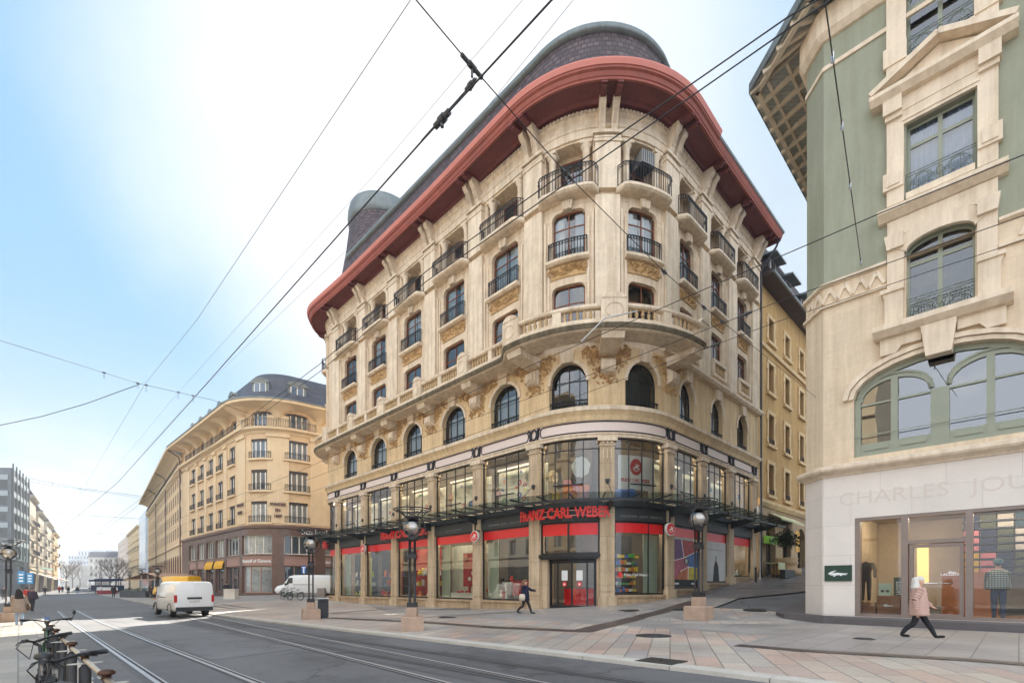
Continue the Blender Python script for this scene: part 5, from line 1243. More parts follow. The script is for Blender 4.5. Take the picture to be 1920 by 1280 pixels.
def ochre_house():
    P = MP; x0 = MEND + .15; S1 = x0 + 30
    b0 = P(x0, 0, 0); B = thing('ochre_house', 'narrow ochre rendered house with slate dormers uphill of the corner building', 'building', (b0[0], b0[1], .4))
    OCH = mat('ochre_render', rgb(192, 156, 102), .9, var=.16, vs=.5, bump=.15, streak=.55); SUR = mat('pale_surround', rgb(214, 186, 142), .85, var=.15, streak=.3); BAS = mat('old_base_stone', rgb(180, 156, 124), .85, var=.25, vs=1, bump=.3, streak=.7)
    cs = [P.s_of_u(u, 0, MEND, MEND + 40) for u in (1446, 1476, 1503)]; d = cs[1] - cs[0]; cs += [cs[2] + d, cs[2] + 2*d]
    rows = [(6.95, 9.2), (10.8, 13.0), (14.75, 16.85), (18.6, 20.3)]
    w = MB(P, OCH)
    for (z0, z1), (a, b) in zip(rows, ((6.2, 10), (10, 14), (14, 17.8), (17.8, 22.4))): w.wall(x0, S1, a, b, [(c - .55, c + .55, z0, z1) for c in cs], -.05, .35)
    w.use(BAS); w.wall(x0, S1, -1, 6.2, [(c - 1.05, c + 1.05, -1, 4.9, .9) for c in cs], -.02, .6); w.build('wall', B)
    t = MB(P, SUR)
    for c in cs:
        for z0, z1 in rows:
            for g in (-1, 1):
                t.box(c + g*.7 - .15, c + g*.7 + .15, -.06, .03, z0 - .1, z1 + .02)
                for zz in (z0 + .05, z1 - .5): t.box(c + g*.78 - .2, c + g*.78 + .2, -.06, .045, zz, zz + .45)
            t.box(c - .86, c + .86, -.06, .04, z1 + .02, z1 + .3); t.box(c - .95, c + .95, -.06, .16, z0 - .32, z0 - .1)
    t.sweep([(-.06, 17.7), (.1, 17.7), (.14, 17.95), (-.06, 18.0)], x0, S1); t.sweep([(-.06, 5.8), (.1, 5.85), (.28, 6.1), (.28, 6.3), (-.06, 6.4)], x0, S1); t.build('stone_dressing', B)
    GD = opaque_glass('dim_brown_glass', (.06, .05, .04))
    for c in cs:
        for i, (z0, z1) in enumerate(rows): swin(P, B, c - .55, c + .55, z0, z1, -.3, WOODF, GD, n=2, fw=.07, rows=(.6,), rail=.35 if i < 2 else 0, rail_o=.05, extra=0)
        swin(P, B, c - 1.05, c + 1.05, .2, 4.9, -.45, DARK, GD, rise=.9, n=2, fw=.08, rows=(.72,), name='arched_shop_window')
    e = MB(P, mat('dark_eave_wood', rgb(66, 50, 44), .7)); e.sweep([(-.1, 22.3), (1.0, 22.35), (1.0, 22.5), (-.1, 22.55)], x0, S1); e.use(ZINC); e.sweep([(.95, 22.35), (1.12, 22.35), (1.12, 22.55), (.95, 22.55)], x0, S1); e.build('eaves', B)
    rf = mansard(P, B, x0, S1, [(.95, 22.56), (-.3, 24.2), (-.6, 26.4), (-2.5, 27)], m=SLATE, back=-7)
    for c in cs:
        dm = MB(P, DSL); dm.box(c - .8, c + .8, -1.6, .1, 22.7, 24.9); dm.use(ZINC); dm.sweep([(-1.6, 25.1), (.75, 24.75), (.75, 24.87), (-1.6, 25.3)], c - 1.1, c + 1.1); dm.use(WHITEF); dm.box(c - .55, c + .55, .09, .14, 23.1, 24.75); dm.use(GD); dm.quad(c - .45, c + .45, 23.2, 24.65, .15); dm.build('dormer', rf)
    bl = MB(P, IRON); railing(P, B, x0 + .2, cs[0] + 1.2, 22.6, 23.3, .9, step=.16, orn=False)
    # shops at its foot
    GS = mat('lime_green_sign', rgb(142, 200, 40), .5, var=.03)
    sg = thing('shop_sign', 'lime green shop sign over the first arch of the ochre house', 'sign', P(cs[0] - .3, .3, 3.2)); a = P.s_of_u(1433, .3, MEND, MEND + 20); b = P.s_of_u(1458, .3, MEND, MEND + 20); z = 3.35
    q = MB(P, GS); q.box(a, b, .25, .32, z - .28, z + .3); q.build('board', sg); q = MB(P, mat('dark_green_letters', rgb(40, 80, 20), .6)); q.text('le jardin', (a + b)/2, z - .1, .3, .325, .006, .004, 'CENTER'); q.build('lettering', sg)
    for i, vz in enumerate((2.9, 2.2, 1.5)):
        a = P.s_of_u(1493, .9, MEND, MEND + 30); y = mat('amber_sign', rgb(232, 172, 40), .5, var=.04); r = thing('direction_sign', ['topmost of three yellow arrow boards up the side street', 'middle one of three yellow arrow boards up the side street', 'lowest of three yellow arrow boards up the side street'][i], 'sign', P(a, .9, vz), group='yellow arrow boards')
        q = MB(P, y); zz = 3.9 - .62*i; q.prism([(a - .05, zz), (a + .75, zz), (a + .95, zz + .2), (a + .75, zz + .42), (a - .05, zz + .42)], .86, .9, True); q.build('board', r); q = MB(P, DARK); q.prism([(a + .4, zz + .12), (a + .8, zz + .2), (a + .4, zz + .32), (a + .5, zz + .22)], .9, .91); q.build('arrow', r)
    aw = MB(P, mat('cream_striped_awning', rgb(206, 204, 160), .8)); a, b = cs[0] - .6, cs[1] + 1.4
    q = [aw.p(a, .1, 5.5), aw.p(b, .1, 5.5), aw.p(b, .9, 5.0), aw.p(a, .9, 5.0)]; aw.face(*q); n = 16
    for i in range(n): x = a + (b-a)*i/n; x2 = a + (b-a)*(i+1)/n; aw.face(aw.p(x, .9, 5.0), aw.p((x+x2)/2, .92, 4.75), aw.p(x2, .9, 5.0))
    tag(aw.build('awning'), 'cream scalloped awning over the arches of the ochre house', 'awning')
ochre_house()
# ================================================================ the street farther left
def block(name, label, P, s0, s1, zt, cols, rows, wallm, winm, fm=WHITEF, roof=None, depth=12, base=-2.6, ww=.6, shop=None, rails=False, trim=None, n=2, cornice=True, cat='building', rise=0):
    b0 = P(s0, 0, 0); B = thing(name, label, cat, (b0[0], b0[1], -1.9)); w = MB(P, wallm)
    ops = [(c - ww, c + ww, z0, z1) for c in cols for z0, z1 in rows]
    w.wall(s0, s1, base, zt, ops, 0, .35)
    a, b = P(s0, 0, 0), P(s1, 0, 0); A, Bq = P(s0, -depth, 0), P(s1, -depth, 0)
    for p, q in ((b, Bq), (Bq, A), (A, a)): w.face(w.w(p[0], p[1], base, (0, base)), w.w(q[0], q[1], base, (depth, base)), w.w(q[0], q[1], zt, (depth, zt)), w.w(p[0], p[1], zt, (0, zt)))
    w.face(w.w(a[0], a[1], zt), w.w(b[0], b[1], zt), w.w(Bq[0], Bq[1], zt), w.w(A[0], A[1], zt)); w.build('wall', B)
    for c in cols:
        for i, (z0, z1) in enumerate(rows): swin(P, B, c - ww, c + ww, z0, z1, -.3, fm, winm, n=n, fw=.1, rail=.8 if rails and i % 2 else 0, rail_o=.5, extra=.3)
    if trim:
        t = MB(P, trim)
        if cornice: t.sweep([(-.1, zt - .7), (.3, zt - .6), (.7, zt - .2), (.75, zt + .1), (-.1, zt + .1)], s0, s1)
        for z0, z1 in rows: t.sweep([(-.05, z0 - .35), (.2, z0 - .3), (.2, z0 - .1), (-.05, z0 - .05)], s0, s1)
        t.build('stone_dressing', B)
    if roof: mansard(P, B, s0, s1, [(.6, zt + .1), (-.4, zt + 1.8), (-.9, zt + 3.2), (-2, zt + 3.6)], m=roof, back=-depth)
    return B
def far_street():
    # modern block of glass and steel at the left edge
    GY = mat('grey_cladding', rgb(84, 91, 97), .5, metal=.1, var=.1, vs=.5); PAN = mat('pale_spandrel', rgb(142, 151, 155), .4, var=.06)
    az = radians(-36.5); P = Path([('l', 16), ('a', .05, radians(126)), ('l', 16.2)], 15.9, (at(20, 85), 85), -pi/2 + .02, 0)
    b0 = P(16, 0, 0); B = thing('modern_block', 'grey glass and metal office block with pale spandrel bands at the left edge', 'building', (b0[0], b0[1], -1.9)); w = MB(P, GY)
    w.wall(0, 32.2, 4.5, 20.2, [], 0); w.wall(0, 32.2, -2.5, 4.5, [(17, 31.5, -2, 3.6), (8, 15.5, -2, 3.6)], -.6, .5); a, b = P(0, 0, 0), P(32.2, 0, 0)
    w.face(w.w(a[0], a[1], 20), w.w(*P(16.05, 0, 20)), w.w(b[0], b[1], 20), w.w(b[0] - 14, b[1] + 3, 20)); w.face(w.w(b[0], b[1], -2), w.w(b[0] - 14, b[1] + 3, -2), w.w(b[0] - 14, b[1] + 3, 20), w.w(b[0], b[1], 20)); w.build('wall', B)
    for i in range(5):
        z = 5.4 + 2.75*i; sp = MB(P, PAN); sp.box(16.5, 32, -.05, .1, z + 1.75, z + 2.6); sp.box(6, 15.5, -.05, .1, z + 1.75, z + 2.6); sp.build('spandrel', B)
        for k in range(5): swin(P, B, 16.7 + 3.05*k, 19.4 + 3.05*k, z, z + 1.7, .03, GY, GFAR, n=2, fw=.12)
        for k in range(3): swin(P, B, 6.4 + 3.1*k, 9.1 + 3.1*k, z, z + 1.7, .03, GY, GFARL if k == 1 else GFAR, n=1, fw=.12)
    fn = MB(P, GY)
    for k in range(6): fn.box(16.38 + 3.1*k, 16.58 + 3.1*k, 0, .2, 4.6, 21.0)
    fn.build('fins', B)
    g = MB(P, mat('green_glass_awning', rgb(150, 200, 186), .3, var=.1)); q = [g.p(17.5, .2, 3.6), g.p(32, .2, 3.6), g.p(32, 3.6, 3.1), g.p(17.5, 3.6, 3.1)]; g.face(*q); g.box(17.5, 32, 3.5, 3.65, 3.0, 3.2); tag(g.build('awning'), 'pale green glass awning along the foot of the grey office block', 'awning')
    for i, (u, v) in enumerate(((41, 1078), (57, 1080))):
        x, y = at(u, 70 + 12*i), 70 + 12*i; z = (HOR - v)*y/F; r = thing('hanging_sign', ['blue hanging sign nearest the green glass awning', 'blue hanging sign farther along the left pavement'][i], 'sign', (x, y, z), group='blue hanging signs'); q = MB(None, mat('blue_sign', rgb(40, 130, 178), .5)); q.box(x - .5, x + .5, -y - .1, -y + .1, z - 1.2, z + .6); q.build('board', r); q = MB(None, LETW)
        for k in range(3): q.box(x - .3, x + .3, -y + .1, -y + .12, z - .9 + .45*k, z - .7 + .45*k)
        q.build('lettering', r)
    # ornate stone houses: four in a row, then the yellow one
    az = radians(-39.7); d = Vector((sin(az), cos(az))); na = atan2(-sin(az), cos(az))
    spec = [(56, 104, 12, 19.0, (178, 166, 146), DSL, 'tall ornate stone house with balconies beside the grey office block'), (72, 118, 14, 17.6, (170, 160, 142), DSL, 'ornate stone house with a steep slate roof, second from the grey block'), (88, 136, 16, 17.4, (182, 172, 154), DSL, 'pale ornate house with stone bays, third from the grey block'), (101, 158, 18, 16.8, (192, 166, 122), DSL, 'yellow ochre house closing the row of ornate houses on the left')]
    for i, (u, y, L_, zt, c, rf, lab) in enumerate(spec):
        x = at(u, y); P = Path([('l', L_ + .2)], 0, (x, y), atan2(sin(radians(39.7)) if False else d.x*-1*0 + .6388, .7694), 0)
        m = mat('far_stone_%d' % i, rgb(*c), .85, var=.12, vs=.5, streak=.4); cols = [1.6 + (L_ - 3.2)*k/4 for k in range(5)]; m2_ = None; rows = [(3.6 + 3.15*k, 5.7 + 3.15*k) for k in range(int((zt - 4.5)/3.15) + 1)]; rows = [r for r in rows if r[1] < zt - .8]
        B = block('ornate_house' if i < 3 else 'yellow_house', lab, P, 0, L_, zt, cols, rows, m, GFAR, roof=rf, rails=i == 0, trim=m, ww=.55)
        sf = MB(P, mat('far_shopfront', rgb(96, 84, 74), .6, var=.3, vs=.6)); sf.box(.6, L_ - .6, .0, .15, -2, 2.6); sf.build('shop_front', B)
        aw = MB(P, mat('far_awning_%d' % i, [rgb(70, 66, 64), rgb(214, 206, 190), rgb(150, 60, 50), rgb(200, 190, 170)][i], .8)); q = [aw.p(1, .2, 2.6), aw.p(L_ - 1, .2, 2.6), aw.p(L_ - 1, 2.6, 1.7), aw.p(1, 2.6, 1.7)]; aw.face(*q); aw.box(1, L_ - 1, 2.55, 2.65, 1.45, 1.7)
        tag(aw.build('awning'), ['dark awning at the foot of the first ornate house', 'cream awning at the foot of the second ornate house', 'red awning at the foot of the third ornate house', 'pale awning at the foot of the yellow house'][i], 'awning')
        for k in range(3):
            bb = MB(P, m); z = 6.4 + 3.15*k*1.0
            if z < zt - 2: bb.box(L_*.3, L_*.7, 0, 1.0, z - .3, z); bo = bb.build('balcony', B); railing(P, bo, L_*.3, L_*.7, z, z + .9, .95, step=.3, r=.025, orn=False, ends=.9)
    # right hand side beyond the long stone block
    na = atan2(-sin(radians(40)) , -cos(radians(40)))
    def rp(u0, y0, az): return Path([('l', 60)], 0, (at(u0, y0), y0), atan2(-sin(radians(az)), -cos(radians(az))), 0)
    GLB = mat('pale_blue_glass_wall', rgb(176, 192, 204), .15, var=.08, vs=.3, brick=(2.6, 3.2, .06, .4, .1), spec=.8)
    # fronts facing the street: heading from far to near, normal to the left-front
    def street_front(u_far, y_far, u_near, y_near):
        a = Vector((at(u_far, y_far), y_far)); b = Vector((at(u_near, y_near), y_near)); h = (b - a); L_ = h.length; h.normalize(); return Path([('l', L_)], 0, tuple(a), atan2(-h.x, h.y), 0), L_
    P, L_ = street_front(261, 158, 273, 141)
    block('glass_building', 'pale blue glass building in the gap beyond the long stone block', P, 0, L_, 21.5, [], [], GLB, GFAR, depth=14)
    P, L_ = street_front(240, 196, 262, 160)
    cols = [2 + (L_ - 4)*k/6 for k in range(7)]; block('beige_house', 'beige house with dark balconies between the glass building and pale block', P, 0, L_, 19.5, cols, [(2.5 + 3.2*k, 4.6 + 3.2*k) for k in range(5)], mat('far_beige', rgb(216, 196, 160), .85, var=.1), GFAR, roof=None, rails=True, trim=mat('far_beige_trim', rgb(206, 186, 152), .85), ww=.7)
    P, L_ = street_front(221, 240, 240, 198)
    cols = [2 + (L_ - 4)*k/10 for k in range(11)]; block('pale_block', 'plain pale pinkish block with a grid of windows down the street', P, 0, L_, 20.2, cols, [(2.5 + 2.9*k, 4.3 + 2.9*k) for k in range(6)], mat('far_pinkish', rgb(222, 206, 190), .85, var=.06), GFAR, ww=.6)
    # closing the view: distant blocks on the hill
    def far(name, label, u0, u1, v, y, c, rows, ncol, roof=None, vb=1098):
        x0, x1 = at(u0, y), at(u1, y); P = Path([('l', x1 - x0)], 0, (x0, y), -pi/2, 0); zt = (HOR - v)*y/F; m = mat('far_wall_' + name + str(u0), rgb(*c), .9, var=.08, vs=.1); rr = [(zt*(k + .25)/rows, zt*(k + .75)/rows) for k in range(rows)]
        w_ = (x1 - x0); block(name, label, P, 0, w_, zt, [w_*(k + .5)/ncol for k in range(ncol)], rr, m, GFAR, roof=roof, ww=w_/ncol*.25, depth=20, base=-3, n=1)
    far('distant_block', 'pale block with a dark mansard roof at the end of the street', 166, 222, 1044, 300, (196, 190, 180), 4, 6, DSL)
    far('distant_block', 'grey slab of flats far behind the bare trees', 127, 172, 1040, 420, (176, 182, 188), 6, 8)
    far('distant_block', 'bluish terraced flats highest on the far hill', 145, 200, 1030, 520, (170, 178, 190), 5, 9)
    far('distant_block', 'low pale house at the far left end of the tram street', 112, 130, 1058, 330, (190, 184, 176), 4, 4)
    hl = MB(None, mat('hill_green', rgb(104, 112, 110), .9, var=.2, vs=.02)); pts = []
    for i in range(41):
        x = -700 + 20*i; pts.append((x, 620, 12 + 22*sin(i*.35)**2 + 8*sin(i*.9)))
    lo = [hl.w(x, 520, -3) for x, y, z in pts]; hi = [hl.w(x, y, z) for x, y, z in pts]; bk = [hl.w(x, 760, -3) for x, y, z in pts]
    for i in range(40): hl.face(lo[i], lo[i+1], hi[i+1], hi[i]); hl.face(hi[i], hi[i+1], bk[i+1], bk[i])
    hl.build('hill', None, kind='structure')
far_street()
# ================================================================ the other side of the street, behind the viewer: it shades the low sky and shows in the shop glass
def opposite():
    for i, (a0, a1, h, c, lab) in enumerate(((-34, -8, 20.5, (222, 204, 172), 'cream stone house across the street behind the viewer, seen mirrored in shop glass'), (-7.8, 16, 18.5, (214, 206, 194), 'pale grey house across the street behind the viewer, seen mirrored in shop glass'), (16.2, 44, 21.5, (206, 190, 160), 'sandstone house across the street on the viewer side, seen mirrored in shop glass'))):
        p0 = rd(a1, 29.5); p1 = rd(a0, 29.5); nx, ny = Vector(rd(0, 0)) - Vector(rd(0, 10)); P = Path([('l', a1 - a0)], 0, rd(a0, 29.5), atan2(ny, nx), 0)
        L_ = a1 - a0; cols = [2 + (L_ - 4)*k/6 for k in range(7)]; rows = [(4.2 + 3.4*k, 6.4 + 3.4*k) for k in range(5)]; rows = [r for r in rows if r[1] < h - 1]
        m = mat('opposite_stone_%d' % i, rgb(*c), .85, var=.08, vs=.5, streak=.2); B = block('opposite_house', lab, P, 0, L_, h, cols, rows, m, GFARB, trim=m, ww=.65, depth=10)
        s = MB(P, mat('opposite_shop_%d' % i, rgb(90, 84, 80), .4, var=.4, vs=.4)); s.box(.5, L_ - .5, 0, .1, -1.6, 2.6); s.build('shop_front', B)
opposite()
# ================================================================ displays behind the shop windows of the corner building
def displays():
    P = MP; rg = random.Random(21)
    TOY = [mat('toy_%s' % n, rgb(*c), .5, var=.05) for n, c in (('red', (206, 40, 44)), ('yellow', (240, 200, 50)), ('blue', (50, 110, 190)), ('green', (80, 160, 70)), ('white', (236, 232, 224)), ('brown', (150, 96, 60)), ('pink', (228, 140, 160)), ('orange', (234, 120, 50)), ('black', (30, 30, 34)), ('lime', (200, 214, 50)))]
    BACK = _M['display_back']; REDP = mat('red_panel', rgb(184, 34, 36), .6, var=.06); DKP = mat('dark_panel', rgb(52, 54, 58), .7, var=.2)
    spec = {1: (DKP, 'shop display with lime yellow figures in the leftmost straight shop window', [9, 8, 4]), 2: (DKP, 'shop display of mixed small toys behind the lamp, second straight window', [5, 7, 0, 2]), 3: (REDP, 'red shop display with a yellow bear, third straight window', [1, 1, 7, 4]), 4: (BACK, 'shop display with a red board of round badges, fourth straight window', [0]), 5: (DKP, 'shop display with a white table, in the window left of the entrance', [4, 0, 8]), 7: (DKP, 'shop display of stocked shelves in the curved window right of the entrance', [1, 3, 4, 7, 2]), 10: (BACK, 'shop display with a small table in the last window up the hill', [4, 5])}
    zf = {1: -.9, 2: -.88, 3: -.86, 4: -.84, 5: -.84, 7: -.46, 10: .6}
    for j, (bm_, lab, cols) in spec.items():
        a, b = SHOP[j]; z0 = zf[j]; d = thing('window_display', lab, 'shop display', P((a+b)/2, -.8, z0))
        q = MB(P, mat('display_floor', rgb(196, 190, 178), .6)); q.box(a, b, -1.6, -.2, z0 - .06, z0); q.build('display_floor', d)
        q = MB(P, bm_); w = b - a
        if j == 7: q.box(a, a + w*.62, -1.5, -1.45, z0, 2.7)
        elif j == 5: q.box(a + w*.2, b, -1.5, -1.45, z0, 2.7)
        else: q.box(a, b, -1.5, -1.45, z0, 2.7)
        q.build('back_panel', d)
        q = MB(P, mat('pale_green_panel', rgb(186, 198, 176), .7, var=.05))
        if j == 7: q.box(a + w*.64, b, -.6, -.55, z0, 2.7)
        elif j in (1, 4, 5): q.box(a, a + w*.22, -.6, -.55, z0, 2.7)
        if q.f: q.build('side_panel', d)
        if j == 7:
            for k in range(6):
                z = z0 + .12 + .36*k; s = MB(P, DARK); s.box(a, a + w*.6, -1.44, -.9, z - .03, z); s.build('shelf', d)
                x = a + .08
                while x < a + w*.58: t = MB(P, TOY[rg.choice(cols)]); ww = .1 + .2*rg.random(); t.box(x, x + ww, -1.3, -1.0, z, z + .1 + .17*rg.random()); t.build('toy', d); x += ww + .04
            continue
        if j == 4:
            q = MB(P, REDP); q.box(a + w*.5, a + w*.93, -.9, -.8, z0 + .75, 2.1); q.box(a + w*.62, a + w*.66, -.9, -.82, z0, z0 + .75); q.box(a + w*.82, a + w*.86, -.9, -.82, z0, z0 + .75); q.build('badge_board', d)
            for k in range(11):
                x, z = a + w*(.56 + .32*rg.random()), .1 + 1.8*rg.random(); t = MB(P, TOY[[4, 5, 1][k % 3]]); t.prism([(x + .14*cos(2*pi*i/10), z + .14*sin(2*pi*i/10)) for i in range(10)], -.8, -.74); t.build('badge', d)
            t = MB(P, TOY[4]); t.box(a + w*.3, a + w*.9, -.6, -.4, z0, z0 + .35); t.build('toy', d)
        if j == 5:
            t = MB(P, TOY[4]); t.box(a + w*.3, a + w*.8, -1.2, -.6, z0 + .95, z0 + 1.03); t.box(a + w*.33, a + w*.37, -1.1, -.7, z0, z0 + .95); t.box(a + w*.73, a + w*.77, -1.1, -.7, z0, z0 + .95); t.build('table', d); t = MB(P, REDP); t.box(a + w*.55, a + w*.98, -.5, -.46, z0 + .2, z0 + 1.1); t.build('red_sign', d)
        if j in (1, 2, 3):
            for lv in (.8, 1.55): q = MB(P, mat('glass_shelf', rgb(150, 150, 146), .3)); q.box(a + w*.25, b - .05, -1.4, -.8, z0 + lv, z0 + lv + .03); q.build('shelf', d)
            q = MB(P, TOY[9] if j == 1 else REDP); q.box(b - w*.42, b - .06, -.95, -.9, z0 + .1, 2.3); q.build('poster_panel', d)
        for k in range(46 if j != 4 else 12):
            x, h = a + w*(.1 + .85*rg.random()), .12 + .3*rg.random(); z = z0 + (0 if k % 2 else .5*rg.random()*2.2); o = -1.3 + .8*rg.random()
            t = MB(P, TOY[rg.choice(cols)])
            if z > z0 + .01: o = -1.4 + .1*rg.random()
            if j in (1, 2, 3): z = z0 + (0, .83, 1.58)[k % 3]; x = a + w*(.27 + .68*rg.random()); o = -1.3 + .4*rg.random()
            if rg.random() < .45: c = P(x, o, z + h*.5); t.ball(c, h*.5, 8, 6); t.ball((c[0], c[1], c[2] + h*.6), h*.33, 8, 6)
            else: t.box(x - h*.4, x + h*.4, o - .1, o + .1, z, z + h*1.2)
            t.build('toy', d)
    # posters pasted over two of the windows up the hill
    a, b = SHOP[8]; z0 = -.1; po = thing('poster', 'large poster of bright slanting colour fields with a black foot, uphill of the curved windows', 'poster', P((a+b)/2, -.1, z0)); rg = random.Random(4)
    q = MB(P, _M['dark_panel']); q.quad(a + .1, b - .1, z0, z0 + .42, -.10); q.build('footer', po)
    pc = [mat('poster_%d' % i, rgb(*c), .5, var=.45, vs=3.2) for i, c in enumerate(((104, 60, 110), (170, 50, 52), (60, 110, 170), (210, 190, 60), (200, 110, 60), (180, 90, 110)))]
    w, h = b - a - .2, 2.26; X = lambda x: a + .1 + w*x; Z = lambda y: z0 + .42 + h*y
    for i, pl in enumerate(([(0, .45), (.45, .55), (.35, 1), (0, 1)], [(.45, .55), (1, .75), (1, 1), (.35, 1)], [(.62, .33), (1, .3), (1, .75), (.55, .58)], [(.6, 0), (1, 0), (1, .3), (.62, .33)], [(.12, 0), (.6, 0), (.62, .33), (.3, .2)], [(0, 0), (.12, 0), (.3, .2), (.62, .33), (.45, .55), (0, .45)])): q = MB(P, pc[i]); q.face(*[q.p(X(x), -.098, Z(y)) for x, y in pl]); q.build('colour_field', po)
    q = MB(P, LETW)
    for p, r in (((.35, 1), (.45, .55)), ((.45, .55), (0, .45)), ((.62, .33), (.3, .2)), ((.62, .33), (1, .3)), ((.45, .55), (1, .75)), ((.6, 0), (.62, .33))): q.bar((X(p[0]), -.095, Z(p[1])), (X(r[0]), -.095, Z(r[1])), .02, .035)
    q.box(a + .4, a + .9, -.1, -.094, z0 + .14, z0 + .24); q.box(b - .9, b - .4, -.1, -.094, z0 + .14, z0 + .24); q.build('white_lines', po)
    q = MB(P, _M['dark_panel']); q.box(X(.46), X(.64), -.098, -.09, Z(.4), Z(.52)); q.use(LETW); q.text('SFC', X(.55), Z(.42), .3, -.088, .004, .004, 'CENTER', sx=.75); q.build('lettering', po)
    a, b = SHOP[9]; z0 = .24; po = thing('poster', 'pale grey poster with a plain dark cloak shape, in the second last window uphill', 'poster', P((a+b)/2, -.1, z0))
    q = MB(P, mat('poster_pale', rgb(206, 206, 204), .6, var=.12, vs=1)); q.quad(a + .1, b - .1, z0, 2.72, -.10); q.build('sheet', po); q = MB(P, _M['dark_panel']); c = a + (b-a)*.52; q.prism([(c - .45, z0), (c + .5, z0), (c + .34, z0 + .9), (c + .12, z0 + 1.25), (c - .12, z0 + 1.25), (c - .3, z0 + .9)], -.1, -.094); q.build('cloak_shape', po)
    q = MB(P, mat('poster_grey', rgb(150, 150, 152), .6)); q.box(a + .5, b - .5, -.1, -.095, 2.2, 2.24); q.prism([(c - .13, z0 + 1.27), (c + .13, z0 + 1.27), (c + .1, z0 + 1.6), (c - .1, z0 + 1.6)], -.1, -.094); q.build('grey_marks', po)
    # the windows of the upper shop floor: pale boards with coloured discs, boxes, a banner
    rg = random.Random(9)
    for j in (1, 2, 3, 4, 5, 8, 9, 10):
        a, b = SHOP[j]; w = b - a; d = thing('disc_panel', ['', 'pale board in the upper shop window nearest the far left corner', 'pale board in the second upper shop window from the far left corner', 'pale board with few discs above the middle lamp', 'pale board with coloured discs above the badge display', 'pale board with most coloured discs, left of the entrance bay above', '', '', 'pale board with a green disc in the upper window above the bright poster', 'pale board in the upper window above the pale grey poster', 'pale board in the last upper shop window uphill'][j], 'shop display', P((a+b)/2, -.9, 4.4))
        q = MB(P, mat('white_board', rgb(226, 222, 206), .8, var=.05) if j < 4 else _M['display_back']); q.box(a, b, -1.5, -1.45, 4.3, 7.0); q.build('board', d)
        q = MB(P, LETW); q.box(a + .3, b - .4, -1.2, -1.05, 7.0, 7.12); q.build('lamp_rail', d)
        for k in range({1: 2, 2: 3, 3: 6, 4: 13, 5: 16, 8: 5, 9: 3, 10: 2}[j]):
            x, z, r = a + w*(.18 + .75*rg.random()), 4.9 + 1.7*rg.random(), .07 + .16*rg.random()**2
            q = MB(P, TOY[[2, 3, 0, 6, 7, 1, 9][k % 7]]); q.prism([(x + r*cos(2*pi*i/14), z + r*sin(2*pi*i/14)) for i in range(14)], -.5, -.47, True); q.use(LETW); q.prism([(x + .4*r*cos(2*pi*i/5), z + .4*r*sin(2*pi*i/5)) for i in range(5)], -.47, -.465); q.build('disc', d)
    a, b = SHOP[6]; w = b - a; d = thing('window_display', 'orange boxes stacked under a white flowered board in the curved upper window', 'shop display', P((a+b)/2, -.9, 4.4))
    for k in range(16): x = a + w*(.3 + .5*(k % 5)/5 + .03*rg.random()); z = 4.35 + .34*(k//5); q = MB(P, TOY[7] if k % 3 else TOY[6]); q.box(x, x + .36, -1.2, -.8, z, z + .32); q.build('box', d)
    q = MB(P, TOY[4]); q.prism([(a + w*.68 + .42*(1 + .05*sin(7*t))*cos(t)*1.3, 6.25 + .55*(1 + .06*cos(9*t))*sin(t)) for t in [2*pi*i/40 for i in range(40)]], -.6, -.55); q.build('white_board', d)
    q = MB(P, TOY[1]); c = P(a + w*.1, -.7, 5.9); q.use(mat('cream_tuft', rgb(232, 214, 170), .9))
    for k in range(60): t, f_ = rg.random()*2*pi, math.acos(2*rg.random() - 1); e = (c[0] + .36*sin(f_)*cos(t), c[1] + .36*sin(f_)*sin(t), c[2] + .36*cos(f_)); q.bar(c, e, .03, .12, raw=True)
    q.build('tufted_ball', d)
    q = MB(P, TOY[1]); q.box(a + w*.12, a + w*.24, -.9, -.6, 4.6, 5.0); q.build('box', d); q = MB(P, ROOM); q.box(a, b, -2.6, -2.55, 4.3, 7.6); q.build('back_panel', d)
    a, b = SHOP[7]; w = b - a; d = thing('banner', 'white banner with red medallion and red lettering in the curved upper window', 'banner', P((a+b)/2, -.6, 5.0))
    q = MB(P, TOY[4]); q.box(a + w*.12, a + w*.9, -.55, -.5, 5.05, 6.85); q.build('sheet', d)
    q = MB(P, REDP); x = a + w*.46; q.prism([(x + .4*cos(2*pi*i/28), 6.25 + .44*sin(2*pi*i/28)) for i in range(28)], -.5, -.48); q.use(LETW); horse(q, x, 6.22, .5, -.48, -.465); q.build('emblem', d)
    q = MB(P, REDP); q.text('FRANZ CARL WEBER', x, 5.45, .27, -.485, .008, .006, 'CENTER', sx=.78); q.build('lettering', d)
    q = MB(P, TOY[2]); c = P(a + w*.2, -.8, 4.75); q.ball(c, .42, 12, 8, sz=.9); q.ball((c[0] + .5, c[1], c[2]), .4, 12, 8); tag(q.build('blue_bag'), 'plump blue bags below the white banner in the curved upper window', 'bag')
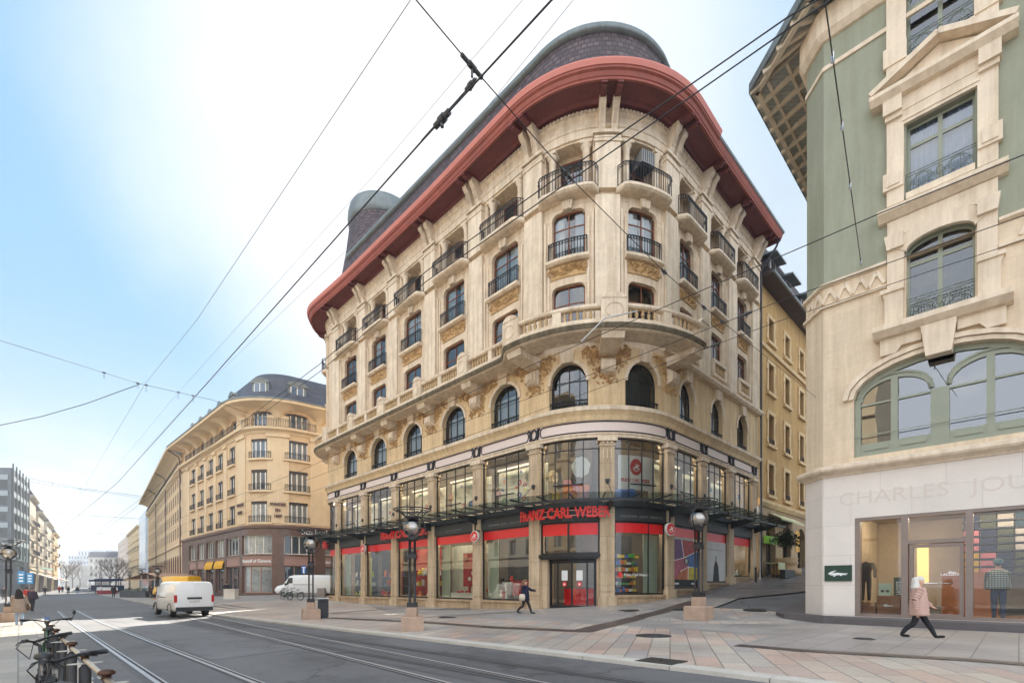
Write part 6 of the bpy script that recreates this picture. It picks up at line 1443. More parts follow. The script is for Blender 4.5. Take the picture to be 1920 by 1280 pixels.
def horse(b, x, z, w, o0, o1):
    """white rocking horse with rider on its curved runner"""
    pts = [(-.42, -.05), (-.3, .06), (-.12, .08), (-.06, .14), (-.08, .3), (0, .42), (.08, .34), (.06, .2), (.14, .14), (.2, .28), (.3, .34), (.4, .22), (.34, .16), (.26, .12), (.24, -.02), (.34, -.16), (.28, -.2), (.14, -.06), (-.12, -.06), (-.22, -.22), (-.3, -.2), (-.22, -.04), (-.36, -.0)]
    b.prism([(x + px*w, z + pz*w) for px, pz in pts], o0, o1)
    n = 10; up = [(x + .52*w*sin(t), z + .3*w - .62*w*cos(t)) for t in [-1 + 2*i/n for i in range(n + 1)]]; lo = [(x + .56*w*sin(t), z + .3*w - .7*w*cos(t)) for t in [-1 + 2*i/n for i in range(n + 1)]]
    for i in range(n): b.prism([lo[i], lo[i+1], up[i+1], up[i]], o0, o1)
displays()
def shop_signs():
    P = MP; REDL = mat('red_letters', rgb(222, 48, 44), .4, var=.03); RIM = mat('letter_rim', rgb(238, 170, 160), .5)
    def row(u0, u1, o, z, size, label):
        s0, s1 = P.s_of_u(u0, o, -36, 5), P.s_of_u(u1, o, -36, 5)
        V, _f = text_mesh('FRANZ CARL WEBER', size, .09, .022, 'LEFT'); wd = max(v[0] for v in V); r = thing('shop_sign', label, 'sign', P((s0 + s1)/2, o, z))
        b = MB(P, REDL); b.text('FRANZ CARL WEBER', s0, z, size, o, .09, .022, 'LEFT', sx=(s1 - s0)/wd); b.build('lettering', r)
        b = MB(P, RIM); b.box(s0 + .1, s1 - .1, o - .1, o - .07, z + .1, z + .13); b.box(s0 + .1, s1 - .1, o - .1, o - .07, z + .36, z + .39); b.build('rails', r)
    row(976, 1145, .5, 3.46, .74, 'long row of red shop letters curving over the entrance')
    row(714, 800, .45, 3.46, .74, 'row of red shop letters behind the middle street lamp'); 
    row(560, 612, .5, 3.46, .74, 'row of red shop letters at the far left corner, mostly hidden')
    q = MB(P, mat('small_grey_letters', rgb(130, 130, 128), .6))
    for j, tx in ((5, 'spielwaren   jouets   giocattoli'), (7, 'spielwaren   jouets   giocattoli'), (4, 'jouets   giocattoli'), (6, 'jouets')): a, b = SHOP[j]; q.text(tx.upper(), (a + b)/2, 3.5 if j != 6 else 3.36, .16, .035, .006, 0, 'CENTER')
    tag(q.build('lettering', MAINB))
    for u, lab in ((681, 'round red sign with white rocking horse on the pilaster left of the middle lamp'), (890, 'round red sign with white rocking horse between the badge board and white table'), (1257, 'round red sign with white rocking horse right of the curved display window')):
        s = P.s_of_u(u, .5, -30, 12); z = 2.95; r = thing('medallion_sign', lab, 'sign', P(s, .4, z), group='round rocking horse signs')
        b = MB(P, LETW); b.prism([(s + .34*cos(2*pi*i/28), z + .34*sin(2*pi*i/28)) for i in range(28)], .42, .54, True); b.build('rim', r)
        b = MB(P, REDL); b.prism([(s + .3*cos(2*pi*i/28), z + .3*sin(2*pi*i/28)) for i in range(28)], .54, .555); b.use(LETW); horse(b, s, z - .02, .4, .555, .565); b.build('emblem', r)
        b = MB(P, DARK); b.box(s - .03, s + .03, .1, .5, z + .3, z + .38); b.box(s - .04, s + .04, .44, .5, z + .3, z + 1.1); b.build('bracket', r)
    b = MB(P, DARK); a, c = SHOP[7]; s = a + .2; z = .55; q = MB(P, LETW); q.text('Franz Carl Weber', s + .35, z - .08, .2, -.112, .004, .002, 'LEFT'); q.use(REDL); q.prism([(s + .15 + .14*cos(2*pi*i/20), z + .14*sin(2*pi*i/20)) for i in range(20)], -.116, -.112); tag(q.build('lettering', MAINB))
shop_signs()
# ================================================================ street furniture
def lamp():
    r = thing('street_lamp', 'x', 'street lamp'); GR = mat('pinkish_granite', rgb(176, 150, 130), .8, var=.2, vs=3, bump=.4, bs=40, coords='Object'); BL = mat('lamp_black', (.035, .033, .035), .45, metal=.3)
    b = MB(None, GR); b.lathe([(.52, 0), (.52, .44), (.49, .47), (.01, .47)], (0, 0, 0), 4, a0=pi/4 + .2, a1=2*pi + pi/4 + .2); b.build('stone_base', r, local=True)
    b = MB(None, GR); b.box(-.17, .17, -.17, .17, .47, .78); b.build('stone_collar', r, local=True)
    b = MB(None, BL); b.box(-.155, .155, -.155, .155, .78, .94); b.build('iron_foot', r, local=True)
    for dx, dy in ((-.085, -.085), (.085, -.085), (.085, .085), (-.085, .085)):
        b = MB(None, BL); b.tube([(dx, dy, .94), (dx, dy, 3.1)], .028, 8); b.build('pole', r, local=True)
    b = MB(None, BL); b.box(-.13, .13, -.13, .13, 2.42, 2.56); b.box(-.1, .1, -.1, .1, 2.75, 2.78); b.box(-.14, .14, -.02, .02, 2.5, 2.66); b.build('clamp', r, local=True)
    b = MB(None, BL); b.box(-.11, .11, -.11, .11, 3.06, 3.16); b.lathe([(.11, 3.12), (.08, 3.2), (.05, 3.3)], (0, 0, 0), 12)
    for a in (.15,): b.tube([(.43*cos(t)*cos(a), .43*cos(t)*sin(a), 3.44 + .43*sin(t)) for t in [2*pi*i/36 for i in range(36)]], .022, 6, raw=True, close=True)
    b.tube([(.62*cos(t), .62*sin(t), 4.06) for t in [2*pi*i/36 for i in range(36)]], .022, 6, raw=True, close=True); b.tube([(.55*cos(t), .55*sin(t), 4.0) for t in [2*pi*i/36 for i in range(36)]], .014, 6, raw=True, close=True)
    for a in (pi/4, 3*pi/4, 5*pi/4, 7*pi/4): b.tube([(.1*cos(a), .1*sin(a), 3.84), (.3*cos(a), .3*sin(a), 3.82), (.46*cos(a), .46*sin(a), 3.92), (.62*cos(a), .62*sin(a), 4.06)], .02, 6, raw=True)
    b.lathe([(.02, 3.74), (.2, 3.76), (.26, 3.79), (.2, 3.82), (.02, 3.9)], (0, 0, 0), 16); b.build('iron_cage', r, local=True)
    GG = glass('lamp_globe_glass', (.88, .84, .78), .22, .8, wav=0)
    b = MB(None, GG); b.smooth = True; b.ball((0, 0, 3.44), .31, 24, 16); go = b.build('globe', r, local=True)
    b = MB(None, mat('lamp_reflector', (.62, .58, .53), .35, metal=.3)); b.smooth = True; b.ball((0, 0, 3.46), .2, 14, 8, sz=.9); b.build('reflector', go, local=True)
    return r
LAMP0 = lamp()
def place_lamps():
    lab = [(773, 1181, 992, 'street lamp with square stone base before the third straight shop window'), (583, 1160, 1021, 'street lamp beside the dark litter bin, by the white parked van'), (1310, 1161, 975, 'street lamp on the pink paving before the side street'), (16, 1166, 1038, 'street lamp cut by the left edge, behind the long haired woman'), (296, 1124, 1071, 'street lamp on the terrace pavement behind the white van')]
    for i, (u, v, vg, l) in enumerate(lab):
        x, y, z = hit(u, v); k = (v - vg)*y/F/3.4
        o = LAMP0 if i == 0 else dup(LAMP0, (x, y, z), .3*i)
        o.location = (x, y, z); o.scale = (k, k, k); o['label'] = l; o['group'] = 'globe street lamps'
    for i, (u, vg, y, l) in enumerate(((190, 1085, 140, 'tiny distant globe lamp nearest the tram'), (222, 1081, 120, 'distant globe lamp before the pale far block'), (243, 1077, 105, 'distant globe lamp over the blue stalls'), (264, 1073, 92, 'distant globe lamp behind the terrace canopy'))):
        x = at(u, y); z = ground(x, y); k = ((HOR - vg)*y/F - z)/3.4; o = dup(LAMP0, (x, y, z), .2); o.scale = (k, k, k); o['label'] = l
place_lamps()
def furniture():
    GM = mat('anthracite_metal', rgb(58, 60, 62), .5, metal=.2)
    x, y, z = hit(606, 1158); r = thing('litter_bin', 'slim dark grey litter bin beside the stone lamp base', 'bin', (x, y, z), .35); b = MB(None, GM); b.box(-.24, .24, -.2, .2, .06, .92); b.box(-.2, .2, -.16, .16, 0, .06)
    for k in range(7): b.box(-.22 + .07*k, -.19 + .07*k, .2, .215, .1, .88)
    b.build('body', r, local=True); b = MB(None, mat('pale_lid', (.6, .6, .58), .5)); b.box(-.27, .27, -.23, .23, .92, .96); b.build('lid', r, local=True); b = MB(None, DARK); b.box(-.17, .17, .2, .225, .74, .88); b.build('slot', r, local=True)
    s = -31.2; g = ground(*MP(s, .8, 0)[:2]); b = MB(MP, mat('cabinet_grey', rgb(150, 140, 130), .8, var=.15)); b.box(s - .5, s + .55, .35, 1.0, g, g + 1.05); r = thing('utility_cabinet', 'grey cabinet with pasted white bill at the far left foot of the shop', 'cabinet', MP(s, .7, g)); b.build('body', r); b = MB(MP, mat('white_bill', (.7, .68, .68), .7, var=.25, vs=6)); b.box(s - .4, s + .3, 1.0, 1.012, g + .15, g + .9); b.build('bill', r)
    x, y, z = hit(570, 1117); r = thing('road_sign', 'blue square sign with white bar on a thin pole by the parked van', 'road sign', (x, y, z)); b = MB(None, ZINC); b.tube([(0, 0, 0), (0, 0, 3.0)], .035, 6); b.build('pole', r, local=True); b = MB(None, mat('sign_blue', rgb(30, 92, 170), .4)); b.box(-.24, .24, .04, .07, 2.4, 3.2); b.build('board', r, local=True); b = MB(None, LETW); b.box(-.07, .07, .07, .08, 2.4, 2.95); b.box(-.2, .2, .07, .08, 2.95, 3.05); b.build('symbol', r, local=True)
    s = MEND - 3.2; xx, yy, _ = MP(s, 1.0, 0); z = ground(xx, yy); b = MB(None, DARK); b.lathe([(.07, 0), (.06, .1), (.05, .8), (.07, .86), (.05, .95), (.01, 1.0)], (xx, yy, z), 10); tag(b.build('bollard'), 'single dark bollard on the rising pavement near the last shop windows', 'bollard')
    # tree in a stone pot, cafe table cover and hedge planter before the ochre house
    s0 = MP.s_of_u(1474, 1.3, MEND, MEND + 20); x, y, _ = MP(s0, 1.3, 0); z = ground(x, y); r = thing('potted_tree', 'small dark tree in a tiered stone pot before the ochre house', 'plant', (x, y, z)); ST = mat('pot_stone', rgb(186, 158, 122), .85, var=.2, vs=3, bump=.4)
    b = MB(None, ST); b.lathe([(.95, 0), (1.0, .5), (.7, .55), (.75, .8), (.85, .95), (.72, 1.0), (.8, 1.25), (.7, 1.3), (.01, 1.3)], (0, 0, 0), 20); b.build('pot', r, local=True); b = MB(None, mat('bark', rgb(76, 58, 44), .9, bump=.5)); b.tube([(0, 0, 1.25), (.03, 0, 1.7), (0, .02, 2.3)], .06, 6, raw=True)
    rg = random.Random(2)
    for k in range(7): a = k*.9; b.tube([(0, .02, 2.2), (.5*cos(a), .5*sin(a), 2.5 + .3*rg.random())], .025, 4, raw=True)
    b.build('trunk', r, local=True); LF = mat('dark_leaf', rgb(52, 66, 46), .6, var=.35, vs=5, coords='Object'); b = MB(None, LF)
    for k in range(900):
        a, f_, d = rg.random()*2*pi, math.acos(2*rg.random() - 1), rg.random()**.45; c = Vector((.95*d*sin(f_)*cos(a), .95*d*sin(f_)*sin(a), 2.65 + .6*d*cos(f_) + .12*sin(3*a)))
        t = Vector((rg.random() - .5, rg.random() - .5, rg.random() - .6)).normalized(); n = t.cross(Vector((rg.random(), rg.random(), 1))).normalized(); L_, w_ = .13, .035
        b.face(b.w(*(c - t*L_)), b.w(*(c + n*w_)), b.w(*(c + t*L_)), b.w(*(c - n*w_)))
    b.build('crown', r, local=True)
    s0 = MP.s_of_u(1447, 1.4, MEND, MEND + 20); x, y, _ = MP(s0, 1.2, 0); z = ground(x, y); r = thing('terrace_table', 'covered cafe table behind a dark box hedge before the ochre house', 'table', (x, y, z), .8); b = MB(None, mat('pale_green_cloth', rgb(196, 200, 160), .8)); b.box(-.8, .8, -.4, .4, 1.02, 1.08); b.prism([(-.8, .6), (.8, .6), (.72, 1.02), (-.72, 1.02)], .4, .42, True); b.build('cloth', r, local=True)
    for dx, dy in ((-.7, -.3), (.7, -.3), (.7, .3), (-.7, .3)): b = MB(None, DARK); b.tube([(dx, dy, 0), (dx, dy, 1.02)], .03, 6, raw=True); b.build('leg', r, local=True)
    b = MB(None, DARK); b.box(-1.2, 1.2, .65, .95, 0, .55); tag(b.build('planter', r, local=True))
    # bicycle rail along the left kerb
    r = thing('bicycle_rail', 'long steel tube on dark posts with mushroom caps along the left kerb', 'rail', (*[0, 0], 0)); PO = mat('post_black', (.03, .028, .028), .5, metal=.2); CAP = mat('bronze_cap', rgb(84, 58, 46), .45, metal=.6); TB = mat('warm_steel_tube', (.62, .54, .45), .28, metal=1); PLT = mat('pale_plate', rgb(196, 190, 176), .5)
    pts = [(.763 - 1.0076*Y, Y) for Y in (2.9, 4.09, 5.33, 6.55, 7.8, 9.05, 10.3, 11.5)]
    tb = MB(None, TB); tb.tube([(x, y, ground(x, y) + .69) for x, y in pts], .024, 10, raw=True); tb.build('tube', r)
    for x, y in pts:
        z = ground(x, y); b = MB(None, PO); b.lathe([(.07, 0), (.07, .05), (.055, .07), (.055, .6), (.02, .64), (.02, .68)], (x, y, z), 14); b.build('post', r)
        b = MB(None, CAP); b.lathe([(.02, .66), (.036, .69), (.034, .72), (.058, .73), (.062, .745), (.045, .765), (.01, .775)], (x, y, z), 14); b.build('cap', r)
        b = MB(None, PLT); d = (.707, .707); n_ = 12; k1 = [b.w(x + .15*cos(2*pi*i/n_)*d[0] - .04*sin(2*pi*i/n_)*d[1], y + .15*cos(2*pi*i/n_)*d[1] + .04*sin(2*pi*i/n_)*d[0], z + .645) for i in range(n_)]; k2 = [b.w(*[b.v[i][0], b.v[i][1], z + .655]) for i in k1]; b.face(*reversed(k1)); b.face(*k2)
        for i in range(n_): b.face(k1[i], k1[(i+1) % n_], k2[(i+1) % n_], k2[i])
        b.build('lean_plate', r)
furniture()
# ================================================================ bicycles
def bicycle(label, col, loc, rz, steer=0.0, lean=0.0, group=None, mirror=True):
    r = thing('bicycle', label, 'bicycle', loc, rz, group); FR = mat('bike_paint_%d' % int(col[0]*1000), col, .35, var=.05, coat=.4, coords='Object'); RB = mat('tyre_rubber', (.02, .019, .018), .8, coords='Object'); AL = mat('brushed_alloy', (.4, .4, .4), .35, metal=1, coords='Object'); BK = mat('black_parts', (.018, .018, .02), .45, coords='Object')
    for x in (0, 1.12):
        w = MB(None, RB); w.tube([(x + .33*cos(t), 0, .35 + .33*sin(t)) for t in [2*pi*i/36 for i in range(36)]], .026, 8, raw=True, close=True); wo = w.build('tyre', r, local=True)
        w = MB(None, AL); w.tube([(x + .295*cos(t), 0, .35 + .295*sin(t)) for t in [2*pi*i/36 for i in range(36)]], .012, 5, raw=True, close=True); w.tube([(x, -.05, .35), (x, .05, .35)], .025, 8, raw=True)
        for i in range(20): a = 2*pi*i/20; w.tube([(x + .02*cos(a + .8), .025*(-1)**i, .35 + .02*sin(a + .8)), (x + .29*cos(a), 0, .35 + .29*sin(a))], .0022, 3, raw=True)
        w.build('rim', wo, local=True)
        f = MB(None, BK); f.tube([(x + .375*cos(t), 0, .35 + .375*sin(t)) for t in [.3 + 2.5*i/14 for i in range(15)]], .02, 5, raw=True); f.build('mudguard', r, local=True)
    f = MB(None, FR); bb, st, hd, hd2 = (.44, 0, .3), (.3, 0, .78), (.92, 0, .86), (.97, 0, .72)
    f.tube([bb, st], .02, 8, raw=True); f.tube([bb, hd2], .038, 8, raw=True); f.tube([(.33, 0, .68), hd], .022, 8, raw=True); f.tube([hd, hd2], .028, 8, raw=True)
    for y in (-.05, .05): f.tube([bb, (0, y, .35)], .013, 6, raw=True); f.tube([(.33, 0, .68), (0, y, .35)], .011, 6, raw=True); f.tube([hd2, (1.02, y, .62), (1.12, y, .35)], .014, 6, raw=True)
    f.build('frame', r, local=True)
    s = MB(None, BK); s.tube([st, (.27, 0, .92)], .014, 8, raw=True); s.build('seat_post', r, local=True)
    s = MB(None, BK); s.smooth = True; s.lathe([(.001, -.02), (.9, -.02), (1, .0), (.9, .03), (.001, .05)], (.25, 0, .94), 16, sx=.14, sy=.085); s.lathe([(.001, -.015), (.9, -.015), (1, .0), (.9, .02), (.001, .03)], (.37, 0, .945), 12, sx=.1, sy=.03); s.build('saddle', r, local=True)
    h = MB(None, BK); c, sn = cos(steer), sin(steer)
    def T(dx, y, z): return (.9 + dx*c - y*sn, dx*sn + y*c, z)
    h.tube([(.92, 0, .84), T(0, 0, 1.0), T(.06, 0, 1.04)], .018, 8, raw=True); h.tube([T(-.1, -.36, 1.1), T(.0, -.2, 1.09), T(.06, 0, 1.05), T(.0, .2, 1.09), T(-.1, .36, 1.1)], .014, 8, raw=True)
    for g in (-1, 1):
        h.tube([T(-.1, g*.36, 1.1), T(-.045, g*.24, 1.093)], .021, 8, raw=True); h.tube([T(.0, g*.22, 1.09), T(.02, g*.28, 1.07), T(-.03, g*.36, 1.06)], .007, 5, raw=True); h.tube([T(.02, g*.2, 1.09), T(.16, g*.12, 1.0), T(.12, 0, .85)], .005, 5, raw=True)
    ho = h.build('handlebar', r, local=True)
    q = MB(None, mat('bike_display', rgb(90, 104, 130), .15, coords='Object')); v = [T(.02 + a*.04, b_*.04, 1.085 + a*.03 + .03) for a, b_ in ((-1, -1), (1, -1), (1, 1), (-1, 1))]; q.face(*[q.w(*p) for p in v]); q.bar(T(.03, -.035, 1.09), T(.03, .035, 1.09), .06, .03, raw=True); q.build('display', ho, local=True) if mirror else None
    q = MB(None, BK); ms = .7; q.tube([T(-.1, -.36, 1.1), T(-.08, -.39, 1.18)], .006, 5, raw=True); q.ball(T(-.08, -.39, 1.22), .038, 12, 8, sx=.3, sy=.7, sz=1.2); q.build('mirror', ho, local=True) if mirror else None
    k = MB(None, BK)
    for y in (-.06, .06): k.tube([(.02, y, .76), (-.32, y, .76)], .008, 6, raw=True); k.tube([(-.2, y, .76), (0, y, .36)], .007, 6, raw=True)
    for x in (.02, -.1, -.21, -.32): k.tube([(x, -.06, .76), (x, .06, .76)], .007, 6, raw=True)
    k.box(-.3, .0, -.05, .05, .66, .735); k.build('carrier', r, local=True)
    k = MB(None, AL); k.tube([(.44, -.07, .3), (.44, .07, .3)], .04, 12, raw=True); k.tube([(.44, -.06, .3), (.44 + .09, -.06, .16)], .012, 6, raw=True); k.tube([(.44, .06, .3), (.44 - .09, .06, .44)], .012, 6, raw=True); k.tube([(.44 + .1*cos(t), -.05, .3 + .1*sin(t)) for t in [2*pi*i/16 for i in range(16)]], .006, 4, raw=True, close=True)
    for x, y, z in ((.53, -.12, .16), (.35, .12, .44)): k.bar((x - .04, y, z), (x + .04, y, z), .09, .02, raw=True)
    for z in (.4, .2): k.tube([(.44, -.05, z if z > .3 else .2), (0, -.05, .38 if z > .3 else .31)], .005, 4, raw=True)
    k.build('drivetrain', r, local=True)
    for o in (r,): o.rotation_euler = (lean, 0, rz)
    return r
RDANG = atan2(.7, -.7)
def bikes():
    x, y, z = hit(88, 1160, .98); ca, sa = cos(RDANG), sin(RDANG)
    bicycle('green bicycle with wide handlebar and small screen leaning along the steel rail', (.02, .09, .05), (x - .8*ca, y - .8*sa, z - .98), RDANG, -.05).scale = (.89, .89, .89)
    x, y, z = hit(86, 1240, .95); bicycle('black bicycle with turned handlebar at the bottom left corner', (.02, .02, .022), (x - .78*ca, y - .78*sa, ground(x, y) + .02), RDANG - .06, 1.0, .04, mirror=False).scale = (.87, .87, .87)
    x, y, z = hit(92, 1200, .93); bicycle('dark grey bicycle squeezed between the green one and the nearest black one', (.03, .03, .035), (x - .75*ca, y - .75*sa, ground(x, y) + .02), RDANG + .02, .9, -.06, mirror=False).scale = (.86, .86, .86)
    B1 = bicycle('blue bicycle parked left of its twin by the white van', (.02, .04, .11), (*hit(556, 1124)[:3],), 2.6, .2, group='bicycles by the parked van'); B1.location.x -= .6
    b2 = dup(B1, (B1.location.x + 1.35, B1.location.y - .9, B1.location.z), 2.9, 'blue bicycle parked right of its twin, closer to the lamp')
bikes()
# ================================================================ overhead wires
def wires():
    WM = mat('wire_black', (.02, .02, .022), .5); IN = mat('insulator', (.05, .05, .052), .4); THIN = mat('wire_grey', (.3, .32, .34), .5)
    def W3(u, v, z): y = z*F/(HOR - v); return Vector(((u - CXP)/F*y, y, z))
    def wire(label, pts, z, r, clamps=(), drops=(), m=WM, group=None, sag=.0, name='overhead_wire'):
        zz = z if isinstance(z, (list, tuple)) else [z]*len(pts); P_ = [W3(u, v, k) for (u, v), k in zip(pts, zz)]; out = []
        for i in range(len(P_) - 1):
            for k in range(10): t = k/10; q = P_[i].lerp(P_[i+1], t); q.z -= sag*4*t*(1 - t); out.append(tuple(q))
        out.append(tuple(P_[-1])); b = MB(None, m); b.tube(out, r*.85, 5, raw=True)
        if clamps or drops:
            c = P_[0]; R = thing(name, label, 'wire', tuple(c), 0, group); b.build('cable', R)
            def along(u):
                best = min(range(len(out)), key=lambda i: abs(CXP + F*out[i][0]/out[i][1] - u)); return Vector(out[best]), (Vector(out[min(best+1, len(out)-1)]) - Vector(out[max(best-1, 0)])).normalized()
            for u, L_ in clamps:
                p, d = along(u); q = MB(None, IN); q.tube([tuple(p - d*L_), tuple(p - d*L_*.4)], r*3.2, 6, raw=True); q.tube([tuple(p - d*L_*.3), tuple(p + d*L_*.3)], r*4.4, 6, raw=True); q.tube([tuple(p + d*L_*.4), tuple(p + d*L_)], r*3.2, 6, raw=True); q.bar(tuple(p), (p.x, p.y, p.z - L_*.7), r*3, r*3, raw=True); q.build('insulator', R)
            for u, L_ in drops:
                p, d = along(u); q = MB(None, IN); q.bar(tuple(p - d*.06), tuple(p + d*.06), .04, .05, raw=True)
                for g in (-1, 1): q.tube([tuple(p + d*.03*g), (p.x + d.x*.03*g, p.y + d.y*.03*g, p.z - L_)], .006, 4, raw=True)
                q.tube([(p.x - d.x*.03, p.y - d.y*.03, p.z - L_), (p.x + d.x*.03, p.y + d.y*.03, p.z - L_)], .006, 4, raw=True); q.build('hanger', R)
        else: tag(b.build(name), label, 'wire', group)
    g1, g2, g3 = 'tram contact wires', 'trolley wires on the right', 'span wires across the street'
    wire('thick contact wire from the top centre down to the left street', [(1075, -43), (1035, 0), (790, 266), (360, 750), (220, 905), (112, 994)], 5.0, .011, [(838, .12)], group=g1)
    wire('short bridle cable clamped on the thick contact wire before the roof', [(894, 147), (790, 264)], [5.09, 5.03], .008, [(882, .07)], group=g1)
    wire('upper of two parallel contact wires crossing the red eaves', [(1600, -38), (1478, 32), (1060, 322), (800, 508), (600, 682), (275, 926), (130, 1034)], 5.3, .009, group=g1)
    wire('lower of two parallel contact wires crossing the red eaves', [(1650, -62), (1470, 60), (1065, 342), (800, 527), (600, 696), (280, 932), (130, 1040)], 5.3, .009, group=g1)
    wire('thin pale wire from the top left of centre to the left span', [(800, -45), (770, 0), (369, 600), (273, 718), (165, 900), (120, 985)], 5.6, .005, m=THIN, group=g1)
    wire('thin grey wire nearly along the thick one, left of it', [(1010, -40), (980, 0), (700, 330), (332, 738), (120, 992)], 7.5, .004, m=THIN, group=g1)
    wire('thin grey wire right of the thick contact wire', [(1110, -40), (1075, 0), (860, 268), (365, 742), (140, 985)], 7.5, .0045, m=THIN, group=g1)
    wire('uppermost trolley wire, from the green wall to the shop corner', [(2060, 232), (1920, 290), (1650, 400), (1372, 520), (915, 720), (560, 884), (130, 1052)], 5.2, .009, group=g2)
    wire('middle trolley wire over the right pavement', [(2060, 352), (1920, 404), (1460, 565), (1030, 732), (560, 905), (130, 1058)], 5.2, .008, [(1395, .1)], group=g2)
    wire('lowest trolley wire over the right pavement', [(2060, 404), (1920, 450), (1460, 602), (1022, 765), (560, 930), (130, 1064)], 5.2, .007, [(1350, .1)], group=g2)
    wire('long slanting span wire with black insulators crossing the corner building', [(745, -40), (780, 0), (885, 125), (1062, 326), (1245, 509), (1320, 576), (1420, 655), (1530, 745)], [5.4, 5.45, 5.5, 5.6, 5.75, 5.85, 6.0, 6.35], .0075, [(884, .16), (1060, .14), (1246, .09), (1318, .09), (1358, .09)], group=g3)
    wire('upper span wire at the left with hangers', [(-40, 626), (0, 638), (258, 718), (400, 750), (470, 776)], [8.0, 8.2, 9.0, 9.6, 9.9], .012, drops=[(205, .22), (258, .22), (272, .3), (330, .3), (357, .3)], group=g3)
    wire('sagging lower cable at the left edge', [(-40, 803), (0, 797), (80, 780), (160, 757), (262, 720)], [7.0, 7.2, 7.8, 8.4, 9.0], .018, group=g3)
    wire('far span wire nearest the sky at the left', [(40, 893), (150, 915), (275, 931)], 9.5, .02, drops=[(100, .4), (152, .4)], group=g3)
    wire('far span wire below its longer neighbour', [(50, 902), (150, 917), (270, 934)], 9.3, .015, group=g3)
    wire('distant span wire above the far blocks', [(100, 960), (160, 966), (262, 972)], 9.5, .022, drops=[(126, .5), (162, .5), (237, .5)], group=g3)
    wire('lowest distant span wire over the end of the street', [(110, 989), (172, 998), (246, 1002)], 9.2, .022, drops=[(174, .5), (221, .5)], group=g3)
    x, y, z = GP(GP.s_of_u(1615, .05, 0, 5), .05, (HOR - 498)*GP(GP.s_of_u(1615, .05, 0, 5), .05, 0)[1]/F); v = 0
    a = W3(1545, -10, 9.0); b = MB(None, WM); R = thing('overhead_wire', 'hanging cable with shackles down the green wall', 'wire', tuple(a), 0, g3); k = [tuple(a.lerp(Vector((x, y, z)), t/8)) for t in range(9)]; b.tube(k, .012, 5, raw=True); b.build('cable', R)
    for t in (.12, .3, .52, .97): p = a.lerp(Vector((x, y, z)), t); q = MB(None, mat('bright_steel', (0, 0, 0))); q.tube([(p.x, p.y, p.z + .1), (p.x, p.y, p.z - .1)], .028, 6, raw=True); q.build('shackle', R)
    # arm holding the registration of the contact wire before the balustrade
    b = MB(None, mat('pale_arm', (.6, .6, .58), .5)); p = [W3(1195, 583, 5.4), W3(1134, 596, 5.4), W3(1090, 640, 5.2)]; b.tube([tuple(q) for q in p], .014, 6, raw=True); tag(b.build('wire_arm'), 'pale bent steadying arm between two wires before the long balcony', 'bracket')
wires()
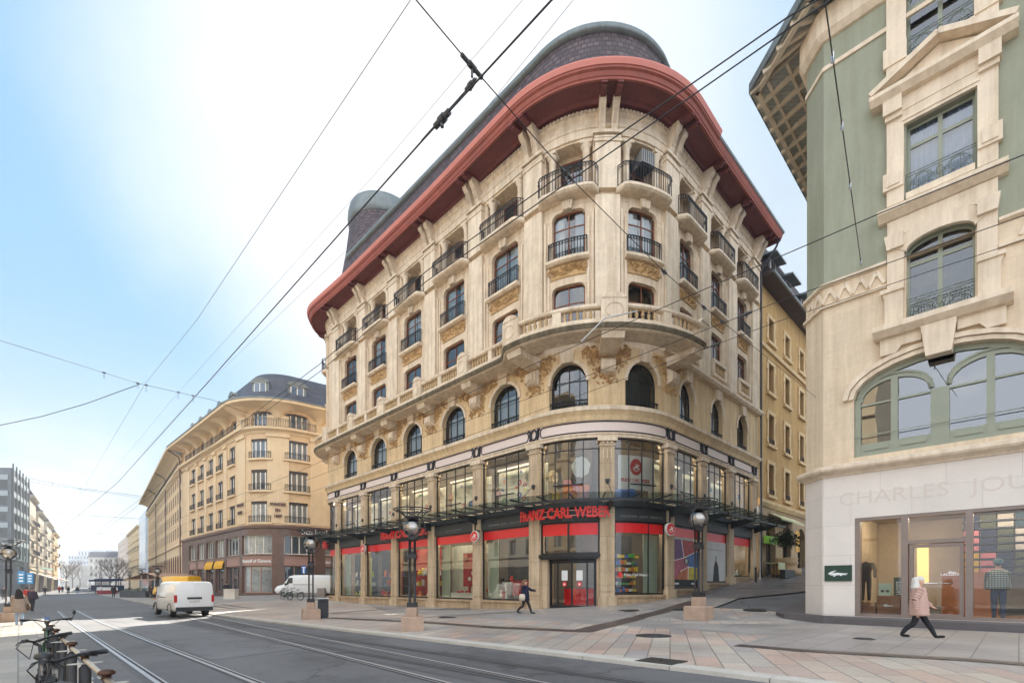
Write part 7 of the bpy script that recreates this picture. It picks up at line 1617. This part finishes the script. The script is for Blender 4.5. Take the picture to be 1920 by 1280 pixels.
# ================================================================ vehicles
def van(label, loc, rz, paint, L=4.9, W=1.9, H=1.97, group=None, windows=True, plate=True):
    """panel van, nose towards +x, standing on its wheels at z = 0"""
    r = thing('van', label, 'van', loc, rz, group); BK = mat('van_black_plastic', (.03, .03, .032), .6, coords='Object'); GL = mat('van_glass', (.03, .04, .05), .05, spec=.9, coords='Object')
    st = [(-.5, .52, .94, .90, .97), (-.495, .40, .985, .93, 1.0), (-.46, .36, 1.0, .945, 1.0), (-.1, .36, 1.0, .945, 1.01), (.18, .36, 1.0, .94, 1.0), (.26, .36, .995, .86, .955), (.335, .36, .985, .80, .70), (.36, .36, .98, .92, .565), (.45, .38, .93, .88, .50), (.487, .45, .86, .78, .44), (.5, .55, .78, .7, .40)]
    b = MB(None, paint); b.smooth = True; rings = []
    for x, gz, wl, wu, top in st:
        zt = H*top; zb = gz - .04; w1, w2 = W/2*wl, W/2*wu; zm = zb + (zt - zb)*.5; ring = []
        half = [(w1*.93, zb), (w1, zb + .12), (w1, zm), (w2*.985 + .01, zt - .2*min(1, zt/1.4)), (w2*.9, zt - .06), (w2*.72, zt - .005)]
        pts = half + [(-y, z) for y, z in reversed(half)]
        rings.append([b.w(x*L, y, z) for y, z in pts])
    n = len(rings[0])
    for i in range(len(rings) - 1):
        for k in range(n): b.face(rings[i][k], rings[i+1][k], rings[i+1][(k+1) % n], rings[i][(k+1) % n])
    b.face(*rings[0]); b.face(*reversed(rings[-1])); b.build('body', r, local=True)
    for g in (-1, 1):
        for x in (-.29*L, .335*L):
            q = MB(None, mat('tyre_black', (.02, .02, .02), .85, coords='Object')); q.tube([(x, g*(W/2 - .26), .33), (x, g*(W/2 - .02), .33)], .33, 24, raw=True); w = q.build('wheel', r, local=True)
            q = MB(None, mat('hubcap', (.4, .4, .41), .35, metal=.8, coords='Object')); q.tube([(x, g*(W/2 - .03), .33), (x, g*(W/2 + .005), .33)], .2, 18, raw=True); q.build('rim', w, local=True)
            q = MB(None, BK); q.tube([(x + .41*cos(t), g*(W/2 + .0), .33 + .41*sin(t)) for t in [pi*i/14 for i in range(15)]], .03, 5, raw=True); q.build('wheel_arch', r, local=True)
        q = MB(None, GL); y = g*(W/2*.985); k = [q.w(.2*L, y, H*.55), q.w(.31*L, y*.985, H*.55), q.w(.265*L, y*.955, H*.86), q.w(.2*L, y*.96, H*.87)]; q.face(*(k if g < 0 else k[::-1])); q.build('side_window', r, local=True)
        q = MB(None, BK); q.bar((.31*L, g*W/2, H*.56), (.31*L, g*(W/2 + .2), H*.58), .1, .2, raw=True); q.build('wing_mirror', r, local=True)
        q = MB(None, mat('tail_lamp', rgb(176, 30, 26), .25, coords='Object')); q.box(-.503*L, -.487*L, -g*W*.475 - .07, -g*W*.475 + .07, H*.42, H*.62); q.build('tail_lamp', r, local=True)
        q = MB(None, mat('head_lamp', (.6, .62, .65), .15, coords='Object')); q.box(.462*L, .482*L, -g*W*.33 - .16, -g*W*.33 + .16, .74, .9); q.build('head_lamp', r, local=True)
    q = MB(None, GL); k = [q.w(.342*L, -W*.38, H*.62), q.w(.342*L, W*.38, H*.62), q.w(.268*L, W*.4, H*.92), q.w(.268*L, -W*.4, H*.92)]; q.face(*k); q.build('windscreen', r, local=True)
    q = MB(None, GL if windows else paint); x = -.5*L - .004; q.face(q.w(x, W*.38, H*.6), q.w(x, -W*.38, H*.6), q.w(x + .02, -W*.36, H*.9), q.w(x + .02, W*.36, H*.9)) if windows else q.box(x - .01, x + .02, -.02, .02, .6, H*.94); q.build('rear_window' if windows else 'rear_door_seam', r, local=True)
    q = MB(None, BK); q.box(-.515*L, -.47*L, -W*.47, W*.47, .34, .56); q.build('rear_bumper', r, local=True)
    q = MB(None, BK); q.box(.47*L, .505*L, -W*.42, W*.42, .36, .6); q.build('front_bumper', r, local=True)
    q = MB(None, BK); q.box(-.503*L, -.49*L, -.36, .36, H*.5, H*.56); q.build('handle_recess', r, local=True)
    q = MB(None, mat('plate_white', (.6, .6, .58), .5, coords='Object')); q.box(-.506*L, -.49*L, -.26, .26, H*.42, H*.475); q.build('number_plate', r, local=True)
    q = MB(None, BK); q.box(-.12*L, .19*L, W*.5 - .004, W*.5 + .004, H*.54, H*.56); q.box(-.12*L, .19*L, -W*.5 - .004, -W*.5 + .004, H*.54, H*.56); q.build('door_rail', r, local=True)
    return r
WP = mat('white_van_paint', (.78, .78, .77), .25, var=.02, coat=.5, coords='Object'); YP = mat('yellow_van_paint', rgb(236, 178, 20), .3, var=.03, coat=.4, coords='Object')
x, y, z = hit(366, 1156, -.04); h = RDANG + .05; van('white delivery van driving away along the tram road', (x + 2.55*cos(h), y + 2.55*sin(h), z), h, WP, windows=False)
x, y, z = hit(352, 1121); van('tall yellow van standing behind the white van, before the bank', (x + 2.0*cos(h) - 1.0, y + 2.4*sin(h), z), h + .45, YP, 5.9, 2.0, 2.75, windows=False)
y = 51; x = at(577, y); van('long white van parked sideways in the gap between the stone buildings', (x, y, ground(x, y)), pi + .12, WP, 6.0, 2.0, 2.2, windows=True)
def tram():
    x, y = at(170, 200), 200; z = ground(x, y); r = thing('tram', 'pale distant tram with dark window band at the end of the street', 'tram', (x, y, z), -1.05)
    CW = mat('tram_cream', rgb(224, 222, 216), .4, coords='Object'); GL = mat('van_glass', (0, 0, 0))
    for k in range(2):
        b = MB(None, CW); L_ = 13; x0 = -L_*k - .3*k; b.prism([(x0, .4), (x0 - L_, .4), (x0 - L_, 3.3), (x0 - 1.0, 3.35), (x0 - .25, 2.2), (x0, 1.2)][::-1], -1.2, 1.2, True); b.build('car_body', r, local=True)
        b = MB(None, GL)
        for g in (-1, 1): b.box(x0 - L_ + .5, x0 - 1.2, g*1.21 - .01, g*1.21 + .01, 1.5, 2.7)
        b.build('window_band', r, local=True); b = MB(None, DARK); b.box(x0 - L_ + 1, x0 - 1, -1.1, 1.1, .08, .4); b.build('bogies', r, local=True)
    b = MB(None, GL); q = [b.w(-.02, 1.0, 1.3), b.w(-.02, -1.0, 1.3), b.w(-.9, -1.0, 3.1), b.w(-.9, 1.0, 3.1)]; b.face(*q); b.build('windscreen', r, local=True)
    b = MB(None, mat('tram_red', rgb(180, 60, 50), .4, coords='Object')); b.box(-9, -4, -.8, .8, 3.36, 3.7); b.build('roof_box', r, local=True)
tram()
# ================================================================ people
SKIN = mat('skin', rgb(214, 166, 138), .55, var=.06, coords='Object'); HAIRS = {}
def skinmesh(nodes, edges, sub=1):
    """one continuous skinned surface grown from joints; nodes {name: (pos, radius)}"""
    names = list(nodes); me = bpy.data.meshes.new('s'); me.from_pydata([nodes[n][0] for n in names], [(names.index(a), names.index(b)) for a, b in edges], [])
    ob = bpy.data.objects.new('s', me); COL.objects.link(ob); m = ob.modifiers.new('k', 'SKIN'); m.use_smooth_shade = True
    for i, n in enumerate(names):
        rr = nodes[n][1]; v = me.skin_vertices[0].data[i]; v.radius = rr if isinstance(rr, tuple) else (rr, rr)
        v.use_root = (i == 0)
    s = ob.modifiers.new('u', 'SUBSURF'); s.levels = sub
    dg = bpy.context.evaluated_depsgraph_get(); dg.update(); e = ob.evaluated_get(dg).to_mesh(); V = [tuple(v.co) for v in e.vertices]; Fc = [tuple(p.vertices) for p in e.polygons]
    bpy.data.objects.remove(ob); bpy.data.meshes.remove(me); return V, Fc
def person(label, loc, rz, h, top, legs, shoe, hair, stride=.45, arms=(.3, -.3), bend=(.15, .15), coat=None, hairlen=0, hat=None, puffer=False, bag=None, sit=False, group=None, fingers=True):
    k = h/1.75; r = thing('person', label, 'person', loc, rz, group); n = {}; e = []
    def add(name, p, rad, par=None): n[name] = (p, rad); e.append((par, name)) if par else None
    dz = 0.0; a1, a2 = (stride, -stride*.9)
    H = .93*cos(stride)*.97 + .03 if not sit else .5
    add('pelvis', (0, 0, H), (.135, .16)); add('waist', (.0, 0, H + .16), (.12, .145), 'pelvis'); add('chest', (.02, 0, H + .36), (.125, .175), 'waist'); add('collar', (.02, 0, H + .5), (.085, .12), 'chest'); add('neck', (.03, 0, H + .575), .052, 'collar'); add('jaw', (.05, 0, H + .64), (.072, .062), 'neck'); add('skull', (.045, 0, H + .73), (.092, .076), 'jaw'); add('crown', (.035, 0, H + .8), (.06, .055), 'skull')
    add('nose', (.145, 0, H + .69), .012, 'skull')
    for g, sd in ((1, 'l'), (-1, 'r')):
        add('ear' + sd, (.04, g*.088, H + .7), .014, 'skull')
        a = a1 if g > 0 else a2; bd = bend[0] if g > 0 else bend[1]
        if sit: hp = (0, g*.1, H - .02); kn = (.42, g*.12, H - .02); an = (.42, g*.12, .1)
        else: hp = (0, g*.09, H - .06); kn = (.43*sin(a + bd*.5), g*.09, H - .06 - .43*cos(a + bd*.5)); an = (kn[0] + .42*sin(a - bd), g*.085, kn[2] - .42*cos(a - bd))
        add('hip' + sd, hp, .105, 'pelvis'); add('knee' + sd, kn, .078, 'hip' + sd); add('calf' + sd, ((kn[0] + an[0])/2 - .01, kn[1], (kn[2] + an[2])/2 + .05), .068, 'knee' + sd); add('ankle' + sd, an, .05, 'calf' + sd); tz = -.5*max(0, -(a - bd))*.12; add('ball' + sd, (an[0] + .13, an[1], max(.035, an[2] - .06)), (.042, .03), 'ankle' + sd); add('toe' + sd, (an[0] + .2, an[1], max(.028, an[2] - .065)), (.03, .022), 'ball' + sd)
        b_ = arms[0] if g > 0 else arms[1]; sh = (.01, g*.19, H + .46); el = (.01 + .29*sin(b_), g*.235, H + .46 - .29*cos(b_)); wr = (el[0] + .25*sin(b_ + .5), g*.225, el[2] - .25*cos(b_ + .5)); hd = (wr[0] + .08*sin(b_ + .55), g*.22, wr[2] - .08*cos(b_ + .55))
        add('shoulder' + sd, sh, .068, 'collar'); add('elbow' + sd, el, .046, 'shoulder' + sd); add('wrist' + sd, wr, .032, 'elbow' + sd); add('palm' + sd, hd, (.02, .036), 'wrist' + sd)
        if fingers:
            for f_ in range(4):
                L_ = (.075, .085, .08, .062)[f_]; y0 = hd[1] + (f_ - 1.5)*.018; m_ = (hd[0] + L_*.55*sin(b_ + .7), y0, hd[2] - L_*.55*cos(b_ + .7)); t_ = (m_[0] + L_*.5*sin(b_ + 1.3), y0, m_[2] - L_*.5*cos(b_ + 1.3)); add('f%d%s' % (f_, sd), m_, .0085, 'palm' + sd); add('t%d%s' % (f_, sd), t_, .007, 'f%d%s' % (f_, sd))
            add('thumb' + sd, (hd[0] + .035, hd[1] - g*.03, hd[2] - .01), .01, 'palm' + sd)
    V, Fc = skinmesh(n, e, 1)
    mn = min(v[2] for v in V); V = [((x)*k, y*k, (z - mn)*k) for x, y, z in V]
    segs = []
    for a, b in e:
        nm = b
        t = 'skin' if nm in ('neck', 'jaw', 'skull', 'crown', 'nose') or nm[:3] in ('ear', 'pal', 'thu') or (nm[0] in 'ft' and nm[1].isdigit()) else 'shoe' if nm[:3] in ('bal', 'toe') else 'legs' if nm[:3] in ('hip', 'kne', 'cal', 'ank') else 'top'
        segs.append((Vector(n[a][0]), Vector(n[b][0]), t))
    mats = {'skin': SKIN, 'top': top, 'legs': legs, 'shoe': shoe}; b = MB(None); b.smooth = True
    for v in V: b.w(*v)
    for f in Fc:
        c = sum((Vector(V[i]) for i in f), Vector())/len(f)/k; c.z += mn; best, bt = 9, 'top'
        for p, q, t in segs:
            d = q - p; L2 = d.length_squared; u = max(0, min(1, (c - p).dot(d)/L2)) if L2 else 0; dd = (c - p - d*u).length
            if dd < best: best, bt = dd, t
        b.use(mats[bt]); b.face(*f)
    b.build('body', r, local=True)
    z0 = (H - mn)
    if hair is not None:
        q = MB(None, hair); q.smooth = True; q.ball((.025*k, 0, (z0 + .745)*k), .108*k, 14, 10, sx=1.0, sy=.86, sz=.95)
        if hairlen: q.lathe([(.02, .8), (.085, .77), (.115, .66), (.13, .55), (.14, .6 - hairlen), (.09, .55 - hairlen), (.01, .54 - hairlen)], (-.055*k, 0, z0*k), 14, sx=.8*k, sy=1.05*k) if False else q.lathe([(.02*k, .82*k), (.09*k, .79*k), (.12*k, .68*k), (.14*k, .54*k), (.15*k, (.6 - hairlen)*k), (.1*k, (.55 - hairlen)*k), (.01, (.54 - hairlen)*k)], (-.065*k, 0, z0*k), 14, sx=.75, sy=1.1)
        q.build('hair', r, local=True)
    if hat is not None:
        q = MB(None, hat); q.smooth = True; q.lathe([(.125, .73), (.12, .76), (.112, .82), (.08, .875), (.01, .9)], (.035*k, 0, z0*k), 16); q.lathe([(.001, .742), (.19, .742), (.19, .75), (.001, .76)], (.09*k, 0, z0*k), 14, sy=.55); q.build('cap', r, local=True)
    if coat is not None:
        L_, cm = coat; q = MB(None, cm); q.smooth = True; prof = []
        m = 14 if puffer else 6
        for i in range(m + 1):
            t = i/m; z = .53 - (.53 + L_)*t; rad = .15 + .05*sin(pi*min(1, t*1.3)*.5) + (.04*t); rad += (.016 if i % 2 else -.006) if puffer else 0; prof.append((rad, z))
        prof = [(.09, .55)] + prof + [(.12, -L_ - .01)]
        q.lathe([(a*k, b_*k) for a, b_ in reversed(prof)], (.01*k, 0, z0*k), 20, sx=.95, sy=1.18)
        for g, sd in ((1, 'l'), (-1, 'r')):
            P_ = [Vector(n[w + sd][0]) for w in ('shoulder', 'elbow', 'wrist')]; P_ = [(p.x*k, p.y*k*1.06, (p.z - mn)*k) for p in P_]
            if puffer:
                A = []; 
                for i in range(9): t = i/8*2; j = min(1, int(t)); A.append(tuple(Vector(P_[j]).lerp(Vector(P_[j+1]), t - j)))
                for i in range(8): q.tube([A[i], A[i+1]], (.088 - .003*i)*k, 10, raw=True)
            else: q.tube(P_, .078*k, 10, raw=True, r2=.055*k)
        q.build('coat', r, local=True)
    if bag is not None:
        q = MB(None, bag); q.lathe([(.01, -.2), (.13, -.2), (.15, -.05), (.12, .1), (.01, .12)], (-.02, -.3, z0*k), 12, sx=1.1, sy=.5); q.tube([(0, -.26, z0*k + .1), (0, -.16, z0*k + .5)], .015, 5, raw=True); q.build('bag', r, local=True)
    return r
def people():
    def M(n, c, ro=.85): return mat('cloth_' + n, rgb(*c), ro, var=.12, vs=5, coords='Object')
    BLK, NAVY, JEAN, PINK, BEIGE, GREY, REDC, WHT, BRNH, BLKH, DKG = M('black', (32, 32, 36)), M('navy', (40, 42, 62)), M('pale_jeans', (150, 170, 190)), M('dusty_pink', (196, 160, 146)), M('greybeige', (150, 134, 122)), M('grey', (104, 104, 108)), M('redcoat', (196, 52, 44)), M('offwhite', (214, 208, 198)), M('brown_hair', (66, 44, 36)), M('black_hair', (30, 24, 24)), M('dark_grey', (60, 60, 66))
    BLU = M('blue', (40, 84, 160)); SH = M('shoe_black', (24, 24, 26)); SKT = M('pale_shoes', (190, 180, 170))
    x, y, z = hit(1722, 1195); person('walker in a dusty pink quilted jacket and pale cap passing the fashion shop', (x, y, z), -.55, 1.62, PINK, BLK, SH, WHT, .47, (.35, -.4), (.02, .3), coat=(.24, PINK), hairlen=.07, puffer=True)
    x, y, z = hit(984, 1150); person('walker in a short navy coat with a pale scarf striding past the shop entrance', (x, y, z), -.4, 1.68, NAVY, M('dark_tights', (52, 44, 44)), SH, M('auburn_hair', (120, 84, 60)), .42, (1.0, -.2), (.1, .5), coat=(.22, NAVY), hairlen=.08, bag=M('cream_bag', (206, 192, 172)))
    x, y, z = hit(36, 1172); person('woman with long dark hair and grey beige coat seen from behind', (x, y, z), RDANG, 1.66, BEIGE, JEAN, SKT, BLKH, .12, (.2, -.1), (.05, .1), coat=(.3, BEIGE), hairlen=.24, bag=M('brown_bag', (84, 64, 52)))
    x, y, z = hit(60, 1145); person('stooped man in dark purple grey jacket behind the long haired woman', (x, y, z), RDANG - .4, 1.74, M('plum', (66, 54, 70)), DKG, SH, GREY, .15, (.5, .3), (.05, .1), coat=(.08, M('plum', (0, 0, 0))))
    x, y, z = hit(49, 1136); person('figure in a red jacket half hidden behind the stooped man', (x, y, z), RDANG, 1.7, REDC, DKG, SH, BRNH, .1, (.1, -.1), (.05, .1), coat=(.05, REDC))
    far_ = [(6, 1123, BLK, DKG, 'man in black near the left edge'), (84, 1115, DKG, BLK, 'distant dark figure on the left pavement before the awnings'), (111, 1112, REDC, DKG, 'distant figure in red by the left awnings'), (117, 1111, NAVY, BLK, 'distant figure in navy right beside the one in red'), (128, 1113, BLK, BLK, 'distant dark figure in the road, left of the lone walker'), (145, 1115, DKG, JEAN, 'lone distant walker in the middle of the tram road'), (213, 1119, BLK, BLK, 'stout figure in a black coat by the terrace planter'), (189, 1112, PINK, DKG, 'distant figure in pale pink by the blue stalls'), (284, 1121, BRNH, BRNH, 'figure in brown between the terrace and the lamp'), (425, 1122.5, BLK, BLK, 'figure in black walking along the bank windows')]
    for i, (u, v, t, l, lab) in enumerate(far_):
        x, y, z = hit(u, v); person(lab, (x, y, z), [RDANG, -.6, 2.0][i % 3], 1.72 if i != 6 else 1.78, t, l, SH, BLKH, .2, (.2, -.2), (.05, .2), coat=(.1 if i != 6 else .3, t), fingers=False)
    for u, v, t, lab in ((271, 1117, BLU, 'seated guest in a bright blue jacket on the terrace'), (258, 1117, BLK, 'seated guest in black on the terrace, left of the one in blue')):
        x, y, z = hit(u, v + 3); y += 2.0; x = at(u, y); z = ground(x, y); person(lab, (x, y, z + .0), -2.2, 1.75, t, DKG, SH, BLKH, 0, (.4, .4), (0, 0), coat=(.02, t), sit=True, fingers=False)
        c = thing('chair', ['pale chair under the guest in blue', 'pale chair under the guest in black'][t is BLK], 'chair', (x, y, z), -2.2, 'terrace chairs'); b = MB(None, M('chair_white', (200, 198, 190))); b.box(-.22, .22, -.22, .22, .36, .4); b.build('seat', c, local=True); b = MB(None, M('chair_white', (0, 0, 0))); b.box(-.24, -.2, -.22, .22, .4, .85); b.build('backrest', c, local=True)
        for dx, dy in ((-.2, -.2), (.2, -.2), (.2, .2), (-.2, .2)): b = MB(None, ZINC); b.tube([(dx, dy, 0), (dx, dy, .36)], .015, 5, raw=True); b.build('leg', c, local=True)
    # inside the fashion shop: customer in a checked shirt, headless mannequin
    P = GP; s = P.s_of_u(1872, -1.0, 0, 9); x, y, _ = P(s, -1.0, 0)
    chk = bpy.data.materials.new('checked_shirt'); chk.use_nodes = True; nt = NT(chk); tc = nt.new('ShaderNodeTexCoord'); mp = nt.set(nt.new('ShaderNodeMapping'), Vector=tc.outputs['Object'], Scale=(9, 9, 9)); w1 = nt.new('ShaderNodeTexWave', bands_direction='Z'); nt.set(w1, Vector=mp.outputs[0], Scale=.55); w2 = nt.new('ShaderNodeTexWave', bands_direction='Y'); nt.set(w2, Vector=mp.outputs[0], Scale=.55)
    nt.link(mul(nt, ramp(nt, w1.outputs['Fac'], [(.45, rgb(150, 158, 140)), (.55, rgb(60, 68, 60))]), ramp(nt, w2.outputs['Fac'], [(.45, (1, 1, 1)), (.55, (.35, .4, .36))])), nt.n['Principled BSDF'].inputs['Base Color'])
    person('customer in a green checked shirt, cap and blue jeans inside the right shop window', (x, y, -1.04), pi/4 + .1, 1.78, chk, M('mid_jeans', (66, 84, 116)), SKT, BLKH, .08, (.3, .3), (.03, .03), coat=(.05, chk), hat=M('teal_cap', (70, 100, 104)))
    s = P.s_of_u(1623, -.7, 0, 9); x, y, _ = P(s, -.75, 0); r = thing('mannequin', 'headless mannequin in a dark suit at the left end of the fashion shop window', 'mannequin', (x, y, -.6), -2.2); V, Fc = skinmesh({'p': ((0, 0, .85), (.12, .15)), 'c': ((0, 0, 1.2), (.12, .18)), 'n': ((0, 0, 1.42), .06), 'hl': ((0, .09, .8), .09), 'kl': ((.02, .09, .42), .07), 'al': ((0, .09, .06), .05), 'hr': ((0, -.09, .8), .09), 'kr': ((.02, -.09, .42), .07), 'ar': ((0, -.09, .06), .05), 'sl': ((0, .2, 1.36), .07), 'el': ((-.02, .25, 1.08), .055), 'wl': ((.03, .25, .84), .045), 'sr': ((0, -.2, 1.36), .07), 'er': ((-.02, -.25, 1.08), .055), 'wr': ((.03, -.25, .84), .045)}, [('p', 'c'), ('c', 'n'), ('p', 'hl'), ('hl', 'kl'), ('kl', 'al'), ('p', 'hr'), ('hr', 'kr'), ('kr', 'ar'), ('c', 'sl'), ('sl', 'el'), ('el', 'wl'), ('c', 'sr'), ('sr', 'er'), ('er', 'wr')])
    b = MB(None, M('brown_black_suit', (52, 42, 40))); b.smooth = True
    for v in V: b.w(*v)
    for f in Fc: b.face(*f)
    b.build('suit', r, local=True)
    b = MB(None, M('tan_shoe', (190, 150, 104)))
    for g in (-.09, .09): b.ball((.05, g, .03), .05, 10, 6, sx=2.2, sz=.8)
    b.build('shoes', r, local=True)
people()
# ================================================================ terrace, stalls, bare trees down the street
def terrace():
    GM = _M['anthracite_metal']; x0, y0, z0 = hit(228, 1119.5); x1, y1, _ = hit(277, 1120); d = Vector((x1 - x0, y1 - y0)); L_ = d.length; a = atan2(d.y, d.x)
    r = thing('terrace_planter', 'long dark grey planter wall before the cafe terrace', 'planter', (x0, y0, z0), a); n = 4
    for k in range(n): b = MB(None, GM); b.box(L_*k/n + .03, L_*(k+1)/n - .03, -.25, .25, 0, 1.0); b.build('panel', r, local=True)
    b = MB(None, mat('box_hedge', rgb(70, 84, 58), .8, var=.4, vs=6)); rg = random.Random(3)
    for k in range(260): c = Vector((L_*rg.random(), .4*rg.random() - .2, 1.0 + .3*rg.random())); t = Vector((rg.random() - .5, rg.random() - .5, rg.random() - .2))*.2; b.face(b.w(*(c - t)), b.w(c.x + t.y, c.y + t.x, c.z), b.w(*(c + t)))
    b.build('hedge', r, local=True)
    r = thing('terrace_canopy', 'open cafe canopy with white posts and brown cloth over the terrace', 'canopy', (x0, y0, z0), a); WH = _M['white_paint']
    for fx, fy in ((.3, -1.5), (.55, -1.5), (.8, -1.5), (.3, -6), (.8, -6)): b = MB(None, WH); b.tube([(L_*fx, -fy, 0), (L_*fx, -fy, 3.2)], .09, 6, raw=True); b.build('post', r, local=True)
    b = MB(None, mat('brown_cloth', rgb(176, 140, 116), .85)); q = [b.w(-1, .6, 2.6), b.w(L_*.55, 1.2, 3.5), b.w(L_*.55, 8, 3.5), b.w(-1, 8, 2.6)]; b.face(*q); q = [b.w(L_*.55, 1.2, 3.5), b.w(L_ + 2, .6, 2.7), b.w(L_ + 2, 8, 2.7), b.w(L_*.55, 8, 3.5)]; b.face(*q); b.box(-1, L_ + 2, -.7, -.6, 2.45, 2.6); b.build('cloth', r, local=True)
    for i, (u, v, c, w_, h_, lab) in enumerate(((190, 1109, (36, 50, 84), 5, 3.0, 'dark blue market stall nearest the tram'), (201, 1113, (150, 52, 54), 2.4, 1.3, 'low red and white stand before the blue stalls'), (207, 1112, (30, 44, 80), 6, 3.0, 'dark blue market stall beside the terrace'))):
        x, y, z = hit(u, v); y += 3 if i != 1 else 0; x = at(u, y); r = thing('market_stall', lab, 'stall', (x, y, z), a); m = mat('stall_cloth_%d' % i, rgb(*c), .8, var=.15)
        b = MB(None, m); b.box(-w_/2, w_/2, -1.2, 1.2, 0 if i == 1 else .3, h_*.55); b.build('counter', r, local=True); b = MB(None, m if i != 1 else WH); b.prism([(-w_/2 - .3, h_*.85), (w_/2 + .3, h_*.85), (w_/2 + .1, h_), (-w_/2 - .1, h_)] if i != 1 else [(-w_/2, .72), (w_/2, .72), (w_/2 - .1, h_), (-w_/2 + .1, h_)], -1.6 if i != 1 else -1.25, 1.6 if i != 1 else 1.25, True); b.build('roof', r, local=True)
        for dx in (-w_/2, w_/2): b = MB(None, GM); b.tube([(dx, -1.4, 0), (dx, -1.4, h_*.9)], .05, 5, raw=True); b.build('post', r, local=True)
    y = 100; x = at(293, y); r = thing('shelter', 'tram shelter with long white rounded roof and posters before the long stone block', 'shelter', (x, y, ground(x, y)), a); b = MB(None, WH); b.prism([(-3.2, 3.0), (3.0, 3.0), (3.3, 3.25), (3.0, 3.6), (-3.2, 3.6), (-3.5, 3.25)], -1.2, 1.2, True); b.build('roof', r, local=True)
    for dx in (-2.8, 0, 2.8): b = MB(None, GM); b.tube([(dx, 0, 0), (dx, 0, 3)], .08, 6, raw=True); b.build('post', r, local=True)
    b = MB(None, mat('pinkish_panel', rgb(196, 160, 152), .6)); b.box(-3, -.6, .9, 1.0, 1.4, 2.6); b.build('poster', r, local=True); b = MB(None, GFAR); b.box(.2, 2.8, .9, .95, .4, 2.6); b.build('pane', r, local=True)
    s = -34; aw = MB(BP, mat('petrol_awning', rgb(46, 66, 76), .8)); s = BANKCS[-1] - 4; q = [aw.p(s, .1, 4.2), aw.p(s + 9, .1, 4.2), aw.p(s + 9, 4, 3.0), aw.p(s, 4, 3.0)]; aw.face(*q); aw.box(s, s + 9, 3.95, 4.05, 2.7, 3.0); tag(aw.build('awning'), 'wide petrol blue awning at the far foot of the long stone block', 'awning')
    bx = hit(427, 1122); x, y = at(434, bx[1] - .5), bx[1] - .5; b = MB(None, mat('pale_planter', rgb(214, 206, 192), .8)); z = ground(x, y); k = [(x - .55, y - .4), (x + .55, y - .4), (x + .5, y + .4), (x - .5, y + .4)]; lo = [b.w(p[0], p[1], z) for p in k]; hi = [b.w(p[0]*1.0, p[1], z + 1.0) for p in k]; b.face(*hi)
    for i in range(4): b.face(lo[i], lo[(i+1) % 4], hi[(i+1) % 4], hi[i])
    for p, q in zip(k, k[1:] + k[:1]): b.bar((p[0], p[1], z + .97), (q[0], q[1], z + .97), .1, .08, raw=True)
    tag(b.build('stone_block'), 'pale upright stone block by the bank windows beside the figure in black', 'block')
terrace()
def bare_tree(label, u, y, h, seed):
    x = at(u, y); z = ground(x, y); r = thing('bare_tree', label, 'tree', (x, y, z), 0, 'bare trees down the street'); rg = random.Random(seed); BK = mat('pale_bark', rgb(112, 98, 86), .9, var=.25, coords='Object')
    b = MB(None, BK); t = MB(None, BK); b.tube([(0, 0, 0), (.05, 0, h*.22), (0, .05, h*.34)], h*.022, 6, raw=True, r2=h*.016)
    def grow(p, d, L_, rad, lv):
        q = p + d*L_; (b if lv < 2 else t).tube([tuple(p), tuple(p.lerp(q, .5) + Vector((rg.random() - .5, rg.random() - .5, 0))*L_*.1), tuple(q)], rad, 4 if lv < 2 else 3, raw=True, r2=rad*.6)
        if lv >= 4: return
        for _ in range(3 if lv else 4): nd = (d + Vector((rg.random() - .5, rg.random() - .5, rg.random()*.5 - .1))*1.5).normalized(); grow(q if rg.random() < .6 else p.lerp(q, .7), nd, L_*.68, rad*.55, lv + 1)
    for k in range(4): a = k*1.6 + rg.random(); grow(Vector((0, .05, h*.33)), Vector((cos(a)*.6, sin(a)*.6, .9)).normalized(), h*.25, h*.012, 0)
    b.build('trunk', r, local=True); t.build('crown', r, local=True)
for i, (u, y, h, lab) in enumerate(((124, 185, 13, 'bare tree nearest the yellow house on the left'), (136, 215, 12, 'bare tree second from the yellow house'), (150, 250, 12, 'bare tree behind the tram'), (186, 240, 11, 'bare tree before the dark roofed far block'), (206, 165, 11, 'bare pollarded tree left of the pale block'), (217, 140, 10.5, 'largest bare tree, in front of the pale block'), (226, 150, 9, 'bare tree at the foot of the beige house'))): bare_tree(lab, u, y, h, i + 1)
# ================================================================ thin bright air over the whole street
hm = bpy.data.materials.new('haze_air'); hm.use_nodes = True; nt = NT(hm); nt.n.remove(nt.n['Principled BSDF']); pv = nt.new('ShaderNodeVolumePrincipled'); pv.inputs['Color'].default_value = (.86, .92, 1, 1); pv.inputs['Density'].default_value = .0007; pv.inputs['Anisotropy'].default_value = .3
nt.link(pv.outputs[0], nt.n['Material Output'].inputs['Volume'])
b = MB(None, hm); b.box(-950, 950, -960, 320, -30, 46); b.build('haze', None, kind='stuff')
